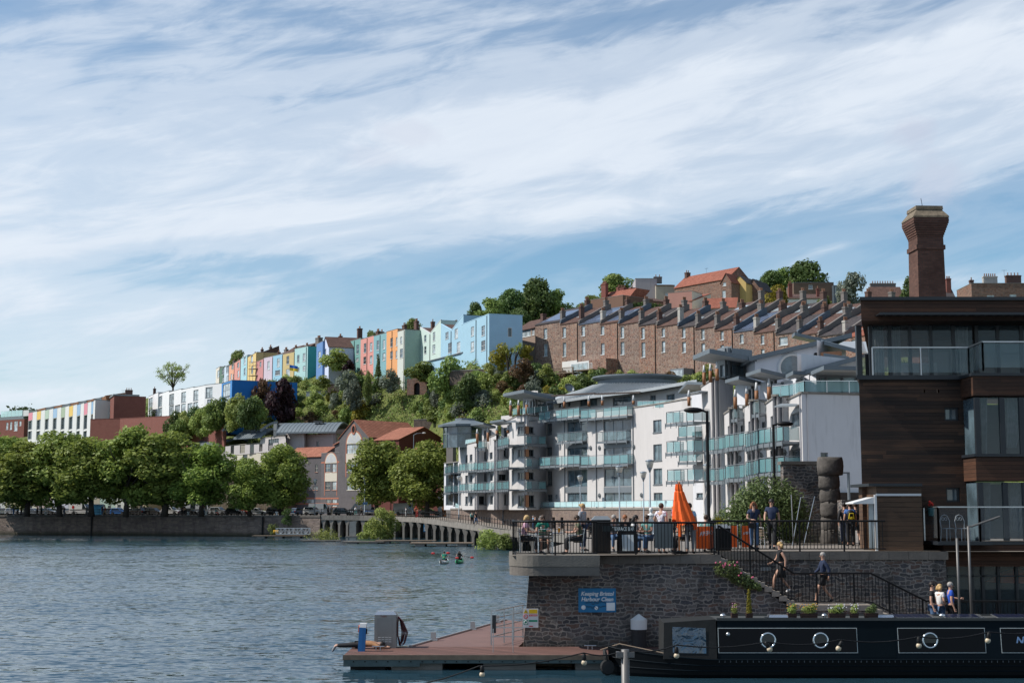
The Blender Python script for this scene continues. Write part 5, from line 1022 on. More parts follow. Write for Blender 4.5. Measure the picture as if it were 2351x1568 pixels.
f=Fac(U3(2110),270,U3(2250),268,1120);f.zb=3.7;h=f.hit(U3(2200),V3(740))[1]
o=house('low white building with a brown garage door at the end of the road',f,h,8,render_wall('white_garden_render',(.6,.59,.57)),'flat',ZINC,zb=3.7,drop=-1,cat='building',name='garage');a=f.rect(U3(2150),V3(822),U3(2225),V3(868));mb=MB();mb.box(a[0],-.03,.1,a[2],-.004,a[3]);mb.build('garage_door',TIMBER,o)
GR1=render_wall('grey_render',(.36,.33,.32),.25);GR2=render_wall('pale_grey_render',(.44,.41,.40),.2)
o=thing('apartment_block','grey rendered flats with curved zinc barrel roofs and roof terraces behind the plane trees','flats',at(640,1165,336));o.location.z=3.9
g0=3.9
def barrel(par,u0,Y0,u1,Y1,z,dep,rise):
    f=Fac(u0,Y0,u1,Y1,980);f.zb=z;n=10;mb=MB();pr_=[(dep*k/n,rise*math.sin(math.pi*(.12+.62*k/n))-rise*math.sin(math.pi*.12))for k in range(n+1)]
    for k in range(n):
        (y0,z0),(y1,z1)=pr_[k],pr_[k+1];mb.hexa([(0,y0,z0),(f.L,y0,z0),(f.L,y1,z1),(0,y1,z1),(0,y0,z0+.35),(f.L,y0,z0+.35),(f.L,y1,z1+.35),(0,y1,z1+.35)])
        for j in range(int(f.L/.9)):mb.bar((j*.9,y0,z0+.38),(j*.9,y1,z1+.38),.05,.08)
    return mb.build('barrel_roof',ZINC,par,loc=Vector(f.loc())-par.location,rz=f.rz),f
zt=at(700,V3(215),323).z
seg(o,U3(885),326,U3(1170),321,g0,zt,W3((995,280,1020,325)),GR1,v=1000);seg(o,U3(715),327,U3(885),324,g0,zt+.8,(),GR2,v=1000);seg(o,U3(1170),321,U3(1240),330,g0,zt,(),GR1,v=1000)
ws=W3((555,262,650,310),(525,400,590,470))
seg(o,U3(480),338,U3(715),325,g0,zt-.2,ws,GR2,v=1000,bars=(4,0));seg(o,U3(200),352,U3(480),339,g0,zt-1.3,W3((360,275,455,320),(230,290,245,330),(320,400,360,480)),render_wall('cream_grey_render',(.50,.47,.40),.15),v=1000,bars=(4,0))
seg(o,U3(-60),358,U3(200),352,g0,zt-2,(),GR1,v=1000)
seg(o,U3(1100),335,U3(1290),332,g0,zt+2.4,(),planks('dark_cladding_boards',(.05,.04,.036),(.07,.055,.05),.2),v=980)
e,f=barrel(o,U3(625),324,U3(1172),320.3,zt+.15,9,3.8);barrel(o,U3(235),343,U3(490),336,zt-.2,9,3.6);barrel(o,U3(-160),363,U3(130),354,zt-1.2,9,2.6)
mb=MB();mb.box(f.L*.55,2.6,2.55,f.L*.55+2.2,3.8,3.0);mb.build('skylight',GLASSD,e)
for(xa,xb,ya,yb,Y)in((480,640,185,105,332),(130,240,185,130,348)):
    a,b=at(U3(xa),V3(ya),Y)-o.location,at(U3(xb),V3(yb),Y)-o.location;pts=[Vector((a.x+(b.x-a.x)*k/8,a.y,a.z+(b.z-a.z)*math.sin(math.pi/2*k/8)))for k in range(9)];mb=MB()
    for k in range(8):mb.bar(pts[k],pts[k+1],.5,.5,0,(0,1,0))
    mb.build('arch_beam',ZINC,o)
for(xa,xb,y,Y0,Y1)in((538,725,228,331,324.5),(335,472,242,344,339)):
    a,b=at(U3(xa),V3(y),Y0)-o.location,at(U3(xb),V3(y),Y1)-o.location;mb=MB();mb.bar(a+Vector((0,0,1.2)),b+Vector((0,0,1.2)),.1)
    for k in range(24):p=a.lerp(b,k/23);mb.bar(p-Vector((0,0,.2)),p+Vector((0,0,1.2)),.06)
    mb.build('terrace_railing',DARKM,o)
seg(o,U3(600),333,U3(730),330,zt-.5,zt+3.0,W3((640,130,700,215)),GREYM,v=990,bars=(4,0),coping=False)
for(xa,xb,y0,y1,Y)in((480,700,312,378,329),(215,440,328,400,342)):
    f=Fac(U3(xa),Y,U3(xb),Y-9,1020);f.zb=0;a,b=f.hit(U3(xa),V3(y1))[1],f.hit(U3(xa),V3(y0))[1];L=f.L;mb=MB()
    for x0,x1 in((0,.22),(.36,.6),(.8,1)):mb.box(L*x0,-1.6,a,L*x1,-1.4,b)
    mb.box(0,-1.6,a-.3,L,.1,a);e=mb.build('balcony',GR2,o,loc=Vector((f.p0.x,f.p0.y,0))-o.location,rz=f.rz);mb=MB()
    for x0,x1 in((.22,.36),(.6,.8)):
        for k in range(8):x=L*(x0+(x1-x0)*k/7);mb.bar((x,-1.5,a),(x,-1.5,b),.06)
        mb.bar((L*x0,-1.5,b),(L*x1,-1.5,b),.08)
    mb.build('railing',DARKM,e)
f=Fac(395,322,660,312,1120);f.zb=3.9;h=f.hit(520,1072)[1]
ws=[(u,1139,u+6,1152)for u in(403,411,423,448,466,474,505,523,536,560,590,625)]+[(u,1096,u+26,1130)for u in(410,455,498,538,585,628)]
house('long brown rubble stone building with small pale framed windows behind the parked cars',f,h,9,rubble('brown_rubble',[(.14,.105,.075),(.20,.15,.105),(.17,.125,.09)],(.20,.165,.125),1.8,2,.1,.4),'flat',SLATE,wins=ws,zb=3.9,drop=-1,frame=CREAM,cat='building',name='stone_warehouse',sill=CREAM,pane=GLASSD)
CT_=[('white',(.55,.54,.52)),('pale yellow',(.52,.46,.28)),('cream',(.54,.49,.40)),('pale pink',(.50,.38,.36)),('lilac white',(.50,.48,.56)),('light grey',(.42,.42,.43)),('stone coloured',(.40,.34,.27)),('pale green',(.38,.46,.40)),('off white',(.56,.54,.5)),('buff',(.45,.36,.25)),('brick',None)]
lb=['at the far left behind the parked cars','second from the left edge behind the cars','behind the leftmost tree trunk','with dark door behind the silver cars','left of the second tree trunk','right of the second tree trunk','behind the white van','with green door behind the white van','between the van and the third trunk','beside the blue portable toilet','x']
for i in range(10):
    u0=-22+i*36;f=Fac(u0,340-i*1.6,u0+35.5,338.6-i*1.6,1130);f.zb=3.9;n,c=CT_[i];L=f.L
    house(n+' street cottage '+lb[i],f,6.6,7,render_wall('cottage_'+n.replace(' ','_'),c,.2),'gable',SLATE if i%2 else TILEB,2.0,wins=[('l',.5,.9,1.5,2.3),('l',.5,3.8,1.5,5.2),('l',2.2,3.8,3.2,5.2),('l',2.2,0,3.1,2.1)],zb=3.9,drop=-1,group='street cottages behind the trees',pane=GLASSD)
f=Fac(1024,250,1040,249,1000);f.zb=4;z=f.hit(1030,1000)[1];o=thing('old_chimney','grey rendered chimney stack with a row of clay pots left of the glass turret','chimney',f.loc(),f.rz);chimney(o,f.L*.5,.5,-1,z-.6,1.5,.9,5,STACKG)
# ------------------------------------------------------------------ foliage
RG=np.random.default_rng(11)
def leaves(name,blobs,n,size,mat,seed=1,aspect=.55,shell=.55,up=.35,mats=None,droop=0.0):
    """one mesh of many small folded leaves spread through clumps; blobs = (cx,cy,cz,rx,ry,rz)"""
    g=np.random.default_rng(seed);b=np.array(blobs,float);w=(b[:,3]*b[:,4]*b[:,5])**.7;k=g.choice(len(b),n,p=w/w.sum())
    d=g.normal(size=(n,3));d/=np.linalg.norm(d,axis=1)[:,None];r=shell+(1-shell)*g.random(n)**.6
    r*=1+.16*g.normal(size=n)*(g.random(n)<.35)
    P=b[k,:3]+d*b[k,3:]*r[:,None]
    N=d+g.normal(size=(n,3))*.75;N[:,2]+=up;N/=np.linalg.norm(N,axis=1)[:,None]
    A=np.cross(N,g.normal(size=(n,3)));A[:,2]-=droop;A-=N*(A*N).sum(1)[:,None];A/=np.linalg.norm(A,axis=1)[:,None]+1e-9;Bv=np.cross(N,A)
    s=size*(.6+.8*g.random(n))[:,None]
    V=np.stack([P-A*s,P+Bv*s*aspect+N*s*.12,P+A*s,P-Bv*s*aspect+N*s*.12],1).reshape(-1,3)
    me=bpy.data.meshes.new(name);me.vertices.add(4*n);me.vertices.foreach_set('co',V.ravel().astype(np.float32))
    me.loops.add(4*n);me.loops.foreach_set('vertex_index',np.arange(4*n,dtype=np.int32));me.polygons.add(n)
    me.polygons.foreach_set('loop_start',np.arange(0,4*n,4,dtype=np.int32));me.polygons.foreach_set('loop_total',np.full(n,4,dtype=np.int32))
    for m_ in(mats or[mat]):me.materials.append(m_)
    if mats:me.polygons.foreach_set('material_index',g.choice(len(mats),n,p=[.75]+[.25/(len(mats)-1)]*(len(mats)-1)).astype(np.int32))
    me.update(calc_edges=True);return me
def crown_blobs(seed,W_,H_,n=22,base=.0,lobe=.34,taper=.5):
    g=np.random.default_rng(seed);out=[]
    for i in range(n):
        z=(i+.5)/n;a=g.random()*6.283;prof=math.sin(math.pi*(z*.86+.12))**taper;rr=W_*.5*prof*math.sqrt(g.random())*.75
        r=W_*lobe*(.6+.6*g.random());out.append((rr*math.cos(a),rr*math.sin(a),base+z*H_*.86+H_*.07,r,r,r*.8))
    return out
L_PL=leafmat('plane_tree_leaf',(.125,.18,.036),(.30,.365,.08),.26,.4);L_DK=leafmat('dark_leaf',(.055,.095,.03),(.125,.18,.052),.35);L_MD=leafmat('mid_leaf',(.11,.165,.04),(.25,.31,.085),.4)
L_LT=leafmat('light_leaf',(.17,.225,.05),(.38,.42,.12),.35);L_YL=leafmat('yellow_leaf',(.17,.16,.02),(.34,.29,.04),.3);L_PU=leafmat('purple_leaf',(.020,.011,.014),(.060,.026,.034),.3);L_SV=leafmat('silver_leaf',(.11,.135,.10),(.22,.25,.19),.3);L_BR=leafmat('bronze_leaf',(.09,.055,.03),(.17,.10,.05),.3)
BARK=plain('bark',(.045,.035,.028),.9,.3,3,.6,12)
def limbs(h0,H_,W_,seed,r=.38,nb=7):
    g=random.Random(seed);mb=MB();pts=[(0,0,-.3),(.1,.05,h0*.5),(.05,-.1,h0),(.3,.1,h0+(H_-h0)*.35),(.1,.3,h0+(H_-h0)*.75)]
    mb.tube(pts,[r*1.3,r,r*.9,r*.6,r*.2],8)
    for k in range(nb):
        a=6.283*k/nb+g.random();z=h0*.9+(H_-h0)*.35*g.random();l=W_*.38*(.7+.5*g.random())
        mb.tube([(0,0,z),(l*.5*math.cos(a),l*.5*math.sin(a),z+l*.55),(l*math.cos(a),l*math.sin(a),z+l*.9),(l*1.15*math.cos(a),l*1.15*math.sin(a),z+l*1.3)],[r*.5,r*.34,r*.2,r*.06],6)
    return mb
def tree(name,label,p,crown,trunk,rz=0,sc=1,group=None,cat='tree'):
    o=thing(name,label,cat,p,rz,group);o.scale=(sc,)*3 if not hasattr(sc,'__len__')else sc
    link('crown',crown,o);link('trunk',trunk,o);return o
PLC=[leaves('plane_crown',crown_blobs(s,11.5,13,34,2.2,.20,.30),12500,.32,L_PL,s)for s in(1,2,3)]
_t=limbs(3.4,15,10,4);TRK=_t.build('trunk',BARK,None,True);TRM=TRK.data;bpy.data.objects.remove(TRK)
GP_='plane trees along the quay'
for i,(u,Y,s,lb)in enumerate(((-20,286,1.12,'large plane tree cut by the left edge of the photo'),(62,283,1.1,'large plane tree with the leftmost forked trunk'),(137,281,1.08,'large plane tree with the second trunk from the left, left of the white van'),(210,279,1.1,'large plane tree right of the parked white van'),(289,277,1.14,'large plane tree whose trunk stands right of the blue car'),(377,276,1.14,'large plane tree in front of the white motorhome'),(462,274,1.06,'rightmost large plane tree of the dense left row'),
                                 (573,273,.80,'left stem of the bright green pair of plane trees'),(646,273,.90,'right stem of the bright green pair of plane trees'),(863,272,1.0,'plane tree standing alone before the dark brick range'),(980,262,.98,'rightmost plane tree before the white flats'))):
    p=at(u,1180,Y);tree('plane_tree',lb,(p.x,p.y,3.95),PLC[i%3],TRM,i*1.3,(s*(1.36 if i<7 else 1.12),s*1.1,s*.93*(1.0,.93,1.04,.95,1.06,.97,.9,.95,1.03,1,.98)[i]),GP_)
CR={}
for k,(m_,n,sz)in{'dark':(L_DK,2200,.26),'mid':(L_MD,2200,.26),'light':(L_LT,2000,.25),'yellow':(L_YL,1500,.26),'purple':(L_PU,2600,.30),'silver':(L_SV,1800,.24),'bronze':(L_BR,1500,.26)}.items():
    CR[k]=[leaves('foliage',crown_blobs(s+20,5,4.4,14,-.9,.25,.35),n,sz,m_,s)for s in(5,6)]
BIGT=[leaves('crown',crown_blobs(s+40,11,10,24,2.5,.24,.5),6500,.42,m_,s)for s,m_ in((1,L_DK),(2,L_MD),(3,L_DK))]
_t=limbs(2.5,12,10,9,.3);_o=_t.build('trunk',BARK,None,True);TRB=_o.data;bpy.data.objects.remove(_o)
def hp(u,Y):x=(u-CW/2)*Y/3288;return Vector((x,Y,hill(x,Y)))
GR='trees on the ridge'
for i,(u,Y,vt,w,lb)in enumerate(((1092,345,700,5,'low spreading tree at the left end of the ridge clump above the light blue house'),(1125,340,688,8,'round dark tree behind the roof of the large light blue house'),(1168,345,672,9,'broad dark tree in the middle of the ridge clump'),(1228,350,648,11,'tallest dark tree of the ridge clump'),(1278,352,668,9,'dark tree at the right end of the ridge clump'),(1195,325,712,6,'lower green tree in front of the ridge clump'),(1418,410,632,11,'pale green loose tree behind the curved gable house'),(1360,400,680,7,'thin pale tree left of the curved gable house'),(1778,430,628,10,'dark tree at the left of the clump near the flat brown block'),(1855,440,608,17,'wide domed dark tree behind the flat brown block'),(1810,436,618,9,'dark tree between its two larger neighbours behind the flat block'),(542,500,806,7,'thin tree behind the left end of the painted terrace'),(945,380,734,5,'small tree behind the pale green V roofed pair'),(848,400,762,5,'small tree top behind the teal and salmon houses'))):
    p=hp(u,Y);zt=at(u,vt,Y).z;hgt=max(4,zt-p.z)if i<11 else 9;base=zt-hgt
    tree('ridge_tree',lb,(p.x,p.y,base),BIGT[1]if i in(6,7,11,12,13)else BIGT[i%3],TRB,i,(w/11,w/11,hgt/12.6),GR)
def bush(kind,label,u,Y,w,h,i=0,sink=.15,z=None,name='shrub',group=None,cat='shrub'):
    p=hp(u,Y);
    if z is not None:p.z=z
    o=tag(link(name,CR[kind][i%2],None,(p.x,p.y,p.z+h*(.2-sink)),i*2.1),label,cat,group);o.scale=(w/5,w/5,h/4.0);return o
bush('yellow','bright yellow green rounded tree above the sandstone terrace roofs',1795,318,6.5,5.5,0,z=at(1795,712,318).z,name='garden_tree',cat='tree');bush('silver','pale whitish tree left of the tall brick chimney',1966,300,6.6,7.4,1,z=at(1966,702,300).z,name='garden_tree',cat='tree');bush('mid','small round green tree among the second row chimneys',1906,300,3.2,2.6,0,z=at(1906,706,300).z,name='garden_tree',cat='tree')
for u,w,vt,lb in((2085,2.0,634,'dark conifer rising left of the tall brick chimney'),(2224,2.2,668,'dark conifer left of the wide stone house on the right skyline')):
    p=at(u,694,320);o=thing('conifer',lb,'tree',p);H_=at(u,vt,320).z-p.z;link('crown',leaves('crown',[(0,0,H_*k/9,w*(1.05-k/9)+.2,w*(1.05-k/9)+.2,H_/10)for k in range(9)],1200,.3,L_DK,3),o);mb=MB();mb.tube([(0,0,-2),(0,0,H_*.9)],[.2,.05],6);mb.build('trunk',BARK,o)
p=at(397,898,470);H_=at(397,833,470).z-p.z;o=thing('open_tree','lone airy round tree with bare branches showing above the white townhouses','tree',p)
g=random.Random(5);mb=MB();bl=[];mb.tube([(0,0,-3),(0,0,1.5)],[.35,.3],6)
for k in range(16):
    a=6.283*k/16;sp=1.5+3.6*g.random();q1=Vector((sp*.4*math.cos(a),sp*.4*math.sin(a),3.5));q2=Vector((sp*math.cos(a),sp*math.sin(a),4.5+4.2*g.random()));mb.tube([(0,0,1),q1,q2],[.16,.11,.05],5)
    for j in range(4):e=q2+Vector((g.uniform(-1.2,1.2),g.uniform(-1.2,1.2),g.uniform(-.6,1.2)));mb.tube([q1.lerp(q2,.5+.12*j),e],[.06,.03],4);bl.append((e.x,e.y,e.z,.9,.9,.8))
mb.build('trunk',BARK,o);bl+=[(4.6*math.sin(b_)*math.cos(a_)*r_,4.6*math.sin(b_)*math.sin(a_)*r_,5.6+3.9*math.cos(b_)*r_,1,1,.9)for a_,b_,r_ in[(g.random()*6.28,math.acos(g.uniform(-.9,1)),g.uniform(.55,1))for _ in range(46)]];link('crown',leaves('crown',bl,3000,.2,L_LT,4,shell=.2),o)
bush('purple','large dark purple leaved tree on the left of the garden slope',643,352,7.5,9,0,z=at(643,965,352).z+1,name='purple_tree',cat='tree');bush('bronze','bronze purple tree against the blue end wall',592,360,5,8,1,z=at(592,950,360).z+1.0,name='purple_tree',cat='tree');bush('purple','small dark red maple below the teal house',797,361,3.2,2.8,0,z=at(797,853,361).z,name='red_maple',cat='tree')
LM=[(520,'the white townhouses'),(575,'the blue townhouse'),(640,'the purple tree'),(690,'the wooden garden box'),(740,'the pale gabled house'),(790,'the teal house'),(850,'the orange house'),(895,'the brown garden shed'),(945,'the stone arch'),(1000,'the pale green pair'),(1060,'the light blue pair'),(1110,'the large light blue house'),(1165,'the cordylines'),(1230,'the timber stairs'),(1300,'the satellite dish'),(1380,'the glazed bay'),(1460,'the zinc roof drum'),(1560,'the flats roof'),(1700,'the shed roofs')]
g=random.Random(21);KW={'dark':'dark green','mid':'mid green','light':'light green','yellow':'yellow green','silver':'silvery grey','bronze':'bronze'};used={}
def autobush(u,v0,Y,w,h,kind,i):
    where=min(LM,key=lambda q_:abs(q_[0]-u))[1];lv='high on the slope' if v0<870 else 'midway up the slope' if v0<925 else 'low on the slope';sz='large spreading' if w>6.5 else 'rounded' if w>4.2 else 'small'
    lb='%s %s shrub %s near %s'%(sz,KW[kind],lv,where);return bush(kind,lb,u,Y,w,h,i,.15,None,'shrub','shrubs on the garden slope')
PT_=[];tries=0
while len(PT_)<270 and tries<9000:
    tries+=1;u=g.uniform(585,1640);f_=g.random();Ys=hill_start(u)
    lo,hi=(Ys+22,float(np.interp(u,[500,600,720,800,900,1000,1060,1100,1230,1500,1640],[395,400,372,360,340,322,296,288,282,258,250])))
    if lo>hi-5:continue
    Y=lo+(hi-lo)*f_;p=hp(u,Y);v=1170-(p.z-5)*3288/Y
    if v>1040:continue
    if any(abs(u-a)<12 and abs(v-b)<8 for a,b in PT_):continue
    if 660<u<960 and 850<v<930 and g.random()<.55:continue
    PT_.append((u,v));up_=v<880;w=g.uniform(1.8,3.6)if up_ else g.uniform(2.4,4.8);h=w*g.uniform(.65,1.0)
    if 1.0*h>4 and v<862:h=3.0
    kind=g.choices(['dark','mid','light','yellow','silver','bronze'],[2.6,5,4,.5,.8,.6]if v>940 else[1.3,4,4.2,.9,1.6,.9])[0];autobush(u,v,Y,w,h,kind,len(PT_))
for i in range(22):
    u=395+i*9.2+g.uniform(-4,4);Y=372-i*1.4+g.uniform(-8,8);v=float(np.interp(u,[395,480,540,560,600],[1000,978,972,968,962]))+g.uniform(-6,12);w=g.uniform(4.0,6.0)
    bush(g.choice(['mid','dark','light']),'%s leafy bush climbing below the %s'%(['broad','tall','low'][i%3],'long red brick retaining wall' if u<520 else 'bright blue cubic townhouse'),u,Y,w,w*1.15,i,z=at(u,v,Y).z,group='bushes below the brick retaining wall')
bl=[]
for k in range(2600):
    u=g.uniform(330,1700);Ys=hill_start(u);hi=float(np.interp(u,[330,500,600,720,800,900,1000,1060,1100,1230,1500,1700],[440,440,410,380,368,348,332,306,298,292,268,260]));Y=Ys+8+g.random()*(hi-Ys-8);p=hp(u,Y);v=1170-(p.z-5)*3288/Y
    lim=float(np.interp(u,[330,500,600,720,800,900,1000,1100,1230,1700],[985,940,880,868,846,842,838,838,862,862]))
    if v<lim or v>1060:continue
    r=g.uniform(.5,1.5);bl.append((p.x,p.y,p.z+.2,r*1.5,r*1.3,r))
def stuff(name,me):o=link(name,me);o['kind']='stuff';return o
stuff('undergrowth',leaves('undergrowth',bl,90000,.22,None,8,mats=[L_MD,L_LT,L_DK,L_BR]))
bl=[]
for k in range(260):u=g.uniform(-60,380);Y=g.uniform(345,520);p=hp(u,Y);r=g.uniform(1.5,3);bl.append((p.x,p.y,p.z+1,r,r,r))
for k in range(420):u=g.uniform(1640,2900);Ys=hill_start(u);Y=Ys+12+g.random()*190;p=hp(u,Y);r=g.uniform(1.2,2.6);bl.append((p.x,p.y,p.z+.3,r*1.2,r*1.2,r*.8))
stuff('scrub',leaves('scrub',bl,34000,.4,L_MD,9))
bl=[]
for k in range(150):u=g.uniform(-300,215);Y=g.uniform(1150,1350);r=g.uniform(6,13);zt=at(u,950-7*math.sin(u*.045)-(9 if 20<u<75 else 0),Y).z;bl.append(((u-CW/2)*Y/3288,Y,zt-r,r,r,r))
stuff('distant_wood',leaves('distant_wood',bl,16000,1.6,leafmat('far_leaf',(.05,.075,.035),(.09,.12,.05),.2),10))
# ---- garden furniture of the slope
def gbox(name,label,cat,u,v,Y,w,d,h,rz,m_,roofm=None,roof=0,win=()):
    p=at(u,v,Y);p.z=hill(p.x,p.y)-.1;o=thing(name,label,cat,p,rz);mb=MB();mb.box(-w/2,-d/2,-1.5,w/2,d/2,h);mb.build('wall',m_,o)
    if roofm:mb=MB();mb.hexa([(-w/2-.2,-d/2-.25,h),(w/2+.2,-d/2-.25,h+roof),(w/2+.2,d/2+.2,h+roof),(-w/2-.2,d/2+.2,h),(-w/2-.2,-d/2-.25,h+.12),(w/2+.2,-d/2-.25,h+roof+.12),(w/2+.2,d/2+.2,h+roof+.12),(-w/2-.2,d/2+.2,h+.12)]);mb.build('roof',roofm,o)
    for x0,z0,x1,z1 in win:mb=MB();mb.box(x0,-d/2-.04,z0,x1,-d/2+.01,z1);mb.build('window',GLASSL,o)
    return o
SHD=planks('shed_boards',(.12,.075,.045),(.16,.10,.06),.2,fade=.3)
gbox('garden_shed','brown garden shed with two pale windows and a grey sloping roof','shed',886,925,330,3.2,3,1.9,-.4,SHD,SLATE,1.5,((-1.5,.6,-.7,1.9),(-.3,.6,.4,1.9)))
gbox('planter_box','pale timber retaining box terrace left of the slope gardens','box',695,903,357,4.4,2,1.2,-.25,planks('pale_boards',(.26,.18,.10),(.32,.23,.14),.28,fade=.1))
gbox('garden_shed','low flat roofed dark shed beneath the slope gardens','shed',694,934,345,4.6,2.4,1.9,-.2,SHD,DECKW,.2,((-1.8,.2,-1.2,1.6),(-.6,.2,0,1.6)))
gbox('greenhouse','small leaning glass cold frame shining on the slope','greenhouse',775,945,340,2.6,1.6,2.0,-.3,GLASSL,WHITE,.9)
gbox('summer_house','flat roofed open timber summer house above the cold frame','shed',786,925,343,2.4,2.0,3.0,-.2,SHD,DECKW,.1,((-.9,.5,-.2,2.6),))
gbox('garden_shed','white framed low garden room right of the clipped columnar hedge','shed',826,908,341,3.2,2,1.9,-.3,DECKW,TILEB,.2,((-1.3,.4,-.5,1.6),(.1,.4,1.0,1.6)))
gbox('garden_room','long low white garden room below the pale gabled house','garden room',735,870,366,6.5,2.5,1.2,-.15,WHITE,ZINC,.1)
for u,v,Y,w,h,rz,lb in((775,872,361,5,2.0,-.2,'tall rubble garden wall below the red maple'),(875,857,346,9,1.5,-.5,'stone garden wall under the salmon and teal houses'),(985,936,316,7,1.3,-.3,'crenellated stone garden wall low on the slope'),(925,850,340,5,1.8,-.5,'low stone wall beside the orange house'),(1095,842,289,12,.9,-.4,'low brick garden wall below the large light blue house'),(1270,905,258,5,1.6,-.5,'rough stone wall at the foot of the timber stairs')):
    p=at(u,v,Y);p.z=hill(p.x,p.y);o=thing('garden_wall',lb,'wall',p,rz);mb=MB();mb.box(-w/2,-.3,-2,w/2,.3,h);mb.build('stonework',GARD,o);mb=MB();mb.box(-w/2-.06,-.36,h,w/2+.06,.36,h+.14);mb.build('coping',COPE,o)
p=at(957,896,323);o=thing('stone_arch','ruined stone garden folly with a small arched opening','ruin',p,-.3);mb=MB();mb.prism([(-2.4,0,-1),(-.7,0,-1),(-.7,0,1.2),(-.5,0,1.6),(0,0,1.8),(.5,0,1.6),(.7,0,1.2),(.7,0,-1),(2.4,0,-1),(2.4,0,1.8),(1.5,0,2.9),(0,0,3.0),(-1.4,0,2.6),(-2.4,0,2.7)],(0,1,0));mb.build('stonework',SAND,o);mb=MB();mb.box(-.7,.6,-1,.7,.7,1.8);mb.build('recess',DARKM,o)
p=at(1243,862,277);o=thing('timber_deck','weathered timber deck with steep stairs below the sandstone terrace','deck',p,-.75);mb=MB();mb.box(0,0,0,8,3,.18);mb.build('deck',DECKW,o);mb=MB()
for x in(0,2.6,5.2,7.9):mb.box(x,.05,-4,x+.18,.25,1.1)
mb.bar((0,.1,1.1),(8,.1,1.1),.12)
for k in range(34):mb.box(k*.235,.1,.15,k*.235+.06,.14,1.1)
mb.build('railing',DECKW,o);mb=MB()
for s_ in(0,1.2):mb.bar((.4,-.2-s_,.1),(4.6,-.2-s_,-3.6),.1,.34);mb.bar((.4,-.2-s_,1.1),(4.6,-.2-s_,-2.6),.1,.12)
for k in range(12):mb.box(.4+k*.35,-1.4,-.1-k*.31,.75+k*.35,-.2,-.05-k*.31)
mb.build('stairs',DECKW,o)
p=at(1352,850,272);o=thing('balcony_deck','raised deck with glass screen outside the white glazed bay','deck',p,-.75);mb=MB();mb.box(-2.5,-2,-.2,2.5,1.5,0)
for x in(-2.3,2.2):mb.box(x,-1.9,-4,x+.15,-1.75,0)
mb.build('deck',DECKW,o);glass_rail(o,[(-2.4,-1.9,0),(2.4,-1.9,0)],1.1,CLEARG,1.2,WHITE)
p=at(1306,893,250);o=thing('satellite_dish','round grey satellite dish above the flats roof','dish',p,.5);mb=MB();mb.T=Matrix.Rotation(R(60),4,'X');mb.lathe([(.02,.05),(.5,.12),(.9,.35),(.93,.36),(.5,.16),(.02,.09)],18);mb.T=None;mb.tube([(0,0,-1.2),(0,.1,.1)],.06,6);mb.build('dish',GREYM,o,True)
def cordyline(name,label,p,h,n,heads=1,sc=1.0):
    o=thing(name,label,'palm',p);me=MB();le=MB();g=random.Random(int(h*100));hs=[(0,0,h)]if heads==1 else[(g.uniform(-.8,.8)*sc,g.uniform(-.5,.5)*sc,h*(1-.12*k))for k in range(heads)]
    for hx in hs:
        me.tube([(0,0,-.3),(hx[0]*.3,hx[1]*.3,h*.5),hx],[.13*sc,.1*sc,.08*sc],6)
        for k in range(n):
            a,e=g.random()*6.28,g.uniform(-.5,1.4);l=sc*g.uniform(.7,1.05);d=Vector((math.cos(a)*math.cos(e),math.sin(a)*math.cos(e),math.sin(e)));s_=d.cross(Vector((0,0,1))).normalized()*.035*sc;c=Vector(hx);m1=c+d*l*.6;m2=c+d*l-Vector((0,0,l*.22));le.poly([c-s_*.6,c+s_*.6,m1+s_,m1-s_]);le.poly([m1-s_,m1+s_,m2])
    me.build('trunk',BARK,o);le.build('leaves',L_LT if sc>1 else L_YL,o);return o
cordyline('cordyline','left palm like cordyline below the small tiled house',at(1166,850,280),4.0,90,2,1.6);cordyline('cordyline','right palm like cordyline beside the sandstone terrace',at(1181,850,279),4.6,90,2,1.5);bush('yellow','yellow flowering shrub left of the cordylines',1150,282,4.6,4.2,0,z=at(1150,838,282).z);bush('yellow','yellow flowering shrub right of the cordylines',1207,280,3,2.6,1,z=at(1207,822,280).z)
p=at(868,864,343);o=thing('conifer','slim dark conifer standing before the blue teal house','tree',p);link('crown',leaves('crown',[(0,0,.4+k*.55,.85-k*.085,.85-k*.085,.4)for k in range(9)],1100,.16,L_DK,2),o);mb=MB();mb.tube([(0,0,-1),(0,0,4.6)],[.15,.04],6);mb.build('trunk',BARK,o)
for u,v,Y,w,h,kd,lb in((795,897,350,6,5,'silver','round willow leaved grey green tree amid the slope gardens'),(808,930,340,4.8,6,'silver','taller grey green tree below the round one'),(893,893,334,5,4.6,'silver','clipped blue grey conifer left of the stone arch'),(841,915,338,2.2,6.5,'mid','columnar clipped hedge tree among the gardens'),(735,886,358,5,2.6,'light','umbrella shaped small tree in the gardens'),(970,868,318,8,3.6,'mid','wide feathery green hedge below the pale green pair'),(1030,905,292,8,7.5,'mid','large full green tree in the middle of the slope'),(1075,925,270,6,5.5,'dark','deep green tree right of the large full one'),(1042,915,305,1.8,1.4,'bronze','small orange flowered bush on the slope'),(767,842,362,8,4.5,'light','broad bright hedge under the teal and pale houses'),(1255,872,270,3.5,3,'light','bright shrub at the deck stairs'),(1200,868,270,5,3.6,'bronze','bronze tinted shrub left of the timber deck')):
    bush(kd,lb,u,Y,w,h,0,z=at(u,v,Y).z,name='garden_tree' if h>4 else 'shrub',cat='tree' if h>4 else 'shrub')
def wbush(label,u,v,Y,w,h,mat,n,size,seed,name='shrub',asp=.4):
    p=at(u,v,Y);return tag(link(name,leaves('foliage',crown_blobs(seed,w,h,14,0,.22,.4),n,size,mat,seed,asp,droop=.4),None,p),label,'shrub')
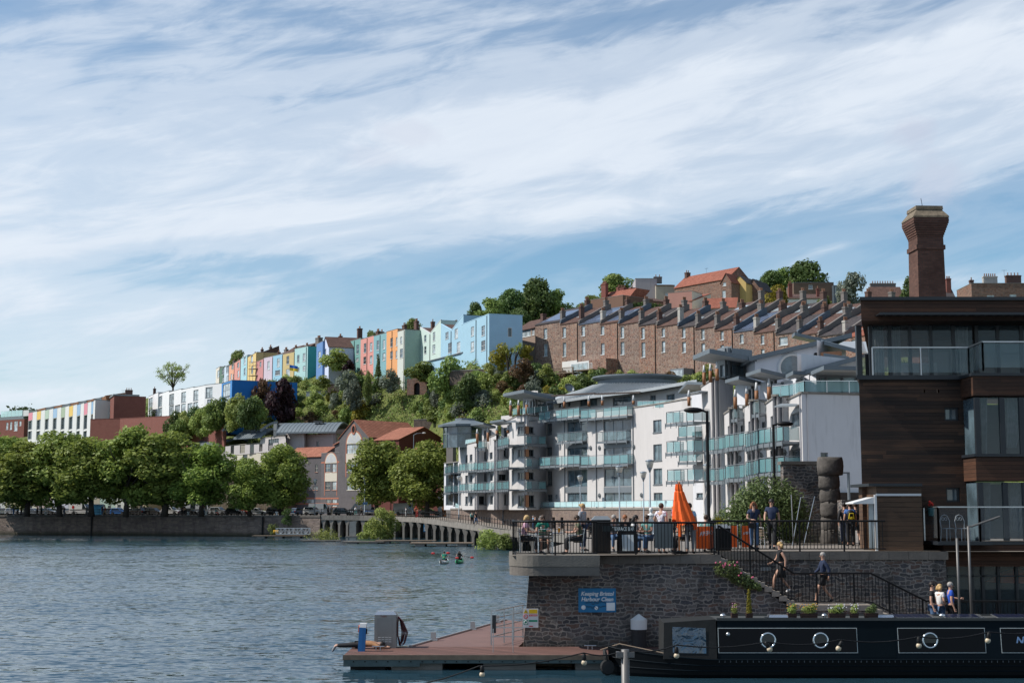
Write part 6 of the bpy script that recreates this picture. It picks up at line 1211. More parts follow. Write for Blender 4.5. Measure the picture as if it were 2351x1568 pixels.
wbush('tall feathery willow bush growing out of the water before the concrete columns',878,1240,247,5.6,5.4,L_LT,4200,.20,31,'willow_bush');wbush('lower spreading half of the willow growth by the columns',848,1241,250,4.6,2.6,L_LT,1800,.18,32,'willow_bush');wbush('thick reedy weeds on the bank left of the terrace',1128,1259,182,4.6,1.9,L_LT,3000,.14,33,'weed_clump');wbush('second reedy weed clump against the terrace corner',1160,1258,178,2.6,1.6,L_MD,1500,.14,34,'weed_clump')
wbush('low weeds on the float beside the aluminium gangway',745,1240,244,7,1.0,L_LT,1500,.14,35,'weed_clump');wbush('ivy clump hanging where the stone quay wall meets the columns',660,1205,268,2.6,3.2,L_DK,900,.16,36,'ivy_clump');wbush('small bush at the foot of the quay wall by the gangway',627,1226,268,2.4,1.8,L_MD,800,.14,37,'shrub')
o=link('creeper',leaves('creeper',[(0,-.2,0,4.6,.35,1.5),(6,-.1,-.3,4,.3,1.2),(-1,-.2,-1.2,3,.3,1)],5200,.2,L_DK,41),None,at(1478,708,343));tag(o,'dark ivy sheet over the salmon wing of the curved gable house','ivy')
# ------------------------------------------------------------------ vehicles (front towards +x)
TYRE=plain('tyre',(.012,.012,.012),.8);RIM=plain('rim',(.35,.36,.37),.3,.1,metal=.8);LAMPG=plain('lamp_glass',(.65,.66,.66),.15,.05);TAIL=plain('tail_lamp',(.35,.012,.01),.3);CGL=glass('car_glass',(.015,.02,.022),.03,.9)
def carpaint(n,c):return plain('paint_car_'+n,c,.25,.04,.5,spec=.6)
CP={k:carpaint(k,c)for k,c in dict(white=(.60,.60,.59),silver=(.30,.31,.32),grey=(.11,.115,.12),black=(.012,.013,.015),blue=(.02,.10,.30),navy=(.018,.05,.12),red=(.26,.02,.015),teal=(.06,.085,.09)).items()}
WHL={}
def wheel(par,x,y,r):
    if r not in WHL:
        mb=MB();mb.T=Matrix.Rotation(R(90),4,'X');mb.lathe([(r*.62,-.1),(r*.95,-.11),(r,-.06),(r,.06),(r*.95,.11),(r*.62,.1)],16);a=mb.build('tyre',TYRE,None,True)
        mb=MB();mb.T=Matrix.Rotation(R(90),4,'X');mb.lathe([(r*.2,-.09),(r*.63,-.075),(r*.63,.075),(r*.2,.09)],12);b=mb.build('rim',RIM);WHL[r]=(a.data,b.data);bpy.data.objects.remove(a);bpy.data.objects.remove(b)
    o=link('wheel',WHL[r][0],par,(x,y,r));link('rim',WHL[r][1],o)
def car(name,label,cat,low,belt,roof,hw,wb,r,paint,p,rz,wins,group='vehicles parked along the quay road',tum=.2):
    """low: outline (x,z) of the lower body from rear bottom over the bonnet to the front bottom; roof: outline of the glasshouse"""
    o=thing(name,label,cat,p,rz,group);mb=MB();n=len(low);y=hw
    def side(pts,wf,s):return[(x,s*wf(x,z),z)for x,z in pts]
    xm=max(abs(x)for x,z in low);wl=lambda x,z:hw*(1-.13*max(0,(abs(x)/xm-.72)/.28)**2)*(.96 if z<.45 else 1);wu=lambda x,z:hw*(.97-tum*(z-belt)/max(.3,roof[1][1]-belt))
    for pts,wf in((low,wl),(roof,wu)):
        a,b=side(pts,wf,-1),side(pts,wf,1);mb.poly(a);mb.poly(b[::-1])
        for i in range(len(pts)):j=(i+1)%len(pts);mb.poly([a[j],a[i],b[i],b[j]])
    mb.build('body',paint,o)
    gb=MB()
    for x0,x1 in wins:
        def rz_(x,top):xs=[q_[0]for q_ in roof];zt=roof[1][1]-.08;return zt
        zb_,zt_=belt+.05,roof[1][1]-.09
        lim=lambda x,z:x
        xa,xb=x0,x1;fr=(zt_-belt)/(roof[1][1]-belt);ra,rb=roof[0][0]+(roof[1][0]-roof[0][0])*fr+.06,roof[-1][0]+(roof[-2][0]-roof[-1][0])*fr-.06
        for s in(-1,1):
            q_=[(xa,s*(wu(xa,zb_)+.012),zb_),(xb,s*(wu(xb,zb_)+.012),zb_),(min(xb,rb),s*(wu(xb,zt_)+.012),zt_),(max(xa,ra),s*(wu(xa,zt_)+.012),zt_)];gb.poly(q_ if s<0 else q_[::-1])
    for(xa,za),(xb,zb2),s in((roof[0],roof[1],-1),(roof[-1],roof[-2],1)):
        a=Vector((xa,0,za)).lerp(Vector((xb,0,zb2)),.12);b=Vector((xa,0,za)).lerp(Vector((xb,0,zb2)),.88);q_=[(a.x+s*.012,-wu(a.x,a.z)+.08,a.z),(a.x+s*.012,wu(a.x,a.z)-.08,a.z),(b.x+s*.012,wu(b.x,b.z)-.06,b.z+.01),(b.x+s*.012,-wu(b.x,b.z)+.06,b.z+.01)];gb.poly(q_ if s>0 else q_[::-1])
    gb.build('window_glass',CGL,o)
    for x in wb:
        for s in(-1,1):wheel(o,x,s*(hw-.10),r)
    xf=max(x for x,z in low);xr=min(x for x,z in low);zl=belt*.72
    for s in(-1,1):
        mb=MB();mb.ball((xf-.17,s*hw*.70,zl),.16,8,0,1,1.1,.6);mb.build('headlight',LAMPG,o,True);mb=MB();mb.box(xr-.015,s*hw*.62,zl-.02,xr+.12,s*hw*.86,zl+.22);mb.build('tail_light',TAIL,o)
    mb=MB();mb.box(xf-.1,-hw*.8,.22,xf+.02,hw*.8,.42);mb.box(xr-.02,-hw*.8,.25,xr+.1,hw*.8,.45);mb.build('bumper',GREYM,o);return o
def kindcar(kind,label,paint,p,rz):
    K={'hatch':dict(low=[(-2.0,.25),(-2.02,.75),(-1.95,.92),(.75,.93),(1.55,.80),(1.98,.66),(2.03,.3)],belt=.92,roof=[(-1.95,.92),(-1.55,1.45),(.1,1.48),(.85,.93)],hw=.86,wb=(-1.25,1.28),r=.32,wins=((-1.6,-.65),(-.6,.62))),
         'saloon':dict(low=[(-2.25,.28),(-2.27,.8),(-2.15,.93),(.7,.93),(1.75,.80),(2.2,.64),(2.26,.3)],belt=.92,roof=[(-1.75,.92),(-.95,1.42),(.0,1.44),(.85,.93)],hw=.88,wb=(-1.35,1.4),r=.33,wins=((-1.25,-.4),(-.35,.62))),
         'suv':dict(low=[(-2.15,.35),(-2.18,1.0),(-2.1,1.06),(.85,1.06),(1.8,.98),(2.15,.8),(2.18,.38)],belt=1.05,roof=[(-2.1,1.05),(-1.75,1.66),(.15,1.69),(.95,1.06)],hw=.92,wb=(-1.3,1.32),r=.37,wins=((-1.8,-.75),(-.7,.7))),
         'van':dict(low=[(-2.8,.35),(-2.82,1.2),(-2.78,1.22),(1.7,1.22),(2.5,1.05),(2.72,.8),(2.78,.35)],belt=1.2,roof=[(-2.78,1.2),(-2.7,2.4),(.9,2.42),(1.85,1.22)],hw=.98,wb=(-1.7,1.75),r=.35,wins=((.55,1.6),),tum=.1),
         'camper':dict(low=[(-3.2,.4),(-3.22,1.2),(-3.2,1.25),(2.3,1.25),(3.0,1.05),(3.2,.8),(3.25,.38)],belt=1.22,roof=[(-3.2,1.22),(-3.15,2.95),(1.9,2.85),(2.35,1.25)],hw=1.1,wb=(-1.7,2.3),r=.36,wins=((-1.8,-.7),(.9,2.0)),tum=.05),
         'pickup':dict(low=[(-1.75,.45),(-1.78,1.05),(-1.72,1.08),(.45,1.08),(1.5,1.04),(1.72,.9),(1.75,.45)],belt=1.06,roof=[(-.55,1.06),(-.35,1.62),(.35,1.64),(.62,1.08)],hw=.82,wb=(-1.05,1.1),r=.36,wins=((-.4,.45),))}[kind]
    return car({'van':'van','camper':'motorhome','suv':'parked_suv','pickup':'open_four_by_four'}.get(kind,'parked_car'),label,{'van':'van','camper':'motorhome'}.get(kind,'car'),p=p,rz=rz,paint=paint,**K)
for u,kd,c,dY,rz,lb in((8,'hatch','white',8,.5,'white car at the far left edge of the road'),(32,'hatch','silver',5,-.3,'silver hatchback second from the left edge'),(78,'saloon','silver',9,-.2,'silver saloon just right of the forked trunk'),(110,'saloon','grey',6,-.25,'grey saloon left of the second trunk'),(128,'hatch','white',14,0,'small white car partly behind the second trunk'),(149,'hatch','black',9,.2,'dark car just right of the second trunk'),(164,'hatch','silver',6,-.4,'silver car nosing out left of the white van'),(188,'van','white',6,-.25,'white van with a red mark beside the third trunk'),(220,'hatch','silver',12,0,'silver car behind the blue toilet cabin'),(254,'hatch','silver',10,.1,'silver hatchback left of the blue one'),(274,'hatch','blue',6,-.35,'bright blue hatchback left of the fourth trunk'),(303,'hatch','white',13,0,'white car peeping over the black hatchback'),(312,'hatch','black',5,2.8,'black hatchback seen from behind, right of the fourth trunk'),(328,'suv','black',9,2.9,'dark estate beyond the black hatchback'),(355,'hatch','black',6,-.4,'black small car left of the fifth trunk'),(393,'suv','white',5,-.35,'white people carrier right of the fifth trunk'),(412,'van','silver',14,-.1,'pale low van behind the white people carrier'),(436,'saloon','black',5,-.3,'black estate in front of the motorhome'),(458,'camper','white',13,-.1,'white motorhome with overcab behind the trees'),(503,'suv','silver',5,-.4,'pale grey off roader right of the motorhome'),(539,'hatch','black',4,-.3,'black hatchback in front of a red car'),(553,'hatch','red',11,-.2,'red car mostly hidden behind a black hatchback'),(592,'hatch','white',5,-.2,'white hatchback right of the bright tree trunk'),(636,'suv','black',4,-.15,'black off roader left of the lamp by the warehouse'),(688,'hatch','navy',4,.9,'dark hatchback parked at an angle by the warehouse'),(720,'suv','white',3,-.45,'white off roader parked by the street lamp'),(738,'van','white',13,0,'small white van with a green mark behind the off roader'),(788,'hatch','teal',3,-.25,'dark teal hatchback by the grey gable'),(826,'van','grey',11,3.0,'dark grey minibus behind the blue open car'),(858,'pickup','blue',4,-.1,'blue and silver open four by four under the tree'),(934,'van','white',7,-.12,'large white panel van seen from the side'),(987,'saloon','grey',4,-.15,'grey saloon right of the large white van')):
    Y=float(np.interp(u,[0,300,560,735,905,990],[296,287,279,275,272,263]))+dY;p=at(u,1178,Y);o=kindcar(kd,lb,CP[c],(p.x,p.y,3.96),rz);o.scale=(.92,.92,.96)
    if lb.startswith('white van with'):mb=MB();mb.T=Matrix.Translation((-1.7,-.95,1.6));mb.poly([(0,0,-.35),(.3,0,-.15),(.3,0,.25),(0,0,.42),(-.3,0,.25),(-.3,0,-.15)]);mb.build('red_mark',TAIL,o)
    if lb.startswith('small white van'):mb=MB();mb.ball((-1.5,-.97,1.5),.4,10,0,1,.05,.8);mb.build('green_mark',plain('green_mark',(.05,.35,.05)),o)
    if lb.startswith('blue and'):mb=MB();mb.box(-1.79,-.835,.45,1.7,.835,.72);mb.build('silver_sill',CP['silver'],o)
p=at(226,1178,296);o=thing('toilet_cabin','blue portable toilet cabin between the van and the trees','toilet cabin',(p.x,p.y,3.96));mb=MB();mb.box(-.8,-.7,0,.8,.7,2.1);mb.box(-.7,-.73,.1,-.06,-.7,2.0);mb.box(.06,-.73,.1,.7,-.7,2.0);mb.build('cabin',plain('cabin_blue',(.03,.17,.32),.5),o);mb=MB();mb.box(-.85,-.75,2.1,.85,.75,2.24);mb.build('roof',WHITE,o)
# ------------------------------------------------------------------ promenade lamps
LG=plain('lamp_bowl',(.55,.54,.50),.2,.05);LPOLE=plain('lamp_pole_grey',(.21,.25,.29),.4,.06,metal=.3)
mb=MB();mb.tube([(0,0,0),(0,0,1.0),(0,0,1.02),(0,0,6.0)],[.13,.13,.075,.06],8);lp=mb.build('pole',LPOLE,None,True);lpd=lp.data
mb=MB();mb.lathe([(.07,5.95),(.12,6.1),(.24,6.35),(.27,6.5)],10);lhd=mb.build('cradle',LPOLE,None,True);mb=MB();mb.lathe([(.25,6.38),(.36,6.85),(.38,6.95)],12);lbd=mb.build('bowl',LG,None,True);mb=MB();mb.lathe([(.42,6.95),(.42,7.0),(.2,7.1),(.02,7.12)],12);lcd=mb.build('cap',LPOLE,None,True)
lhd,lbd,lcd,_x=[(o.data,bpy.data.objects.remove(o))[0]for o in(lhd,lbd,lcd,lp)]
for u,vt,Y,lb in((724,1100,270,'promenade lamp before the arched warehouse windows'),(838,1095.5,268,'promenade lamp with blue plates left of the lone plane tree'),(948,1091,262,'promenade lamp beside the white panel van'),(1054,1092.6,229,'promenade lamp at the left end of the white flats'),(1155,1098.5,212,'promenade lamp before the stepped balconies'),(1249.6,1100,205,'promenade lamp before the narrow windows of the curved flats'),(1332,1091,184,'promenade lamp before the left glazed bay'),(1358,1103,206,'short looking promenade lamp between the glazed bays'),(1421.6,1068.7,146,'tall promenade lamp before the right glazed bay'),(1438,1098,196,'promenade lamp just right of the tall one at the glazed bay'),(1477,1082,166,'promenade lamp left of the tallest one near the umbrella'),(1491.6,1055,130,'tallest promenade lamp left of the orange umbrella'),(1623.6,1064.7,135,'promenade lamp behind the black lamp post')):
    p=at(u,vt,Y);o=thing('promenade_lamp',lb,'street lamp',(p.x,p.y,p.z-7.1),0,'grey promenade lamps with glass bowls')
    link('pole',lpd,o);c=link('lamp_head',lhd,o);link('bowl',lbd,c);link('cap',lcd,c)
    if lb.endswith('lone plane tree'):mb=MB();mb.box(-.35,-.12,2.0,.55,-.09,2.5);mb.build('sign_plate',plain('blue_sign',(.07,.14,.25)),o)
for u,vt,Y,lb,s in((950,995,290,'road lamp with long arm before the dark red gable',1),(838,1027,292,'road lamp head over the arched window',1)):
    p=at(u,vt,Y);h=p.z-4;o=thing('road_lamp',lb,'street lamp',(p.x,p.y,4));mb=MB();mb.tube([(0,0,0),(0,0,h-.3),(.6,0,h),(1.8,0,h+.1)],[.12,.08,.06,.05],6);mb.build('pole',LPOLE,o);mb=MB();mb.ball((2.1,0,h+.1),.4,8,0,1,.5,.35);mb.build('lamp_head',WHITE,o,True)
# ------------------------------------------------------------------ people
SKIN=plain('skin',(.42,.24,.17),.55,.08,8);SKIN2=plain('skin_tan',(.36,.19,.125),.55,.08,8);EYE=plain('eye_dark',(.02,.015,.012),.2)
HC_={k:plain('hair_'+k,c,.6,.25,20)for k,c in dict(brown=(.045,.025,.014),dark=(.014,.010,.008),blond=(.40,.26,.11),ginger=(.24,.085,.03),grey=(.28,.26,.24),bald=(.07,.045,.03)).items()}
CLM={}
def cloth(n,c):
    if n not in CLM:CLM[n]=plain('cloth_'+n,c,.85,.18,3,.3,9)
    return CLM[n]
C_=dict(black=(.012,.012,.014),navy=(.016,.026,.06),blue=(.05,.13,.35),lblue=(.32,.50,.66),white=(.62,.61,.60),pink=(.58,.34,.42),green=(.01,.19,.125),olive=(.075,.085,.05),denim=(.06,.11,.20),grey=(.18,.18,.19),teal=(.12,.27,.25),red=(.32,.03,.03),tan=(.38,.26,.15),royal=(.02,.08,.42),brown=(.30,.15,.07))
def mat_c(k):return cloth(k,C_[k])
STAND=dict(pe=(0,0,.95),wa=(0,0,1.10),ch=(0,.01,1.30),nb=(0,.01,1.44),ne=(0,0,1.49),he=(0,-.015,1.61),to=(0,-.01,1.68),
             shL=(.165,.01,1.40),elL=(.225,.03,1.13),wrL=(.235,-.05,.90),hnL=(.235,-.075,.83),shR=(-.165,.01,1.40),elR=(-.225,.03,1.13),wrR=(-.235,-.05,.90),hnR=(-.235,-.075,.83),
             hiL=(.09,0,.90),knL=(.10,-.03,.50),anL=(.10,.02,.09),toL=(.12,-.15,.035),hiR=(-.09,0,.90),knR=(-.10,-.03,.50),anR=(-.10,.02,.09),toR=(-.12,-.15,.035))
WALK=dict(STAND,knL=(.09,-.22,.52),anL=(.09,-.30,.10),toL=(.10,-.47,.09),knR=(-.09,.05,.49),anR=(-.09,.34,.16),toR=(-.10,.22,.04),elL=(.23,.14,1.15),wrL=(.24,.12,.90),hnL=(.24,.11,.83),elR=(-.23,-.08,1.14),wrR=(-.22,-.26,1.00),hnR=(-.21,-.33,.98))
SIT=dict(STAND,pe=(0,.12,.55),wa=(0,.14,.68),ch=(0,.10,.90),nb=(0,.07,1.04),ne=(0,.05,1.09),he=(0,.02,1.20),to=(0,.03,1.28),shL=(.165,.08,1.0),elL=(.23,-.02,.76),wrL=(.16,-.24,.74),hnL=(.12,-.31,.75),shR=(-.165,.08,1.0),elR=(-.23,-.02,.76),wrR=(-.16,-.24,.74),hnR=(-.12,-.31,.75),
           hiL=(.10,.08,.52),knL=(.13,-.33,.52),anL=(.12,-.30,.10),toL=(.13,-.46,.04),hiR=(-.10,.08,.52),knR=(-.13,-.33,.52),anR=(-.12,-.30,.10),toR=(-.13,-.46,.04))
def skin(name,J,chains,mat,par,lv=1):
    """continuous surface grown round joined bones; chains = lists of (joint or point, radius)"""
    vs,es,rs,ix=[],[],[],{}
    for ch in chains:
        pv=None
        for k,r in ch:
            key=k if isinstance(k,str)else tuple(round(c,4)for c in k)
            if key not in ix:ix[key]=len(vs);vs.append(tuple(J[k])if isinstance(k,str)else tuple(k));rs.append(r if hasattr(r,'__len__')else(r,r))
            if pv is not None and pv!=ix[key]:es.append((pv,ix[key]))
            pv=ix[key]
    me=bpy.data.meshes.new(name);me.from_pydata(vs,es,[]);me.materials.append(mat);o=link(name,me,par)
    md=o.modifiers.new('skin','SKIN');md.use_smooth_shade=True
    for i,sv in enumerate(me.skin_vertices[0].data):sv.radius=rs[i];sv.use_root=(i==0)
    if lv:s_=o.modifiers.new('subdivision','SUBSURF');s_.levels=lv;s_.render_levels=lv
    return o
def V3_(J,k):return Vector(J[k])
def person(label,p,rz,J,top,bottom,hair='brown',style='short',sleeve=.55,shorts=False,sk=None,glasses=False,sc=1.0,lv=1,fing=True,extra=None,group=None,shoes='black',skirt=None):
    o=thing('person',label,'person',p,rz,group);o.scale=(sc,)*3;sk=sk or SKIN
    ch=[[('pe',(.135,.10)),('wa',(.12,.095)),('ch',(.15,.105)),('nb',(.075,.065)),('ne',.052),('he',(.078,.092)),('to',(.055,.065))]]
    for s in 'LR':
        ch.append([('ch',.13),('sh'+s,.062),('el'+s,.043),('wr'+s,.028),('hn'+s,(.036,.022))]);ch.append([('pe',.13),('hi'+s,.085),('kn'+s,.058),('an'+s,.038),('to'+s,.034)])
        if fing:
            h,w=V3_(J,'hn'+s),V3_(J,'wr'+s);d=(h-w).normalized();a=d.cross(Vector((1,0,0))if abs(d.x)<.8 else Vector((0,0,1))).normalized();b=d.cross(a)
            for k in range(4):q1=h+d*.025+a*(.027-.018*k);q2=q1+d*(.042-.006*abs(k-1.2))+b*.012;ch.append([('hn'+s,.03),(tuple(q1),.009),(tuple(q2),.008)])
            q1=w+(h-w)*.5+a*.042;ch.append([('hn'+s,.03),(tuple(q1+d*.02),.010),(tuple(q1+d*.055),.008)])
    he=V3_(J,'he');up=(V3_(J,'to')-V3_(J,'ne')).normalized();tw=V3_(J,'to')-he
    body=skin('body',J,ch,sk,o,lv);body['label']='skin';del body['label']
    f=J.get('face',Vector((0,-1,0)));f=(Vector(f)-up*Vector(f).dot(up)).normalized();rt=up.cross(f)
    mb=MB()
    for s in(-1,1):mb.ball(he+f*.084+rt*s*.032+up*.012,.011,6)
    mb.tube([he+f*.082-up*.045-rt*.02,he+f*.09-up*.047,he+f*.082-up*.045+rt*.02],.005,4);mb.build('eyes',EYE,o)
    mb=MB();mb.tube([he+f*.075+up*.012,he+f*.10-up*.02,he+f*.085-up*.025],[.008,.014,.010],6)
    for s in(-1,1):mb.ball(he+rt*s*.08,.022,6,0,.5,1,1.3)
    mb.build('face_features',sk,o,True)
    if glasses:mb=MB();[mb.ball(he+f*.092+rt*s*.034+up*.013,.026,8,0,1,.5,.8)for s in(-1,1)];mb.build('sunglasses',DARKM,o,True)
    tr=[[('pe',(.150,.115)),('wa',(.138,.112)),('ch',(.166,.122)),('nb',(.085,.075))]]
    for s in 'LR':
        sh,e,w=V3_(J,'sh'+s),V3_(J,'el'+s),V3_(J,'wr'+s)
        if sleeve<=1:tr.append([('ch',.15),('sh'+s,.078),(tuple(sh.lerp(e,max(.12,sleeve))),.064)])
        else:tr.append([('ch',.15),('sh'+s,.078),('el'+s,.058),(tuple(e.lerp(w,.92)),.042)])
    skin('shirt',J,tr,top,o,lv)
    br=[]
    for s in 'LR':
        k,a=V3_(J,'kn'+s),V3_(J,'an'+s)
        br.append([('pe',(.152,.118)),('hi'+s,.105),(tuple(V3_(J,'hi'+s).lerp(k,.85)),.082)]if shorts else[('pe',(.152,.118)),('hi'+s,.105),('kn'+s,.074),(tuple(k.lerp(a,.9)),.056)])
    if skirt is None:skin('shorts' if shorts else 'trousers',J,br,bottom,o,lv)
    else:mb=MB();pe=V3_(J,'pe');mb.lathe([(.15,.08),(.20,-.15),(.25,-skirt)],14,pe,0,1,.8);mb.build('skirt',bottom,o,True)
    for s in 'LR':skin('shoe',J,[[(tuple(V3_(J,'an'+s)+(V3_(J,'to'+s)-V3_(J,'an'+s))*-.12-Vector((0,0,.03))),.045),(tuple(V3_(J,'an'+s).lerp(V3_(J,'to'+s),.6)),.046),(tuple(V3_(J,'to'+s)+(V3_(J,'to'+s)-V3_(J,'an'+s))*.15),(.042,.03))]],cloth('shoe_'+shoes,C_[shoes]),o,lv)
    mb=MB();c=he+up*.035-f*.022;q=up.to_track_quat('Z','Y').to_matrix().to_4x4()
    if style!='none':
        mb.ball(c,.098,12,0,.93,1.04,.98)
        if style=='long':
            for s in(-1,-.4,.4,1):mb.tube([c+rt*.06*s-f*.03,c+rt*.085*s-f*.07-up*.13,c+rt*.10*s-f*.06-up*.27],[.06,.062,.03],7)
        if style=='bob':
            for s in(-1,-.4,.4,1):mb.tube([c+rt*.06*s-f*.03,c+rt*.095*s-f*.05-up*.13],[.06,.05],7)
        if style=='bun':mb.ball(c-f*.11+up*.02,.05,8)
        mb.build('hair',HC_[hair],o,True)
    if extra:extra(o,J)
    return o
FP='people strolling on the far quay'
for i,(u,Y,t_,b_,h_,lb,j,z)in enumerate(((31,288,'blue','denim','dark','person in blue by the far left railing',STAND,3.96),(41,288,'lblue','black','grey','person in pale blue shirt near the far left trunk',STAND,3.96),(49,288,'black','black','dark','person in black near the far left trunk',STAND,3.96),(61,287,'red','red','dark','person in red before the far left forked trunk',WALK,3.96),(86,288,'navy','black','dark','person in navy at the railing right of the forked trunk',STAND,3.96),(95,288,'teal','black','blond','person in dark teal at the railing beside a navy figure',STAND,3.96),(147,286,'navy','denim','dark','person in navy walking right of the second trunk',WALK,3.96),(199,284,'grey','grey','brown','person in grey walking in front of the white van',WALK,3.96),(235,283,'navy','denim','dark','person in navy by the toilet cabin',STAND,3.96),(241,283,'red','tan','brown','person in dark red right of the toilet cabin',WALK,3.96),(418,278,'navy','black','dark','person in navy between people carrier and black estate',STAND,3.96),(424,277,'tan','black','brown','person in tan right of the people carrier',WALK,3.96),(468,275,'white','denim','brown','person in white under the motorhome tree',STAND,3.96),(497,274,'teal','red','dark','person in teal before the pale off roader',SIT,3.98),(637,273,'navy','black','brown','person in navy before the black off roader',STAND,3.96),(753,274,'black','black','dark','person in black by the small white van',STAND,3.95),(761,274,'grey','tan','blond','fair haired person in grey by the small white van',STAND,3.95),(817,266,'white','teal','dark','person with white top and green bag walking on the promenade',WALK,3.9),(829,266,'olive','black','dark','person in olive walking on the promenade beside a white top',WALK,3.9),(932,259,'white','white','dark','person all in white leaning on the promenade railing',STAND,3.72),(958,256,'brown','red','brown','person in orange beside the red lifebuoy post',STAND,3.65),
                                                       (1084,203,'teal','black','dark','taller person of the couple walking on the promenade',WALK,3.0),(1093,202,'black','denim','dark','person in black jacket and jeans of the promenade couple',WALK,3.0),(1206,176,'black','denim','dark','person in black t-shirt left of the group by the wall',STAND,2.55),(1224,178,'lblue','denim','grey','person in pale blue shirt behind a black one by the wall',STAND,2.55),(1229,175,'black','black','dark','person in black in the middle of the group by the wall',STAND,2.55),(1241,174,'grey','tan','grey','grey haired person in a pale top by the wall',STAND,2.55),(1357,150,'navy','black','dark','person in striped dark top beyond the terrace bins',STAND,2.4),(1368,148,'tan','black','ginger','person with ginger hair beyond the terrace bins',STAND,2.2),(1544,118,'pink','tan','blond','fair haired person in pink left of the umbrella',STAND,3.55),(1550,119,'brown','black','brown','person in mauve brown left of the umbrella',STAND,3.5))):
    p=at(u,1175,Y);person(lb,(p.x,p.y,z),(2.6,3.3,.5,1.4,4.6)[i%5],j,mat_c(t_),mat_c(b_),h_,'long' if i%3==2 else 'short',1.5 if i%2 else .55,lv=0,fing=False,group=FP,shoes='white' if i%4==0 else 'black')
p=edge_at(955);o=thing('lifebuoy_post','red lifebuoy post on the promenade edge by the white van','lifebuoy post',p+Vector((0,.5,0)));mb=MB();mb.box(-.1,-.1,0,.1,.1,2.1);mb.build('post',plain('signal_red',(.5,.06,.03),.5),o);mb=MB();mb.ring((0,-.15,1.4),.3,.07,18,6);mb.build('lifebuoy',plain('buoy_orange',(.6,.13,.04),.5),o)
# ------------------------------------------------------------------ floats, gangway, kayaks
def float_(label,u0,u1,v,z,dep,mat=DECKW,n=3):
    a,b=onz(u0,v,z),onz(u1,v,z);L=(b-a).length;o=thing('pontoon',label,'pontoon',a,math.atan2(b.y-a.y,b.x-a.x),'small pontoons moored by the promenade columns');mb=MB();mb.box(0,0,-.16,L,dep,0);mb.build('deck',mat,o);mb=MB()
    for k in range(n):x=L*(k+.5)/n;w=L/n*.22;mb.box(x-w,.05,-.8,x+w,dep-.05,-.16)
    mb.build('float',CONC,o);return o
float_('grey pontoon with a blue end below the aluminium gangway',578,700,1229,.45,3);float_('half sunk dark timber float with weeds',690,780,1240,.25,2,CONC2,2);float_('mossy concrete float left of the willow',785,880,1243,.3,3,CONC2,2);float_('long pale pontoon right of the willow',860,1000,1240,.45,3);float_('wide pale pontoon nearest the promenade bend',940,1085,1246,.5,5)
a,b=onz(632,1227,.5),onz(709,1227,.5);L=(b-a).length;o=thing('gangway','white lattice sided aluminium gangway standing on the grey pontoon','gangway',a+Vector((0,.6,0)),math.atan2(b.y-a.y,b.x-a.x));mb=MB()
for y in(0,1.2):
    for z in(.1,1.15):mb.bar((0,y,z),(L,y,z),.1)
    for k in range(9):mb.bar((L*k/8,y,.1),(L*k/8,y,1.15),.07)
    for k in range(8):mb.bar((L*k/8,y,.1 if k%2 else 1.15),(L*(k+1)/8,y,1.15 if k%2 else .1),.05)
mb.box(0,0,.05,L,1.2,.1);mb.build('lattice',WHITE,o)
p=onz(634,1226,.5);o=thing('yellow_drum','yellow drum lying at the left end of the gangway','drum',p);mb=MB();mb.tube([(-.45,-.3,.4),(.45,-.3,.4)],.38,12);mb.build('drum',plain('drum_yellow',(.6,.33,.02)),o);mb=MB();mb.ring((-.2,-.3,.4),.39,.03,14,4,axis='x');mb.ring((.2,-.3,.4),.39,.03,14,4,axis='x');mb.build('hoops',DARKM,o)
p=at(810,1235,262);o=thing('concrete_pier','pale concrete slab pier standing between the promenade columns','pier',(p.x,p.y-.5,0));mb=MB();mb.box(-.6,0,-.5,.6,.9,2.9);mb.build('slab',plain('pale_concrete',(.34,.32,.29),.9,.25,1.5),o);mb=MB();mb.box(-1.3,-.6,-.5,1.6,1,.25);mb.build('footing',CONC,o)
p=at(977,1200,247);o=thing('hanging_sign','small blue sign hung on a rope between two promenade columns','sign',(p.x,p.y-1.2,1.3));mb=MB();mb.box(-.26,0,0,.26,.04,1.3);mb.build('board',plain('sign_blue',(.02,.22,.42),.5),o);mb=MB();mb.box(-.18,-.012,.15,.18,0,.4);mb.box(-.18,-.012,.5,.18,0,.75);mb.build('white_panel',WHITE,o);mb=MB();mb.tube([(-.7,.1,2.2),(-.2,0,1.3),(.2,0,1.3),(.7,.1,2.2)],.02,4);mb.build('rope',DECKW,o)
GREENK=plain('kayak_green',(.02,.35,.13),.35)
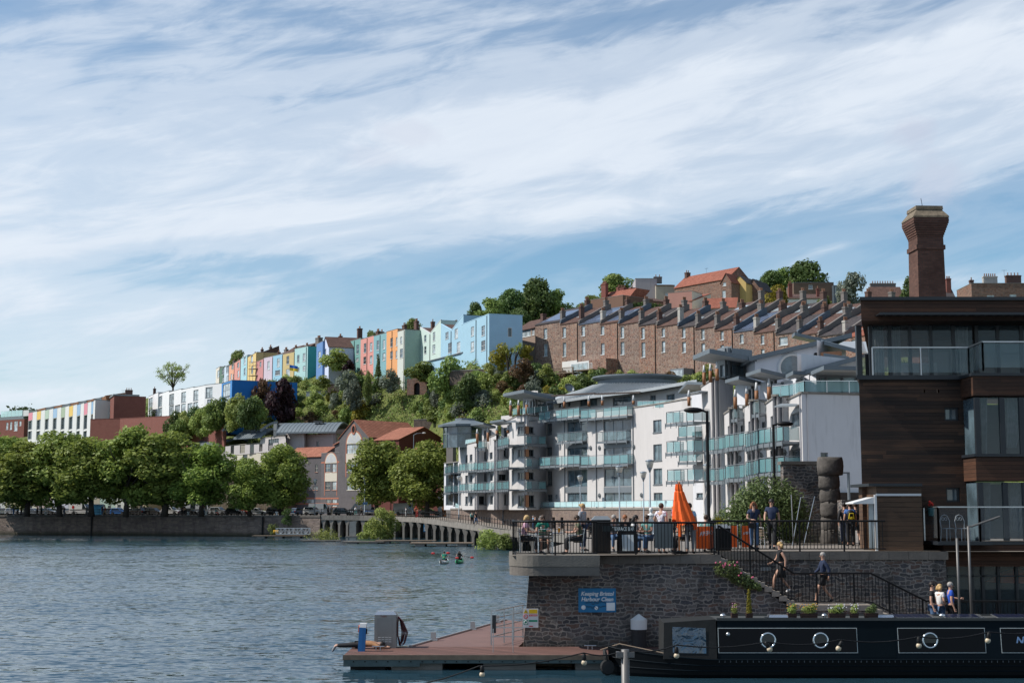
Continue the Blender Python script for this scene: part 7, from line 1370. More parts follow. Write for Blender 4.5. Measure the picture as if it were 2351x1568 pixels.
for u,v,c,lb,t_,rz,pl in((1020,1292,WHITE,'white kayak on the left of the two on the water','green',2.98,'person in green shirt and pale life vest paddling the left kayak'),(1055,1291,GREENK,'bright green kayak on the right of the two on the water','black',3.02,'person with long dark hair in black paddling the green kayak')):
    p=onz(u,v,.05);o=thing('kayak',lb,'kayak',p,rz);mb=MB();n=12;rings=[]
    for k in range(n+1):x=-1.6+3.2*k/n;w=.36*math.sin(math.pi*(k+.3)/(n+.6))**.6;rings.append([(w*math.cos(a_),x,.08+.18*math.sin(a_)+.10*abs(x/1.6)**3)for a_ in[2*math.pi*j/10 for j in range(10)]])
    for k in range(n):
        for j in range(10):mb.poly([rings[k][j],rings[k][(j+1)%10],rings[k+1][(j+1)%10],rings[k+1][j]])
    mb.build('hull',c,o,True);mb=MB();mb.ring((0,.1,.27),.24,.03,16,5,axis='z');mb.build('cockpit_rim',DARKM,o)
    J=dict(SIT,pe=(0,.1,.2),wa=(0,.12,.34),ch=(0,.1,.56),nb=(0,.08,.7),ne=(0,.07,.75),he=(0,.05,.86),to=(0,.06,.94),shL=(.165,.08,.66),elL=(.3,-.06,.52),wrL=(.32,-.26,.6),hnL=(.32,-.32,.62),shR=(-.165,.08,.66),elR=(-.3,-.06,.46),wrR=(-.32,-.26,.5),hnR=(-.32,-.32,.5),hiL=(.1,.05,.18),knL=(.13,-.4,.26),anL=(.1,-.75,.16),toL=(.1,-.85,.2),hiR=(-.1,.05,.18),knR=(-.13,-.4,.26),anR=(-.1,-.75,.16),toR=(-.1,-.85,.2))
    pv=None if t_!='green' else lambda oo,J:skin('life_vest',J,[[('wa',(.155,.13)),('ch',(.178,.14))]],cloth('vest',(.35,.42,.12)),oo)
    person(pl,p+Vector((0,0,.1)),rz,J,mat_c(t_),mat_c('black'),'dark','long' if t_=='black' else 'short',extra=pv)
    po=thing('paddle','red bladed paddle held over the '+('white' if t_=='green' else 'green')+' kayak','paddle',p+Vector((0,0,.1)),rz);mb=MB();mb.tube([(-1.0,-.33,.38),(1.0,-.33,.76)],.018,5);mb.build('shaft',DARKM,po);REDB=plain('paddle_red',(.5,.03,.03),.4)
    for s,z in((-1,.36),(1,.78)):mb=MB();mb.ball((s*1.15,-.33,z),.2,8,0,1,.15,.5);mb.build('blade',REDB,po,True)
# ------------------------------------------------------------------ near shore
TZ=3.5
mb=MB();mb.poly([(0,47.3,TZ),(6.9,48.5,TZ),(6.9,52,TZ),(11,75,TZ),(3.6,75,TZ),(.85,51.8,TZ),(0,51.8,TZ)]);mb.poly([(6.9,50,TZ+.06),(70,50,TZ+.06),(70,101,TZ+.06),(12,101,TZ+.06),(10.5,75,TZ+.06),(6.9,52,TZ+.06)])
for a,b in(((3.6,75),(11,75)),((11,75),(12,101))):mb.poly([(*a,-1),(*b,-1),(*b,TZ),(*a,TZ)])
struct('terrace_paving',mb,PAVE)
mb=MB();mb.box(12.6,46.2,-1,40,62,.9);struct('lower_quay',mb,CONC2)
W1_=thing('terrace_wall','dark rubble stone harbour wall under the bar terrace with a flight of steps','wall');mb=MB();Y=48.4
top_=[(6.95,3.2),(2.9,3.2),(2.9,2.86),(.58,2.86)];st=[]
mb.prism([(.26,Y,-1),(13.9,Y,-1),(13.9,Y,.7),(12.2,Y,1.68),(9.45,Y,1.68),(6.95,Y,3.35)]+[(x,Y,z)for x,z in top_],(0,.4,0));mb.poly([(.26,Y,-1),(.58,Y,2.86),(3.6,75,3.48),(3.3,75,-1)]);mb.build('stonework',PENN,W1_)
mb=MB()
for i in range(6):x=2.9+i*.69;mb.box(x,Y-.06,3.2,x+.68,Y+.5,3.5)
mb.build('coping',CONC2,W1_)
mb=MB();n=10
for i in range(n):x=7.0+2.45*i/n;z=3.5-(i+1)*(1.67/(n+1));mb.box(x,Y-.05,z-.17,x+.265,50,z)
mb.box(9.45,Y-.05,1.65,12.1,50,1.83)
for i in range(6):x=12.1+.3*i;z=1.83-(i+1)*.155;mb.box(x,Y-.05,z-.17,x+.32,50,z)
mb.box(6.8,Y-.05,3.3,7.0,50,3.5);mb.build('steps',plain('step_stone',(.24,.21,.18),.9,.2,2,.3,12),W1_)
o=thing('retaining_wall','rubble stone retaining wall behind the steps below the upper railing','wall');mb=MB();mb.box(6.9,50.05,-1,15.1,50.5,3.28);mb.build('stonework',PENN,o);mb=MB()
for i in range(12):x=6.9+i*.69;mb.box(x,49.98,3.28,x+.68,50.6,3.56)
mb.build('coping',CONC2,o);mb=MB();mb.box(8.65,49.97,2.9,8.98,50.05,3.02);mb.build('plaque',GREYM,o)
def edge_pts(off):
    r=.95-off;c=(.87,47.95);return[(-.08+off,51.8)]+[(c[0]-r*math.cos(a*math.pi/16),c[1]-r*math.sin(a*math.pi/16))for a in range(9)]+[(2.86-off*.5,47+off)]
o=thing('balcony_slab','thick grey concrete terrace edge with a rounded corner over the water','balcony');mb=MB();e=edge_pts(0)+[(2.86,51.8)];mb.prism([(x,y,2.86)for x,y in e],(0,0,.3));mb.build('lower_band',CONC2,o);e2=edge_pts(-.02)+[(2.88,51.8)];mb=MB();mb.prism([(x,y,3.16)for x,y in e2],(0,0,.36));mb.build('upper_band',plain('terrace_concrete',(.15,.135,.115),.9,.25,1.6,.5,20),o)
def barrail(name,label,pts,h,sp=.115,post=1.2,r=.034,mat=None):
    o=thing(name,label,'railing');tb=MB();bb=MB();pts=[Vector(p)for p in pts];tb.tube([p+Vector((0,0,h))for p in pts],r,8);tb.build('top_rail',DARKM,o);mb=MB();mb.tube([p+Vector((0,0,.09))for p in pts],.022,6);mb.build('bottom_rail',DARKM,o);acc=0;nx=0;pe=None
    for i in range(len(pts)-1):
        d=(pts[i+1]-pts[i]).length;s=acc
        while s<d:p=pts[i].lerp(pts[i+1],s/d);bb.bar(p+Vector((0,0,.09)),p+Vector((0,0,h)),.02);s+=sp
        acc=s-d
        while nx<=d+.001:
            p=pts[i].lerp(pts[i+1],min(1,nx/d));mb=MB();mb.box(-.026,-.026,-.06,.026,.026,h)
            if pe is None:pe=mb.build('post',DARKM,o,loc=p).data
            else:link('post',pe,o,p)
            nx+=post
        nx-=d
    bb.build('baluster_panel',DARKM,o);return o
barrail('railing','black bar railing round the rounded corner of the bar terrace',[(x,y,TZ)for x,y in edge_pts(.12)],1.12,.10,1.9,.04);barrail('railing','straight black bar railing along the terrace above the blue sign',[(2.86,48.5,TZ),(6.92,48.5,TZ)],1.07,.115,1.32);barrail('railing','black stair railing descending beside the stone steps and landing',[(6.98,48.55,3.42),(9.5,48.55,1.83),(12.1,48.55,1.83),(13.95,48.55,.9),(22,48.55,.9)],1.05,.125,1.25);barrail('railing','black bar railing on top of the retaining wall up to the timber hut',[(6.95,50.15,3.56),(13.05,50.15,3.56)],1.05,.12,1.55)
# ---- bar terrace furniture
ORNG=plain('orange_canvas',(.85,.125,.015),.75,.1,2,.3,8)
p=at(1560,1265,49.3);o=thing('closed_umbrella','bright orange folded parasol on a wooden pole','umbrella',(p.x,p.y,TZ));mb=MB();mb.tube([(0,0,.05),(.02,0,2.35)],.028,8);mb.build('pole',TIMBER,o);mb=MB();prof=[(.10,2.38),(.13,2.2),(.125,2.14),(.16,2.1),(.21,1.8),(.30,1.45),(.36,1.15),(.39,1.02)];k0=32;rows=[]
for r,z in prof:
    lean=.17*max(0,2.3-z)**1.3
    rows.append([(lean*.8+r*(1+.15*math.sin(6.283*a/k0*8+z*2))*math.cos(6.283*a/k0),r*.62*(1+.15*math.sin(6.283*a/k0*8+z*2))*math.sin(6.283*a/k0),z+(.10*math.sin(6.283*a/k0*4)-.12*math.cos(6.283*a/k0)if z<1.1 else 0))for a in range(k0)])
for i in range(len(rows)-1):
    for a in range(k0):mb.poly([rows[i][a],rows[i+1][a],rows[i+1][(a+1)%k0],rows[i][(a+1)%k0]])
mb.poly(rows[0]);mb.build('canvas',ORNG,o,True);mb=MB();mb.tube([(0,.0,.95),(.02,-.1,.6),(.0,-.06,1.3)],[.09,.05,.1],8);mb.build('canvas_tail',ORNG,o);mb=MB();mb.ball((.02,0,2.42),.045,8);mb.build('finial',TIMBER,o);mb=MB();mb.lathe([(.25,0),(.25,.06),(.05,.12)],14);mb.build('base',DARKM,o)
for u0,u1,Y,lb,tx in((1597,1641,50.6,'orange canvas wind barrier with white lettering beside the black bin','APEROL'),(1677,1694,52.5,'orange canvas wind barrier just right of the black bin',''),(1703,1726,52.5,'orange canvas wind barrier behind the woman in navy','APEROL')):
    a,b=at(u0,1250,Y),at(u1,1250,Y);L=b.x-a.x;o=thing('wind_barrier',lb,'barrier',(a.x,Y,TZ),0,'orange wind barriers');mb=MB();mb.box(.02,-.006,.14,L-.02,.006,.92);mb.build('canvas',ORNG,o);mb=MB();[mb.tube([(x,0,0),(x,0,.97)],.022,6)for x in(0,L)];mb.build('posts',STEEL,o)
    if tx:textmesh(tx,.2 if L>.5 else .13,'lettering',WHITE,o,(L*.62,-.012,.62),(math.pi/2,R(-8),0),.2,.002,'CENTER',.75)
def boxy(name,label,cat,u0,u1,v0,v1,Y,d,mat,extra=None):
    a,b=at(u0,v1,Y),at(u1,v0,Y);o=thing(name,label,cat,(a.x,Y,a.z));mb=MB();w,h=b.x-a.x,b.z-a.z;mb.box(0,0,0,w,d,h);mb.build('body',mat,o)
    if extra:extra(o,w,h,d)
    return o
def lid(o,w,h,d):mb=MB();mb.hexa([(-.03,-.04,h),(w+.03,-.04,h),(w+.03,d+.04,h),(-.03,d+.04,h),(.1,.1,h+.13),(w-.1,.1,h+.13),(w-.1,d-.1,h+.13),(.1,d-.1,h+.13)]);mb.build('lid',GREYM,o)
def binx(o,w,h,d):lid(o,w,h,d);mb=MB();[mb.tube([(x,d,.1),(x+.06,d,.1)],.1,10)for x in(.02,w-.08)];mb.build('wheels',TYRE,o)
boxy('bar_cabinet','dark timber cabinet with sloped lid at the terrace corner post','cabinet',1361,1402,1193,1273,49.4,.7,planks('dark_boards',(.022,.018,.016),(.03,.024,.02),.12,vert=True),lid);boxy('wheelie_bin','black wheelie bin between orange barriers','bin',1643,1677,1212,1268,50.9,.6,DARKM,binx)
boxy('grey_screen','plain grey screen panel behind the railing','screen',1503,1545,1199,1258,49.0,.05,plain('grey_felt',(.13,.15,.155),.8))
o=boxy('bar_sign','dark hanging sign board reading TERRACE BAR','sign',1384,1459,1207,1219.5,48.75,.06,plain('sign_black',(.012,.018,.02),.5));textmesh('TERRACE BAR',.165,'lettering',plain('sign_white',(.7,.75,.75)),o,(.70,-.012,.03),ext=.002,sx=.72)
a=at(1443,1272,49.4);o=thing('a_board','folding chalk board with a white menu sheet','sign',(a.x,49.4,TZ),.1);mb=MB();mb.T=Matrix.Rotation(R(-12),4,'X');mb.box(-.33,0,0,.33,.03,.78);mb.build('front_board',DARKM,o);mb=MB();mb.T=Matrix.Translation((0,.36,0))@Matrix.Rotation(R(12),4,'X');mb.box(-.33,0,0,.33,.03,.78);mb.build('back_board',DARKM,o);mb=MB();mb.T=Matrix.Rotation(R(-12),4,'X');mb.box(-.2,-.012,.1,.2,-.002,.66);mb.build('menu_sheet',plain('menu_paper',(.5,.56,.58)),o)
def chair(label,p,rz,first=[]):
    if first:return dup(first[0],p,rz,label)
    o=thing('cafe_chair',label,'chair',p,rz,'aluminium cafe chairs on the terrace');mb=MB()
    for s in(-1,1):mb.tube([(s*.25,-.22,0),(s*.25,-.22,.45),(s*.27,-.2,.64),(s*.27,.1,.66),(s*.24,.26,.7)],.014,6);mb.tube([(s*.23,.26,0),(s*.22,.24,.45),(s*.22,.3,.84)],.014,6)
    mb.tube([(-.22,.3,.84),(0,.34,.86),(.22,.3,.84)],.014,6);mb.build('frame',ALU,o);mb=MB();[mb.box(-.23,-.22+k*.1,.44,.23,-.14+k*.1,.455)for k in range(5)];mb.build('seat',DECKW,o);mb=MB();[mb.box(-.22,.27+k*.012,.54+k*.09,.22,.285+k*.012,.6+k*.09)for k in range(3)];mb.build('backrest',DECKW,o);first.append(o);return o
def px(u,Y,z=TZ):q_=at(u,1240,Y);return(q_.x,Y,z)
for u,Y,rz,lb in((1212,49.0,1.5,'cafe chair under the woman in pink'),(1247,49.7,0,'cafe chair under the man in green'),(1252,48.2,3.1,'empty cafe chair with its back to the water railing'),(1320,48.6,-1.5,'cafe chair under the man in olive'),(1462,50.2,1.5,'cafe chair under the person in white'),(1484,51,0,'cafe chair under the person in teal'),(1526,50.2,1.4,'cafe chair beside the grey screen'),(1572,50.4,-1.3,'cafe chair behind the man in pale blue'),(1622,51.2,3,'cafe chair under the person near the black lamp post'),(1752,53,2.4,'empty cafe chair between the walking couple')):chair(lb,px(u,Y),rz)
for u,Y,lb in((1268,49.0,'round cafe table between the three seated drinkers'),(1470,51.4,'round cafe table behind the chalk board'),(1550,51.2,'round cafe table behind the umbrella pole')):
    o=thing('cafe_table',lb,'table',px(u,Y),0,'round cafe tables');mb=MB();mb.lathe([(.36,.70),(.37,.72),(.36,.735)],20);mb.build('tabletop',ALU,o);mb=MB();mb.tube([(0,0,.02),(0,0,.7)],.03,8);[mb.tube([(0,0,.05),(.26*math.cos(a),.26*math.sin(a),.01)],.02,6)for a in(0,1.57,3.14,4.71)];mb.build('pedestal',ALU,o)
for u,Y,lb in((1284,48.9,'glass of amber beer on the table near the olive shirt'),(1242,48.95,'glass of pale drink on the table near the green shirt'),(1466,51.3,'glass of amber beer on the table behind the chalk board'),(1476,51.4,'second beer glass on the table behind the chalk board')):
    o=thing('beer_glass',lb,'glass',px(u,Y,TZ+.736));mb=MB();mb.lathe([(.03,0),(.042,.15)],12);mb.build('drink',plain('amber_beer',(.45,.20,.02),.1)if 'amber' in lb or 'beer' in lb else plain('lime_drink',(.35,.42,.2),.1),o);mb=MB();mb.lathe([(.043,.15),(.043,.17),(.038,.18)],12);mb.build('foam',WHITE,o)
def shoulder(o,J):pass
ppl=[('fair haired woman in pink sitting at the left terrace table',1212,48.95,1.35,SIT,'pink','black','blond','bob',dict()),('man in green t-shirt and sunglasses sitting at the left terrace table',1247,49.65,.15,SIT,'green','grey','brown','short',dict(glasses=True,shorts=True)),('man in olive t-shirt sitting with his side to the railing',1322,48.55,-1.45,SIT,'olive','black','brown','short',{}),('woman in striped top standing behind the left terrace table',1338,52.5,1.0,STAND,'stripe','navy','blond','bun',dict(sleeve=1.5)),('person in teal top sitting behind the grey screen',1484,50.9,-.6,SIT,'teal','denim','brown','bun',{}),('person in white leaning at the table behind the chalk board',1462,50.1,1.2,SIT,'white','denim','dark','long',{}),('balding man in floral shirt standing by the grey screen',1519,49.6,2.5,STAND,'floral','denim','bald','short',{}),('man in pale blue t-shirt standing with his back to us',1584,49.4,2.9,STAND,'lblue','grey','brown','short',{}),('person in grey green top sitting by the black lamp post',1622,51.1,2.9,SIT,'teal','black','brown','short',{}),('person in dark top sitting far behind the bar sign',1436,52.3,.3,SIT,'black','denim','ginger','short',{}),('person with grey hair sitting at the table behind the bar sign',1410,52.6,.2,SIT,'grey','denim','grey','short',{}),('person in tan sitting half behind the umbrella pole',1567,50.5,-1.2,SIT,'tan','black','dark','short',{}),
       ('ginger haired woman in navy top and jeans with sunglasses',1732,52.2,-.1,STAND,'navy','denim','ginger','long',dict(glasses=True,bag=1)),('tall man in navy t-shirt walking beside the ginger haired woman',1773,52,-.25,WALK,'navy','black','dark','short',dict(glasses=True,sc=1.06)),('woman in black walking away by the stone pillar',1940,58,3.0,WALK,'black','navy','dark','bun',dict(sleeve=1.5)),('man in blue carrying a yellow and black backpack',1953,57,3.1,STAND,'blue','black','brown','short',dict(pack=1)),('person in black shorts walking beside the backpacker',1966,58.5,3.1,WALK,'black','black','brown','short',dict(shorts=True)),
       ('fair haired woman in black top and skirt climbing the steps',1790,49.25,-1.55,WALK,'black','black','blond','bob',dict(sleeve=.14,z=2.18,skirt=.42,shoes='white')),('man in navy hooded top and black shorts walking on the landing',1888,49.25,-1.5,WALK,'navy','black','grey','short',dict(sleeve=1.5,z=1.83,shorts=True)),('bearded man in black t-shirt on the lower quay',2136,47.7,1.2,STAND,'black','denim','dark','short',dict(z=.9)),('fair haired woman in white t-shirt on the lower quay',2154,48.1,2.0,STAND,'white','denim','blond','bob',dict(z=.9,sc=.95)),('man in royal blue football shirt on the lower quay',2178,47.7,1.5,STAND,'royal','black','grey','short',dict(z=.9))]
m,t=mtree('cloth_stripe');tc=t.n('ShaderNodeTexCoord');wv=t.n('ShaderNodeTexWave',{'Vector':tc.outputs['Object'],'Scale':9.0},bands_direction='Z');fin(t,t.mix(t.ramp(wv.outputs[0],[(.45,0),(.55,1)]),(.03,.04,.08),(.5,.5,.5)),.85);CLM['stripe']=m
m,t=mtree('cloth_floral');tc=t.n('ShaderNodeTexCoord');vo=t.n('ShaderNodeTexVoronoi',{'Vector':tc.outputs['Object'],'Scale':14.0});fin(t,t.mix(t.ramp(vo.outputs['Distance'],[(.25,1),(.4,0)]),(.58,.56,.60),(.20,.07,.14)),.85);CLM['floral']=m;C_['stripe']=C_['floral']=(0,0,0)
for lb,u,Y,rz,J,t_,b_,h_,st_,k in ppl:
    k=dict(k);z=k.pop('z',TZ+(.06 if u>1650 else 0));bag,pack=k.pop('bag',0),k.pop('pack',0)
    if u==1519:J=dict(J,elL=(.3,-.02,1.15),wrL=(.26,-.2,.98),hnL=(.24,-.27,.98))
    if u==1732:J=dict(J,elR=(-.25,-.02,1.14),wrR=(-.08,-.2,1.08),hnR=(-.01,-.22,1.08))
    if u==2178:J=dict(J,elL=(.35,-.1,1.2),wrL=(.3,-.36,1.16),hnL=(.3,-.43,1.17))
    o=person(lb,px(u,Y,z),rz,J,mat_c(t_),mat_c(b_),h_,st_,**k)
    if bag:bo=thing('shoulder_bag','small dark shoulder bag held by the ginger haired woman','bag',px(u,Y,z),rz);mb=MB();mb.box(-.2,-.24,.78,.06,-.15,.96);mb.build('bag',DARKM,bo);mb=MB();mb.tube([(-.18,-.2,.95),(-.05,-.13,1.2),(.12,-.02,1.46)],.01,5);mb.build('strap',DARKM,bo)
    if pack:bo=thing('backpack','yellow and black backpack on the man in blue','backpack',px(u,Y,z),rz);mb=MB();mb.ball((0,.2,1.2),.17,12,0,1,.62,1.45);mb.build('bag',DARKM,bo,True);mb=MB();mb.tube([(-.1,.29,1.08),(-.07,.31,1.3),(.07,.31,1.3),(.1,.29,1.08)],.022,6);mb.ball((0,.29,1.12),.09,8,0,1,.4,.7);mb.build('yellow_pocket',plain('pack_yellow',(.6,.45,.02)),bo)
for u,vt,Y,s,lb in((1628,943,52,-1,'tall black lamp post rising beside the orange umbrella'),(1781,974,60,1,'tall black lamp post in front of the stepped flats')):
    p=px(u,Y);h=at(u,vt,Y).z-TZ;o=thing('lamp_post',lb,'street lamp',p);mb=MB();mb.tube([(0,0,0),(0,0,1.2),(0,0,1.25),(0,0,h)],[.085,.085,.062,.055],10);mb.tube([(0,0,h-.05),(s*.25,0,h+.04)],.04,8);mb.build('pole',DARKM,o);mb=MB();mb.ball((s*.5,0,h+.02),.36,12,0,1,.5,.3);mb.build('lamp_head',DARKM,o,True);mb=MB();mb.ball((s*.52,0,h-.05),.2,10,0,1,.5,.22);mb.build('lens',LG,o,True)
p=px(1952,70);h=at(1945,1086,70).z-TZ;o=thing('lamp_post','slim dark lamp post with a flat arm left of the timber building','street lamp',p);mb=MB();mb.tube([(0,0,0),(0,0,h)],.07,8);mb.build('pole',GREYM,o);mb=MB();mb.box(-.75,-.08,h-.02,.05,.08,h+.05);mb.build('lamp_head',GREYM,o)
p=at(1495,1190,118);o=thing('stone_bust','white stone bust on a square pedestal by the promenade','statue',(p.x,p.y,3.5));mb=MB();mb.box(-.3,-.3,-1.2,.3,.3,.75);mb.build('pedestal',WHITE,o);mb=MB();mb.lathe([(.12,.75),(.14,.85),(.36,1.0),(.32,1.12),(.11,1.22),(.1,1.3),(.17,1.42),(.18,1.55),(.1,1.68),(.01,1.72)],12,(0,0,0),0,1,.8);mb.build('bust',WHITE,o,True)
f=Fac(1800,62,1902,62,1150);f.zb=TZ;h=f.hit(1850,1066)[1];o=thing('ruined_wall','old rubble wall end behind the big green bush','wall',f.loc());mb=MB();mb.box(0,0,-.2,f.L,.7,h);mb.build('stonework',PENN,o);mb=MB();mb.box(-.1,-.06,h,f.L,.76,h+.14);mb.build('coping',CONC2,o)
p=at(1908,1240,61.6);o=thing('stone_pillar','rugged pillar of bulging dark boulders with a wide cap stone','pillar',(p.x,p.y,TZ));g=random.Random(4);RK=plain('boulder',(.085,.076,.068),.95,.5,4,1.0,9);z=0
for k in range(6):hh=.62 if k<5 else .72;rr=.37+.05*g.random()+(.1 if k==5 else 0);mb=MB();mb.lathe([(rr*.96,z-.03),(rr*1.02,z+hh*.2),(rr*1.05,z+hh*.5),(rr*1.0,z+hh*.8),(rr*.95,z+hh+.03)],14,(.09*g.random()-.04,0,0),0,1.1,.9);mb.v=[(x+g.uniform(-.022,.022),y+g.uniform(-.022,.022),z_+g.uniform(-.015,.015))for x,y,z_ in mb.v];mb.build('boulder',RK,o,True);z+=hh*.97
p=at(1966,1245,57);o=thing('stone_pier','short rough stone pier against the timber building corner','pier',(p.x+.15,p.y+2,TZ));mb=MB();mb.box(-.22,0,-.2,.3,.8,1.9);mb.build('stonework',PENN,o)
LB=leafmat('bush_leaf',(.075,.12,.04),(.17,.21,.075),.1)
p=at(1752,1245,60);o=tag(link('large_bush',leaves('foliage',[(0,0,1.1,1.7,1.2,1.15),(.2,0,2.0,1.2,1,.95),(-1.1,0,.8,1.1,1,.85),(1.2,0,1.1,.9,.9,1.0),(.8,-.3,1.7,.9,.8,.8),(-.5,-.3,1.7,.9,.8,.8),(-1.9,.2,.5,.8,.8,.6)],15000,.085,LB,51,.33,.45,droop=.5),None,(p.x,p.y,TZ)),'large rounded leafy green bush between the two black lamp posts','shrub');cordyline('yucca','spiky yellow green yucca beside the black bin',px(1650,53.5),.9,60,1,.6)
o=thing('goal_frame','leaning pale metal A frame stand beside the bush','frame',px(1838,58));mb=MB();mb.tube([(-.35,0,0),(.05,0,2.0),(.62,0,2.05),(.1,0,0)],.022,6);mb.build('tubes',STEEL,o);o=thing('metal_pole','thin pale pole standing right of the big bush','pole',px(1822,57));mb=MB();mb.tube([(0,0,0),(-.05,0,2.1)],.025,6);mb.build('pole',STEEL,o)
VAL=plain('valerian_pink',(.45,.10,.17),.8,.3,30)
for u,v,w,s,lb in((1668,1306,.9,61,'pink flowering valerian hanging over the top of the steps'),(1705,1330,.7,62,'green wall plant with few pink flowers beside the upper steps'),(1735,1345,.35,63,'small green fern growing below the stair edge')):
    p=at(u,v,48.25);o=thing('wall_plant',lb,'plant',p);link('foliage',leaves('foliage',[(0,0,0,w*.5,.18,w*.32),(w*.3,0,-w*.2,w*.3,.15,w*.3)],int(900*w),.045,LB,s,.4),o);mb=MB()
    if s<63:g=random.Random(s);[mb.ball((g.uniform(-.6,.5)*w,-.15,g.uniform(.05,.35)*w),.035,6)for k in range(9 if s==61 else 4)];mb.build('flowers',VAL,o)
# ------------------------------------------------------------------ timber building and chimney
WD=planks('dark_weathered_boards',(.045,.027,.019),(.15,.074,.042),.14,fade=.72);WD2=planks('warm_boards',(.065,.031,.018),(.12,.052,.028),.14,fade=.45);ROOM=plain('room_wall',(.22,.23,.23),.9);RGL=clear('room_glass',(.08,.11,.12),.45,.02,.8);DRAPE=plain('drape',(.42,.44,.43),.9,.25,4);FRM=plain('anthracite_frame',(.018,.022,.027),.4)
B_=thing('timber_building','dark weathered timber clad building with glazed top floor and projecting bay','building',(0,0,0));F1=Fac(1977,52.2,2238,52.2,1050);F1.zb=0;x0=F1.p0.x;x1=F1.p1.x;zr=lambda v,Y=52.2:at(2150,v,Y).z
ws=[F1.rect(2168,935,2202,966),F1.rect(2172,1119,2205,1152),F1.rect(2119,894,2124,902),F1.rect(2151,894,2157,902)]
mb=MB();hs=wall_holes(mb,F1.L,TZ,zr(870),ws,0,0,.2);o=mb.build('wall',WD,B_,loc=(x0,52.2,0));[window(o,h,FRM,GLASSB,.16,.07,(0,0))for h in hs[:2]]
mb=MB();mb.poly([(x0,52.2,TZ),(x0,52.2,zr(870)),(x0+3.4,64,zr(870)),(x0+3.4,64,TZ)]);mb.build('side_wall',WD,B_);slab=lambda xa,ya,za,zb_,m_,nm:(lambda q_:(q_.prism([(xa,ya,za),(24,ya,za),(24,64,za),(xa+3.4,64,za)],(0,0,zb_-za)),q_.build(nm,m_,B_)))(MB());slab(x0-.12,52.05,zr(872),zr(862),FRM,'floor_edge')
zt,zf=zr(690),zr(742);slab(x0-.02,51.5,zf,zt-.1,WD2,'fascia');slab(x0-.08,51.4,zt-.1,zt+.02,FRM,'roof_edge');mb=MB()
for k in range(30):mb.box(x0+.5+k*.33,50.9,zr(722,51),x0+.8+k*.33,51.5,zr(722,51)+.03)
mb.box(x0+.5,50.86,zr(722,51)-.03,x0+10.5,50.92,zr(722,51)+.06);mb.build('louvre_canopy',FRM,B_)
zg=zr(862);gx=[at(u,800,52.9).x for u in(1999,2043,2089,2137,2189,2237,2242,2291,2345)]+[20.5,21.7]
for i in range(len(gx)-1):
    if i==5:continue
    mb=MB();mb.box(gx[i]-.06,52.85,zg,gx[i]+.06,53.0,zf);mb.build('mullion',FRM,B_);mb=MB();mb.poly([(gx[i]+.06,52.9,zg),(gx[i+1]-.06,52.9,zg),(gx[i+1]-.06,52.9,zf),(gx[i]+.06,52.9,zf)]);mb.build('window_pane',RGL,B_)
mb=MB();mb.box(x0+.1,52.8,zg,x0+.3,53.0,zf);mb.box(x0+2.9,62.8,zg,x0+3.1,63,zf);mb.build('corner_post',FRM,B_);mb=MB();mb.poly([(x0+.2,53,zg),(x0+3,62.8,zg),(x0+3,62.8,zf),(x0+.2,53,zf)]);mb.build('side_pane',RGL,B_);mb=MB();mb.box(x0+4.2,57.5,zg,24,57.7,zf);mb.build('room_wall',ROOM,B_)
def drape(par,xa,xb,y,za,zb_,gather=0):
    mb=MB();n=14
    for k in range(n):a,b=xa+(xb-xa)*k/n,xa+(xb-xa)*(k+1)/n;ya,yb=y+.05*math.sin(k*2.2),y+.05*math.sin((k+1)*2.2);mb.poly([(a+gather*(a-xa)*-.8,ya,za),(b+gather*(b-xa)*-.8,yb,za),(b,yb,zb_),(a,ya,zb_)])
    mb.build('curtain',DRAPE,par)
drape(B_,gx[0]+.1,gx[1]-.1,53.4,zg,zf);drape(B_,gx[4]+.05,gx[5]-.1,53.3,zg,zf);drape(B_,gx[1]+.1,gx[1]+.5,53.3,zg,zf);mb=MB();mb.box(gx[2],55,zg,gx[4],55.6,zg+.75);mb.build('worktop',WHITE,B_)
glass_rail(B_,[(at(2004,860,52.3).x,52.3,zg),(x1-.05,52.3,zg),(x1+.02,50.95,zg+.05),(24,50.95,zg+.05)],1.05,CLEARG,1.75,STEEL)
bx=at(2238,1000,50.8).x;zz=lambda v:zr(v,50.8);D_=1.5
for va,vb,m_ in((863,908,WD2),(1048,1103,WD2),(1250,1300,WD2)):
    mb=MB();xa=bx if va<1200 else at(2167,1270,50.8).x;mb.box(xa,50.8,zz(vb),24,52.4,zz(va));mb.build('timber_band',m_,B_);mb=MB();mb.box(xa-.06,50.74,zz(va),24,52.4,zz(va)+.1);mb.build('band_capping',FRM,B_)
for va,vb in((912,1046),(1107,1241)):
    xs=[bx+.15,at(2300,1000,51).x,at(2345,1000,51).x,20,21.5,23]
    for i in range(5):
        mb=MB();mb.box(xs[i]-.09,50.85,zz(vb),xs[i]+.09,51,zz(va));mb.build('mullion',FRM,B_);mb=MB();mb.poly([(xs[i]+.06,50.92,zz(vb)),(xs[i+1]-.06,50.92,zz(vb)),(xs[i+1]-.06,50.92,zz(va)),(xs[i]+.06,50.92,zz(va))]);mb.build('window_pane',RGL,B_)
    mb=MB();mb.poly([(bx+.08,52.2,zz(vb)),(bx+.08,50.9,zz(vb)),(bx+.08,50.9,zz(va)),(bx+.08,52.2,zz(va))]);mb.build('side_pane',GLASSB,B_);mb=MB();mb.box(bx+.3,54.5,zz(vb),24,54.6,zz(va));mb.build('room_wall',ROOM,B_);drape(B_,xs[0]+.15,xs[0]+.5,51.3,zz(vb),zz(va),.3);drape(B_,xs[1]+.2,xs[1]+1.1,51.3,zz(vb)+.3,zz(va),.7)
mb=MB();xa=at(2167,1300,51.6).x;mb.box(xa,54.5,.9,24,54.7,zz(1300));mb.build('room_wall',plain('dark_room',(.02,.018,.017),.9),B_);mb=MB()
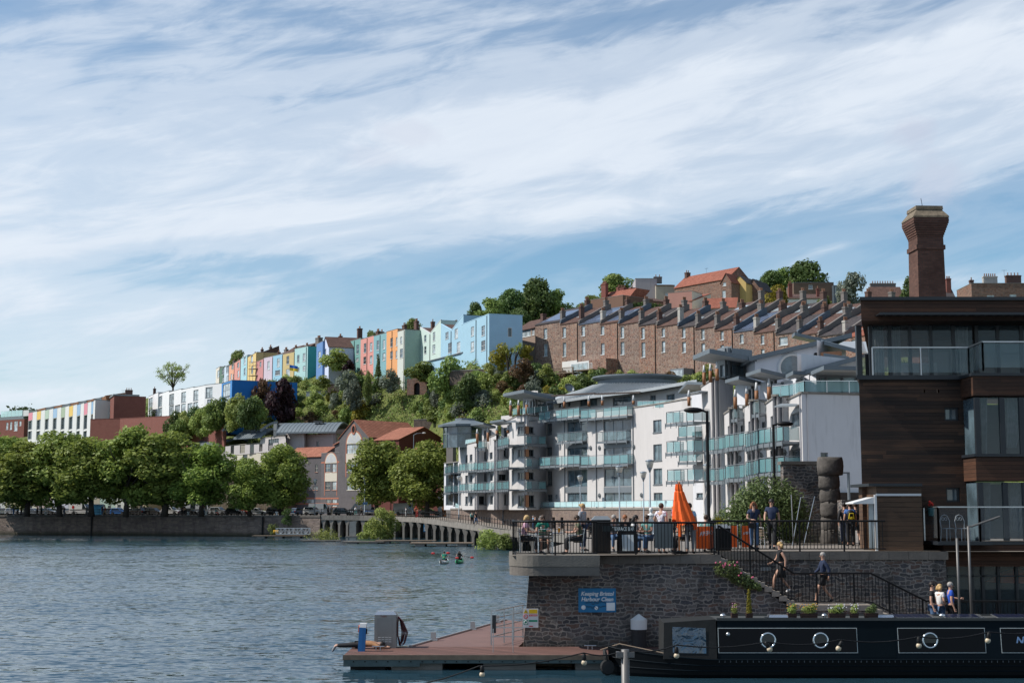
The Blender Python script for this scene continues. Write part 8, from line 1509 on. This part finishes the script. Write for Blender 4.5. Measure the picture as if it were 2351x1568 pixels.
for u in(2172,2232,2256,2292,2334):x=at(u,1350,51.4).x;mb.box(x-.05,51.3,.9,x+.05,51.45,zz(1300))
mb.box(xa,51.3,zz(1325),24,51.4,zz(1322));mb.build('bar_front',FRM,B_);mb=MB();mb.poly([(xa,51.4,.9),(24,51.4,.9),(24,51.4,zz(1300)),(xa,51.4,zz(1300))]);mb.build('window_pane',RGL,B_)
p=px(2330,52.8,.9);o=thing('open_parasol','orange open parasol glimpsed inside the dark bar front','umbrella',p);mb=MB();h=at(2330,1300,52.8).z-.9;mb.lathe([(1.15,h-.55),(.6,h-.25),(.02,h-.05)],8);mb.build('canopy',ORNG,o);mb=MB();mb.tube([(0,0,0),(0,0,h-.05)],.03,8);mb.build('pole',TIMBER,o)
bz=zz(1242);b0=at(2152,1240,50.3).x;mb=MB();mb.box(b0,50.2,bz-.12,bx+.3,52.2,bz);e=mb.build('balcony',FRM,B_);glass_rail(e,[(b0+.05,52,bz),(b0+.05,50.3,bz),(bx-.1,50.3,bz),(20,50.3,bz)],1.2,clear('balcony_glass',(.3,.33,.34),.12,.03),1.75,STEEL)
for u,lb in((2178,'left white wire chair with scrolled back on the small glass balcony'),(2212,'right white wire chair with scrolled back on the small glass balcony')):
    o=thing('wire_chair',lb,'chair',px(u,51.2,bz),.3,'wire chairs on the glass balcony');mb=MB();WR=plain('white_wire',(.34,.36,.38),.5)
    for sx in(-1,1):
        for sy in(-1,1):mb.tube([(sx*.17,sy*.16,.44),(sx*.2,sy*.19,0)],.013,5)
    mb.build('legs',WR,o);mb=MB();mb.lathe([(.2,.43),(.21,.45),(.02,.46)],16);mb.build('seat',WR,o);mb=MB();mb.tube([(-.17,.17,.45),(-.2,.2,.7),(-.12,.22,.88),(0,.22,.93),(.12,.22,.88),(.2,.2,.7),(.17,.17,.45)],.013,6)
    for s in(-1,1):mb.ring((s*.06,.22,.78),.05,.009,14,5)
    mb.build('backrest',WR,o)
p=px(2140,51.9,at(2140,1165,51.9).z);o=thing('hanging_pot','teal wall pot with a red geranium on the timber wall','plant pot',p);mb=MB();mb.lathe([(.1,-.3),(.14,0)],12);mb.build('pot',plain('pot_teal',(.04,.13,.14)),o);mb=MB();[mb.ball((.06*math.cos(k),.06*math.sin(k),.1+.05*(k%3)),.05,6)for k in range(5)];mb.build('flowers',plain('geranium',(.5,.03,.02)),o)
f=Fac(1996,50.8,2118,50.8,1200);z0=TZ+.06;hz_=at(2050,1116,50.8).z;o=thing('timber_hut','horizontal boarded timber hut with white fascia and glazed door on its left','hut',(f.p0.x,50.8,z0));L=f.L;h=hz_-z0;mb=MB();mb.box(.28,0,0,L,2.6,h);mb.build('wall',planks('hut_boards',(.10,.06,.036),(.15,.085,.05),.17,fade=.35),o);mb=MB();mb.box(.0,-.06,h,L+.02,2.7,h+.1);mb.build('roof',FRM,o);mb=MB();mb.box(.26,-.03,h-.34,L-.02,0,h-.26);mb.box(.2,-.02,0,.28,.06,h-.3);mb.build('white_trim',WHITE,o);mb=MB();mb.box(.02,.1,.05,.2,.16,h-.5);mb.build('door',GLASSL,o);mb=MB();mb.hexa([(-.55,.0,h-.62),(.2,.0,h-.62),(.2,1.2,h-.62),(-.55,1.2,h-.62),(-.55,0,h-.58),(.2,0,h-.38),(.2,1.2,h-.38),(-.55,1.2,h-.58)]);mb.build('awning',WHITE,o)
p=at(2130,690,75);CHB=brick('chimney_brick',(.085,.043,.033),(.16,.08,.058),(.075,.06,.052),(.30),.11,.016,.8,.8);o=thing('brick_chimney','tall square brick chimney with a corbelled stone capped top','chimney',(p.x,75,0),.06);zz_=lambda v:at(2130,v,75).z;mb=MB()
def sq(mb,prof):
    for(a,za),(b,zb_)in zip(prof,prof[1:]):mb.hexa([(-a,-a,za),(a,-a,za),(a,a,za),(-a,a,za),(-b,-b,zb_),(b,-b,zb_),(b,b,zb_),(-b,b,zb_)])
sq(mb,[(.86,3),(.74,zz_(690)),(.71,zz_(578))]);sq(mb,[(.78,zz_(578)),(.78,zz_(568))]);sq(mb,[(.71,zz_(568)),(.70,zz_(550))])
for k in range(7):a=.72+.037*k;sq(mb,[(a,zz_(550-k*5)),(a,zz_(550-(k+1)*5))])
sq(mb,[(.96,zz_(515)),(.94,zz_(507))]);mb.build('shaft',CHB,o);mb=MB();CAP=plain('lichen_stone',(.15,.12,.085),.95,.5,4,.6,9);sq(mb,[(.97,zz_(507)),(.95,zz_(503)),(.72,zz_(490)),(.70,zz_(487))]);sq(mb,[(.74,zz_(487)),(.72,zz_(479))]);mb.build('cap',CAP,o);mb=MB();mb.tube([(-.1,0,zz_(479)),(-.18,0,zz_(456))],.015,5);mb.build('rod',DARKM,o)
# ------------------------------------------------------------------ pontoon
PZ=.465;RED=planks('red_deck_boards',(.15,.075,.062),(.21,.105,.085),.42,(.07,.04,.032),True,.6,.85)
o=thing('pontoon','long red boarded pontoon with timber edge and concrete floats below the stone wall','pontoon');mb=MB();mb.box(-5.3,45.6,PZ-.1,20,48.38,PZ);mb.build('deck',RED,o);mb=MB();mb.box(-5.32,45.55,PZ-.14,20,45.6,PZ+.01);mb.build('timber_edge',DECKW,o);mb=MB();mb.box(-5.3,45.57,PZ-.25,20,45.65,PZ-.14);mb.box(-5.3,45.57,PZ-.35,-2.9,45.66,PZ-.25);mb.build('steel_beam',plain('green_steel',(.07,.10,.10),.7,.3,3),o);mb=MB();[mb.box(x,45.55,PZ-.215,x+.04,45.572,PZ-.175)for x in np.arange(-5,19,.36)];mb.build('bolts',DARKM,o)
for a,b in((-5.1,-4.0),(-3.8,-2.2),(-.9,.75),(2.0,4.2),(6,8)):mb=MB();mb.box(a,45.75,-.5,b,48.2,PZ-.1);mb.build('float',CONC if a>-5 else DARKM,o)
o=thing('walkway','reddish pontoon walkway leading back along the stone wall','walkway');mb=MB();c=[(-3.35,48.38),(.2,48.38),(1.35,58.5),(-.2,60)];mb.prism([(x,y,PZ-.35)for x,y in c],(0,0,.345));mb.build('deck',plain('red_grip_deck',(.15,.088,.078),.85,.18,1.2,.3,40),o);mb=MB();mb.bar((-3.4,48.38,PZ),(-.25,60,PZ),.1,.1);mb.build('kerb',STEEL,o)
for k,(x,y)in enumerate(((-2.75,50.6),(-1.5,55.2),(-.6,58.6))):oo=thing('pile_guide',['nearest','middle','farthest'][k]+' small steel block on the walkway edge','bracket',(x,y,PZ));mb=MB();mb.box(-.09,-.09,0,.09,.09,.3);mb.box(-.14,-.14,0,.14,.14,.03);mb.build('block',STEEL,oo)
p=onz(884,1487,PZ);o=thing('service_cabinet','stainless steel pump cabinet with sloped bright top on the pontoon','cabinet',p);mb=MB();mb.box(-.36,0,0,.36,.6,1.08);mb.build('body',plain('dull_steel',(.23,.225,.22),.4,.12,3,metal=.6),o);mb=MB();mb.hexa([(-.37,-.01,1.08),(.37,-.01,1.08),(.37,.61,1.08),(-.37,.61,1.08),(-.27,.1,1.19),(.27,.1,1.19),(.27,.5,1.19),(-.27,.5,1.19)]);mb.build('top',ALU,o);mb=MB();mb.box(-.27,-.012,.1,.25,0,.98);mb.build('door',plain('dull_steel2',(.19,.19,.19),.4,.1,3,metal=.6),o);mb=MB();[mb.box(-.23+k*.115,-.02,z,-.14+k*.115,-.012,z+.012)for k in range(4)for z in(.2,.27,.34)];mb.build('vents',WHITE,o);textmesh('TAIN',.09,'graffiti',plain('graffiti_red',(.18,.07,.06)),o,(-.06,-.006,1.0),ext=.001)
o=thing('hose','dark red hose hung in long loops on the steel cabinet','hose',p+Vector((.42,.25,0)));mb=MB()
for k in range(5):w,b=.12+.05*k,.06+.05*(k%3);mb.tube([(0,-.04*k,1.02),(w*.5,-.04*k,.85),(w,-.05*k,.5),(w*.7,-.04*k,b+.05),(w*.3,-.04*k,b),(-.02,-.04*k,.4),(-.02,-.04*k,.8),(0,-.04*k,1.02)],.022,6)
mb.build('hose',plain('hose_red',(.07,.018,.02),.5),o,True)
p=onz(829,1495,PZ);o=thing('power_pedestal','blue power pedestal with white top leaning at the pontoon end','pedestal',p);o.rotation_euler=(0,R(3),0);mb=MB();mb.box(-.11,0,0,.11,.22,.76);mb.box(-.015,-.008,0,.015,0,.76);mb.build('body',plain('pedestal_blue',(.02,.14,.36),.45),o);mb=MB();mb.hexa([(-.11,0,.76),(.11,0,.76),(.11,.22,.76),(-.11,.22,.76),(-.1,.02,.88),(.12,.02,.9),(.12,.22,.9),(-.1,.22,.88)]);mb.build('head',WHITE,o);mb=MB();mb.box(-.14,.05,.6,-.11,.2,.82);mb.build('socket',ORNG,o);mb=MB();mb.box(.11,.05,.56,.14,.2,.72);mb.build('socket',DARKM,o)
def cleat(u,v,lb):p=onz(u,v,PZ);o=thing('mooring_cleat',lb,'cleat',p);mb=MB();mb.tube([(-.2,0,.12),(.2,0,.12)],.022,8);[mb.tube([(s*.07,0,0),(s*.07,0,.12)],.022,8)for s in(-1,1)];mb.build('cleat',STEEL,o)
cleat(868,1492,'galvanised cleat in front of the lying person');cleat(1355,1490,'galvanised cleat by the bow of the narrowboat')
J=dict(pe=(-.42,0,.14),wa=(-.28,0,.16),ch=(-.08,0,.17),nb=(.07,0,.16),ne=(.12,0,.15),he=(.24,-.02,.13),to=(.32,-.02,.12),shL=(.03,.17,.15),elL=(.22,.3,.07),wrL=(.42,.16,.05),hnL=(.48,.13,.05),shR=(.03,-.17,.15),elR=(.2,-.3,.07),wrR=(.42,-.18,.05),hnR=(.48,-.14,.05),hiL=(-.47,.09,.13),knL=(-.87,.10,.11),anL=(-1.27,.10,.1),toL=(-1.36,.1,-.06),hiR=(-.47,-.09,.13),knR=(-.87,-.12,.11),anR=(-1.25,-.13,.1),toR=(-1.34,-.13,-.07),face=(.2,-.6,-.7))
p=onz(858,1488,PZ);person('person in tan top lying face down at the end of the pontoon',p,0,J,mat_c('brown'),mat_c('black'),'dark','short',1.5,shoes='grey')
p0,p1=onz(1128,1480,PZ),onz(1238,1480,PZ);o=thing('gate_railing','galvanised steel rail gate with bars at the pontoon corner','railing',p0);L=p1.x-p0.x;mb=MB();[mb.bar((0,0,z),(L,0,z),.035)for z in(.28,.58,.86,1.13)];[mb.bar((x,0,0),(x,0,1.15),.05)for x in(0,.72,L)];[mb.bar((.1,0,z),(1.1,2.6,z+.02),.03)for z in(.3,.6,.9,1.14)];[mb.bar((.1+k*.33,k*.87,0),(.1+k*.33,k*.87,1.14),.045)for k in(1,2,3)];mb.build('bars',STEEL,o);mb=MB();mb.box(.03,-.05,.4,.16,.02,1.0);mb.build('lock_box',FRM,o)
o=thing('ladder','thin wire boarding ladder hanging from the pontoon edge','ladder',onz(1128,1497,PZ));mb=MB();[mb.tube([(x,-.04,.75),(x,-.04,-.75)],.014,6)for x in(.06,.7)];[mb.tube([(.06,-.04,z),(.7,-.04,z)],.012,6)for z in(-.2,-.5)];mb.build('ladder',STEEL,o)
q_=at(1218,1440,48.0);o=thing('safety_sign','white safety sign with yellow, red and green panels on the gate','sign',(q_.x,48.0,q_.z));mb=MB();mb.box(-.26,0,0,.26,.02,.62);mb.build('board',WHITE,o);YEL,SRED,SGR=plain('sign_yellow',(.65,.42,.01)),plain('sign_red',(.5,.02,.03)),plain('sign_green',(.0,.22,.12))
for n,m_,r in(('yellow_panel',YEL,(-.05,.46,.23,.59)),('red_panel',SRED,(-.05,.37,.23,.43)),('green_panel',SGR,(-.05,.19,.23,.25)),('green_symbol',SGR,(-.23,.1,-.08,.25)),('red_strip',SRED,(-.05,.03,.08,.06))):mb=MB();mb.box(r[0],-.006,r[1],r[2],-.001,r[3]);mb.build(n,m_,o)
mb=MB();mb.prism([(-.23,-.001,.47),(-.08,-.001,.47),(-.155,-.001,.6)],(0,-.006,0));e=mb.build('warning_triangle',YEL,o);mb=MB();mb.box(-.163,-.012,.5,-.147,-.008,.57);mb.build('mark',DARKM,e);mb=MB();mb.ring((-.155,-.006,.36),.065,.01,18,5);mb.bar((-.2,-.006,.4),(-.11,-.006,.32),.016,.008);mb.build('prohibition_ring',SRED,o);mb=MB();mb.ring((-.155,-.01,.175),.05,.016,16,5);mb.build('lifebuoy_symbol',WHITE,o);textmesh('No swimming',.043,'lettering',WHITE,o,(.09,-.009,.385),ext=.001)
a,b=at(1328,1405,48.33),at(1414,1350,48.33);w,h=b.x-a.x,b.z-a.z;o=thing('harbour_sign','blue sign reading Keeping Bristol Harbour Clean on the stone wall','sign',(a.x,48.33,a.z));mb=MB();mb.box(0,0,0,w,.03,h);mb.build('board',plain('sign_bright_blue',(.012,.16,.34),.45),o);SW=plain('sign_lettering',(.72,.76,.78),.5);textmesh('Keeping Bristol',.185,'lettering',SW,o,(w/2,-.012,h*.70),shear=.22,ext=.002,sx=.95);textmesh('Harbour Clean',.185,'lettering',SW,o,(w/2,-.012,h*.47),shear=.22,ext=.002,sx=.95);mb=MB();mb.ball((.17,0,.16),.075,12,0,1,.15,1);mb.build('white_roundel',SW,o);mb=MB();mb.box(w-.32,-.01,.06,w-.04,0,.32);mb.build('white_square',SW,o);mb=MB();mb.ball((.6,0,.14),.06,8,0,1,.15,1);mb.build('emblem',SW,o);g=random.Random(3);mb=MB()
for r_ in range(2):x=.25;pts=[(x+k*.045,-.012,.33-r_*.17+g.uniform(-.07,.07))for k in range(16)];mb.tube(pts,.008,4)
mb.build('graffiti',FRM,o)
p=at(1467,1480,48.05);o=thing('mooring_pile','dark mooring pile with white conical cap against the stone wall','pile',(p.x,p.y,PZ));mb=MB();mb.lathe([(.25,-1.2),(.25,.66)],18);mb.build('pile',plain('pile_dark',(.025,.023,.023),.7),o);mb=MB();mb.lathe([(.275,.6),(.275,.92),(.02,1.1)],20);mb.build('cap',WHITE,o)
# ------------------------------------------------------------------ narrowboat
HUL=plain('hull_black',(.003,.004,.005),.4,.2,spec=.1);CAB=plain('cabin_slate',(.0045,.009,.013),.5,.1,spec=.06);PNB=plain('panel_gloss',(.0015,.002,.004),.2,.1,spec=.12);LIN=plain('coach_line',(.40,.42,.40),.4);RFG=plain('boat_roof',(.05,.053,.052),.7);BY,YN=44.45,43.45
Bt=thing('narrowboat','long black narrowboat with portholes and roof planters moored beside the pontoon','boat',(0,0,0));mb=MB();N=14;sec=[]
for k in range(N+1):
    f_=k/N;x=2.98+3.2*f_;hw=1.0*min(1,math.sin(math.pi/2*min(1,f_*1.15))**.8+.02);zt=.88-.32*min(1,f_*1.1)**.7;sec.append([(x+.25*(1-f_),BY-hw*.8,-.5),(x,BY-hw,.1),(x-.04*(1-f_),BY-hw*1.02,zt),(x-.04*(1-f_),BY+hw*1.02,zt),(x,BY+hw,.1),(x+.25*(1-f_),BY+hw*.8,-.5)])
sec.append([(22,YN+.1,-.5),(22,YN,.1),(22,YN-.02,.56),(22,45.47,.56),(22,45.45,.1),(22,45.3,-.5)])
for a,b in zip(sec,sec[1:]):
    for j in range(5):mb.poly([a[j],b[j],b[j+1],a[j+1]])
mb.poly(sec[0]);mb.build('hull',HUL,Bt);mb=MB();[mb.tube([Vector(s[2])*(1-t_)+Vector(s[1])*t_+Vector((0,-.012,0))for s in sec],.016,5)for t_ in(.03,.42,.75)];mb.build('rubbing_strake',CAB,Bt)
mb=MB();[mb.box(x,YN-.03,z,x+.018,YN-.015,z+.018)for x in np.arange(6.2,21,.17)for z in(.47,.50)];mb.build('rivets',GREYM,Bt)
cx=at(1648,1470,YN).x;mb=MB();mb.hexa([(cx,YN+.08,.56),(22,YN+.08,.56),(22,45.37,.56),(cx,45.37,.56),(cx+.02,YN+.2,1.68),(22,YN+.2,1.68),(22,45.25,1.68),(cx+.02,45.25,1.68)]);mb.build('cabin',CAB,Bt);mb=MB();mb.box(cx-.02,YN+.16,1.68,22,45.3,1.71);[mb.box(cx,y,1.71,22,y+.03,1.76)for y in(YN+.18,45.22)];mb.build('roof',RFG,Bt)
sl_=lambda z:YN+.08+.12*(z-.56)/1.12
def onside(xa,za,xb,zb_,off,nm,m_,par):mb=MB();mb.poly([(xa,sl_(za)-off,za),(xb,sl_(za)-off,za),(xb,sl_(zb_)-off,zb_),(xa,sl_(zb_)-off,zb_)]);return mb.build(nm,m_,par)
for ua,ub in((1650,1971),(2064,2266),(2301,2480)):
    xa,xb=at(ua,1470,YN).x,at(ub,1470,YN).x;e=onside(xa,.73,xb,1.47,.006,'coach_line',LIN,Bt);onside(xa+.02,.75,xb-.02,1.45,.010,'panel',PNB,e)
onside(at(1976,1470,YN).x,.6,at(2058,1470,YN).x,1.62,.005,'side_doors',plain('door_slate',(.004,.008,.011),.5,spec=.06),Bt);textmesh('N',.3,'lettering',plain('letter_blue',(.25,.38,.6)),Bt,(at(2338,1470,YN).x+.08,sl_(1.1)-.016,1.0),shear=.2,ext=.002)
for u in(1765,1886,2138):x=at(u,1466,YN).x;mb=MB();mb.ring((x,sl_(1.1)-.02,1.1),.215,.032,26,8);e=mb.build('porthole',plain('chrome',(.55,.6,.63),.18,.05,metal=.9),Bt,True);mb=MB();mb.poly([(x+.2*math.cos(k*.2618),sl_(1.1)-.018,1.1+.2*math.sin(k*.2618))for k in range(24)]);mb.build('pane',GLASSD,e)
ca=at(1523,1450,YN).x;CANV=plain('canvas_black',(.009,.010,.010),.8,.2,3,.4,5);mb=MB();mb.hexa([(ca,YN+.06,.56),(cx-.02,YN+.06,.56),(cx-.02,45.4,.56),(ca+.05,45.4,.56),(ca+.04,YN+.2,1.62),(cx-.02,YN+.2,1.72),(cx-.02,45.2,1.72),(ca+.04,45.2,1.62)]);e=mb.build('canopy',CANV,Bt);mb=MB();a,b=at(1545,1470,YN).x,at(1622,1470,YN).x;mb.poly([(a,sl_(.72)-.03,.74),(b,sl_(.72)-.03,.72),(b,sl_(1.5)-.03,1.46),(a,sl_(1.5)-.03,1.5)]);m,t=mtree('canopy_window');tc=t.n('ShaderNodeTexCoord');nn=t.n('ShaderNodeTexNoise',{'Vector':tc.outputs['Object'],'Scale':2.2,'Detail':3.0,'Distortion':1.2});fin(t,(.02,.05,.085),.08,nn.outputs[0],1.0,.12,0,1.0);mb.build('plastic_window',m,e)
mb=MB();mb.lathe([(.1,-.06),(.2,-.05),(.24,0),(.2,.05),(.1,.06)],16);TY=mb.build('fender_tyre',TYRE,Bt,loc=(2.86,BY-.15,.55));TY.rotation_euler=(0,R(80),0);link('fender_tyre',TY.data,Bt,(2.9,BY-.35,.25)).rotation_euler=(R(70),R(60),0);mb=MB();mb.tube([(2.8,45.9,.6),(3.3,BY,.92),(4.6,BY-.9,.72)],.018,6);mb.build('mooring_rope',DECKW,Bt)
mb=MB();mb.ball((cx+.33,sl_(1.3)-.03,1.28),.07,10);mb.build('navigation_lamp',STEEL,Bt,True)
FLW=[plain('petal_white',(.6,.58,.6)),plain('petal_pink',(.42,.2,.32)),plain('petal_orange',(.5,.25,.04))]
for i,(u,w,kd,lb)in enumerate(((1686,.2,1,'small roof planter with pinkish flowers nearest the boat canopy'),(1720,.2,9,'roof planter holding a slim yellow conifer'),(1818,.28,2,'small roof planter with dry yellowish plants'),(1857,.52,2,'wide roof planter with mixed pale and orange flowers'),(1921,.52,0,'wide roof planter full of white flowers'),(1961,.24,0,'small roof planter of thin green stems'),(2000,.4,5,'bushy dark leaved roof planter right of the thin stems'))):
    q_=at(u,1415,YN+.5);o=thing('planter',lb,'planter',(q_.x,YN+.5,1.712),0,'planters on the boat roof');mb=MB();mb.hexa([(-w*.45,-.1,0),(w*.45,-.1,0),(w*.45,.1,0),(-w*.45,.1,0),(-w/2,-.11,.17),(w/2,-.11,.17),(w/2,.11,.17),(-w/2,.11,.17)]);mb.build('box',planks('planter_boards',(.05,.025,.018),(.07,.035,.025),.08),o)
    if kd==9:link('foliage',leaves('foliage',[(0,0,.22+k*.1,.10-k*.009,.09-k*.009,.1)for k in range(7)],1800,.02,L_YL,71,shell=.3),o)
    else:
        link('foliage',leaves('foliage',[(0,0,.26,w*.5,.13,.13),(w*.2,0,.34,w*.3,.1,.12)],int(1500*w)+200,.03,L_LT if kd!=5 else LB,72+i,.3,.2),o);g=random.Random(i);mb=MB()
        if kd<5:[mb.ball((g.uniform(-.55,.55)*w,g.uniform(-.12,0),g.uniform(.27,.46)),.018,6,0)for k in range(int(40*w)+4)];mb.build('flowers',FLW[kd],o)
for i,(ua,ub)in enumerate(((2046,2150),(2170,2262),(2290,2400))):a,b=at(ua,1415,YN+.4).x,at(ub,1415,YN+.4).x;o=thing('solar_panel',['solar panel on the boat roof nearest the planters','middle solar panel on the boat roof','solar panel on the boat roof at the right edge'][i],'solar panel',(a,YN+.35,1.73));mb=MB();mb.hexa([(0,0,.0),(b-a,0,.0),(b-a,.7,.06),(0,.7,.06),(0,0,.03),(b-a,0,.03),(b-a,.7,.09),(0,.7,.09)]);mb.build('frame',ALU,o);mb=MB();[mb.poly([(x,.03,.036),(x+.16,.03,.036),(x+.16,.66,.092),(x,.66,.092)])for x in np.arange(.03,b-a-.17,.175)];mb.build('cells',plain('solar_cells',(.01,.015,.04),.15),o)
for u,lb in((1790,'long chrome roof hatch left of the planters'),(2022,'chrome roof hatch right of the bushy planter')):q_=at(u,1415,YN+.6);o=thing('roof_hatch',lb,'hatch',(q_.x,YN+.6,1.71));mb=MB();mb.box(-.42,-.25,0,.42,.25,.05);mb.build('base',FRM,o);mb=MB();mb.hexa([(-.36,-.2,.05),(.36,-.2,.05),(.36,.2,.05),(-.36,.2,.05),(-.34,-.16,.12),(.34,-.16,.12),(.34,.16,.12),(-.34,.16,.12)]);mb.build('lid',ALU,o)
for u,lb in((1660,'chrome mushroom vent at the front of the boat roof'),(1893,'chrome mushroom vent between the wide planters'),(2163,'chrome mushroom vent between the solar panels')):q_=at(u,1415,YN+.7);o=thing('roof_vent',lb,'vent',(q_.x,YN+.7,1.71));mb=MB();mb.lathe([(.05,0),(.05,.08)],12);mb.build('neck',STEEL,o);mb=MB();mb.lathe([(.1,.07),(.1,.1),(.06,.14),(.01,.15)],14);mb.build('cap',ALU,o,True)
# ------------------------------------------------------------------ posts and festoon lights
def pole_(label,u,v0,Y,zb_,r,arm=None):
    p=px(u,Y,zb_);h=at(u,v0,Y).z-zb_;o=thing('metal_post',label,'post',p);mb=MB();mb.tube([(0,0,0),(0,0,h)],r,12);mb.build('post',STEEL,o,True)
    if arm:mb=MB();mb.tube([(0,0,h-.15),(0,0,h),(.12,0,h),arm(h)],r*.8,8);mb.build('arm',STEEL,o)
    return o
STEEL=plain('dull_post_steel',(.13,.125,.12),.5,.15,9,metal=.4);pole_('plain steel post left of the crane post on the lower quay',2197,1235,47.3,.9,.042);pole_('steel davit post with an angled arm on the lower quay',2224,1208,47.2,.9,.042,lambda h:(1.05,0,h+.32));o=pole_('short round steel post close to the viewer at the bottom edge',1433,1490,12,2.5,.034);mb=MB();mb.box(-.075,-.03,1.29,.075,.03,1.335);mb.build('bracket',STEEL,o)
ca_=[(900,1578),(1100,1528),(1340,1498),(1433,1492),(1553,1480),(1762,1473),(1928,1468),(2110,1461),(2271,1450),(2420,1440)];pts=[]
for(a,b),(c,d)in zip(ca_,ca_[1:]):
    for k in range(5):s=k/5;pts.append(at(a+(c-a)*s,b+(d-b)*s+9*math.sin(math.pi*s),12))
o=thing('festoon_cable','thin black festoon cable sagging across the bottom of the view','cable',pts[0]);mb=MB();mb.tube([q_-pts[0]for q_ in pts],.006,6);mb.build('cable',DARKM,o)
BUL=plain('bulb_frosted',(.52,.42,.29),.35,.05)
for i,(u,v,rot,w)in enumerate(((1107,1527,0,'farthest left, over the pontoon float'),(1341,1500,0,'over the pontoon edge left of the steel post'),(1553,1484,0,'before the boat canopy'),(1757,1472,-.5,'under the first porthole'),(1934,1470,.5,'right of the second porthole'),(2109,1461,0,'left of the third porthole'),(2271,1450,.2,'farthest right along the cable'))):
    p=at(u,v,12);o=thing('festoon_bulb','warm frosted festoon bulb '+w,'light bulb',p,0,'festoon bulbs');o.rotation_euler=(0,rot,0);mb=MB();mb.lathe([(.010,.0),(.017,-.01),(.019,-.05),(.016,-.055)],10);mb.build('socket',DARKM,o,True);mb=MB();mb.ball((0,0,-.072),.024,12);mb.build('bulb',BUL,o,True)
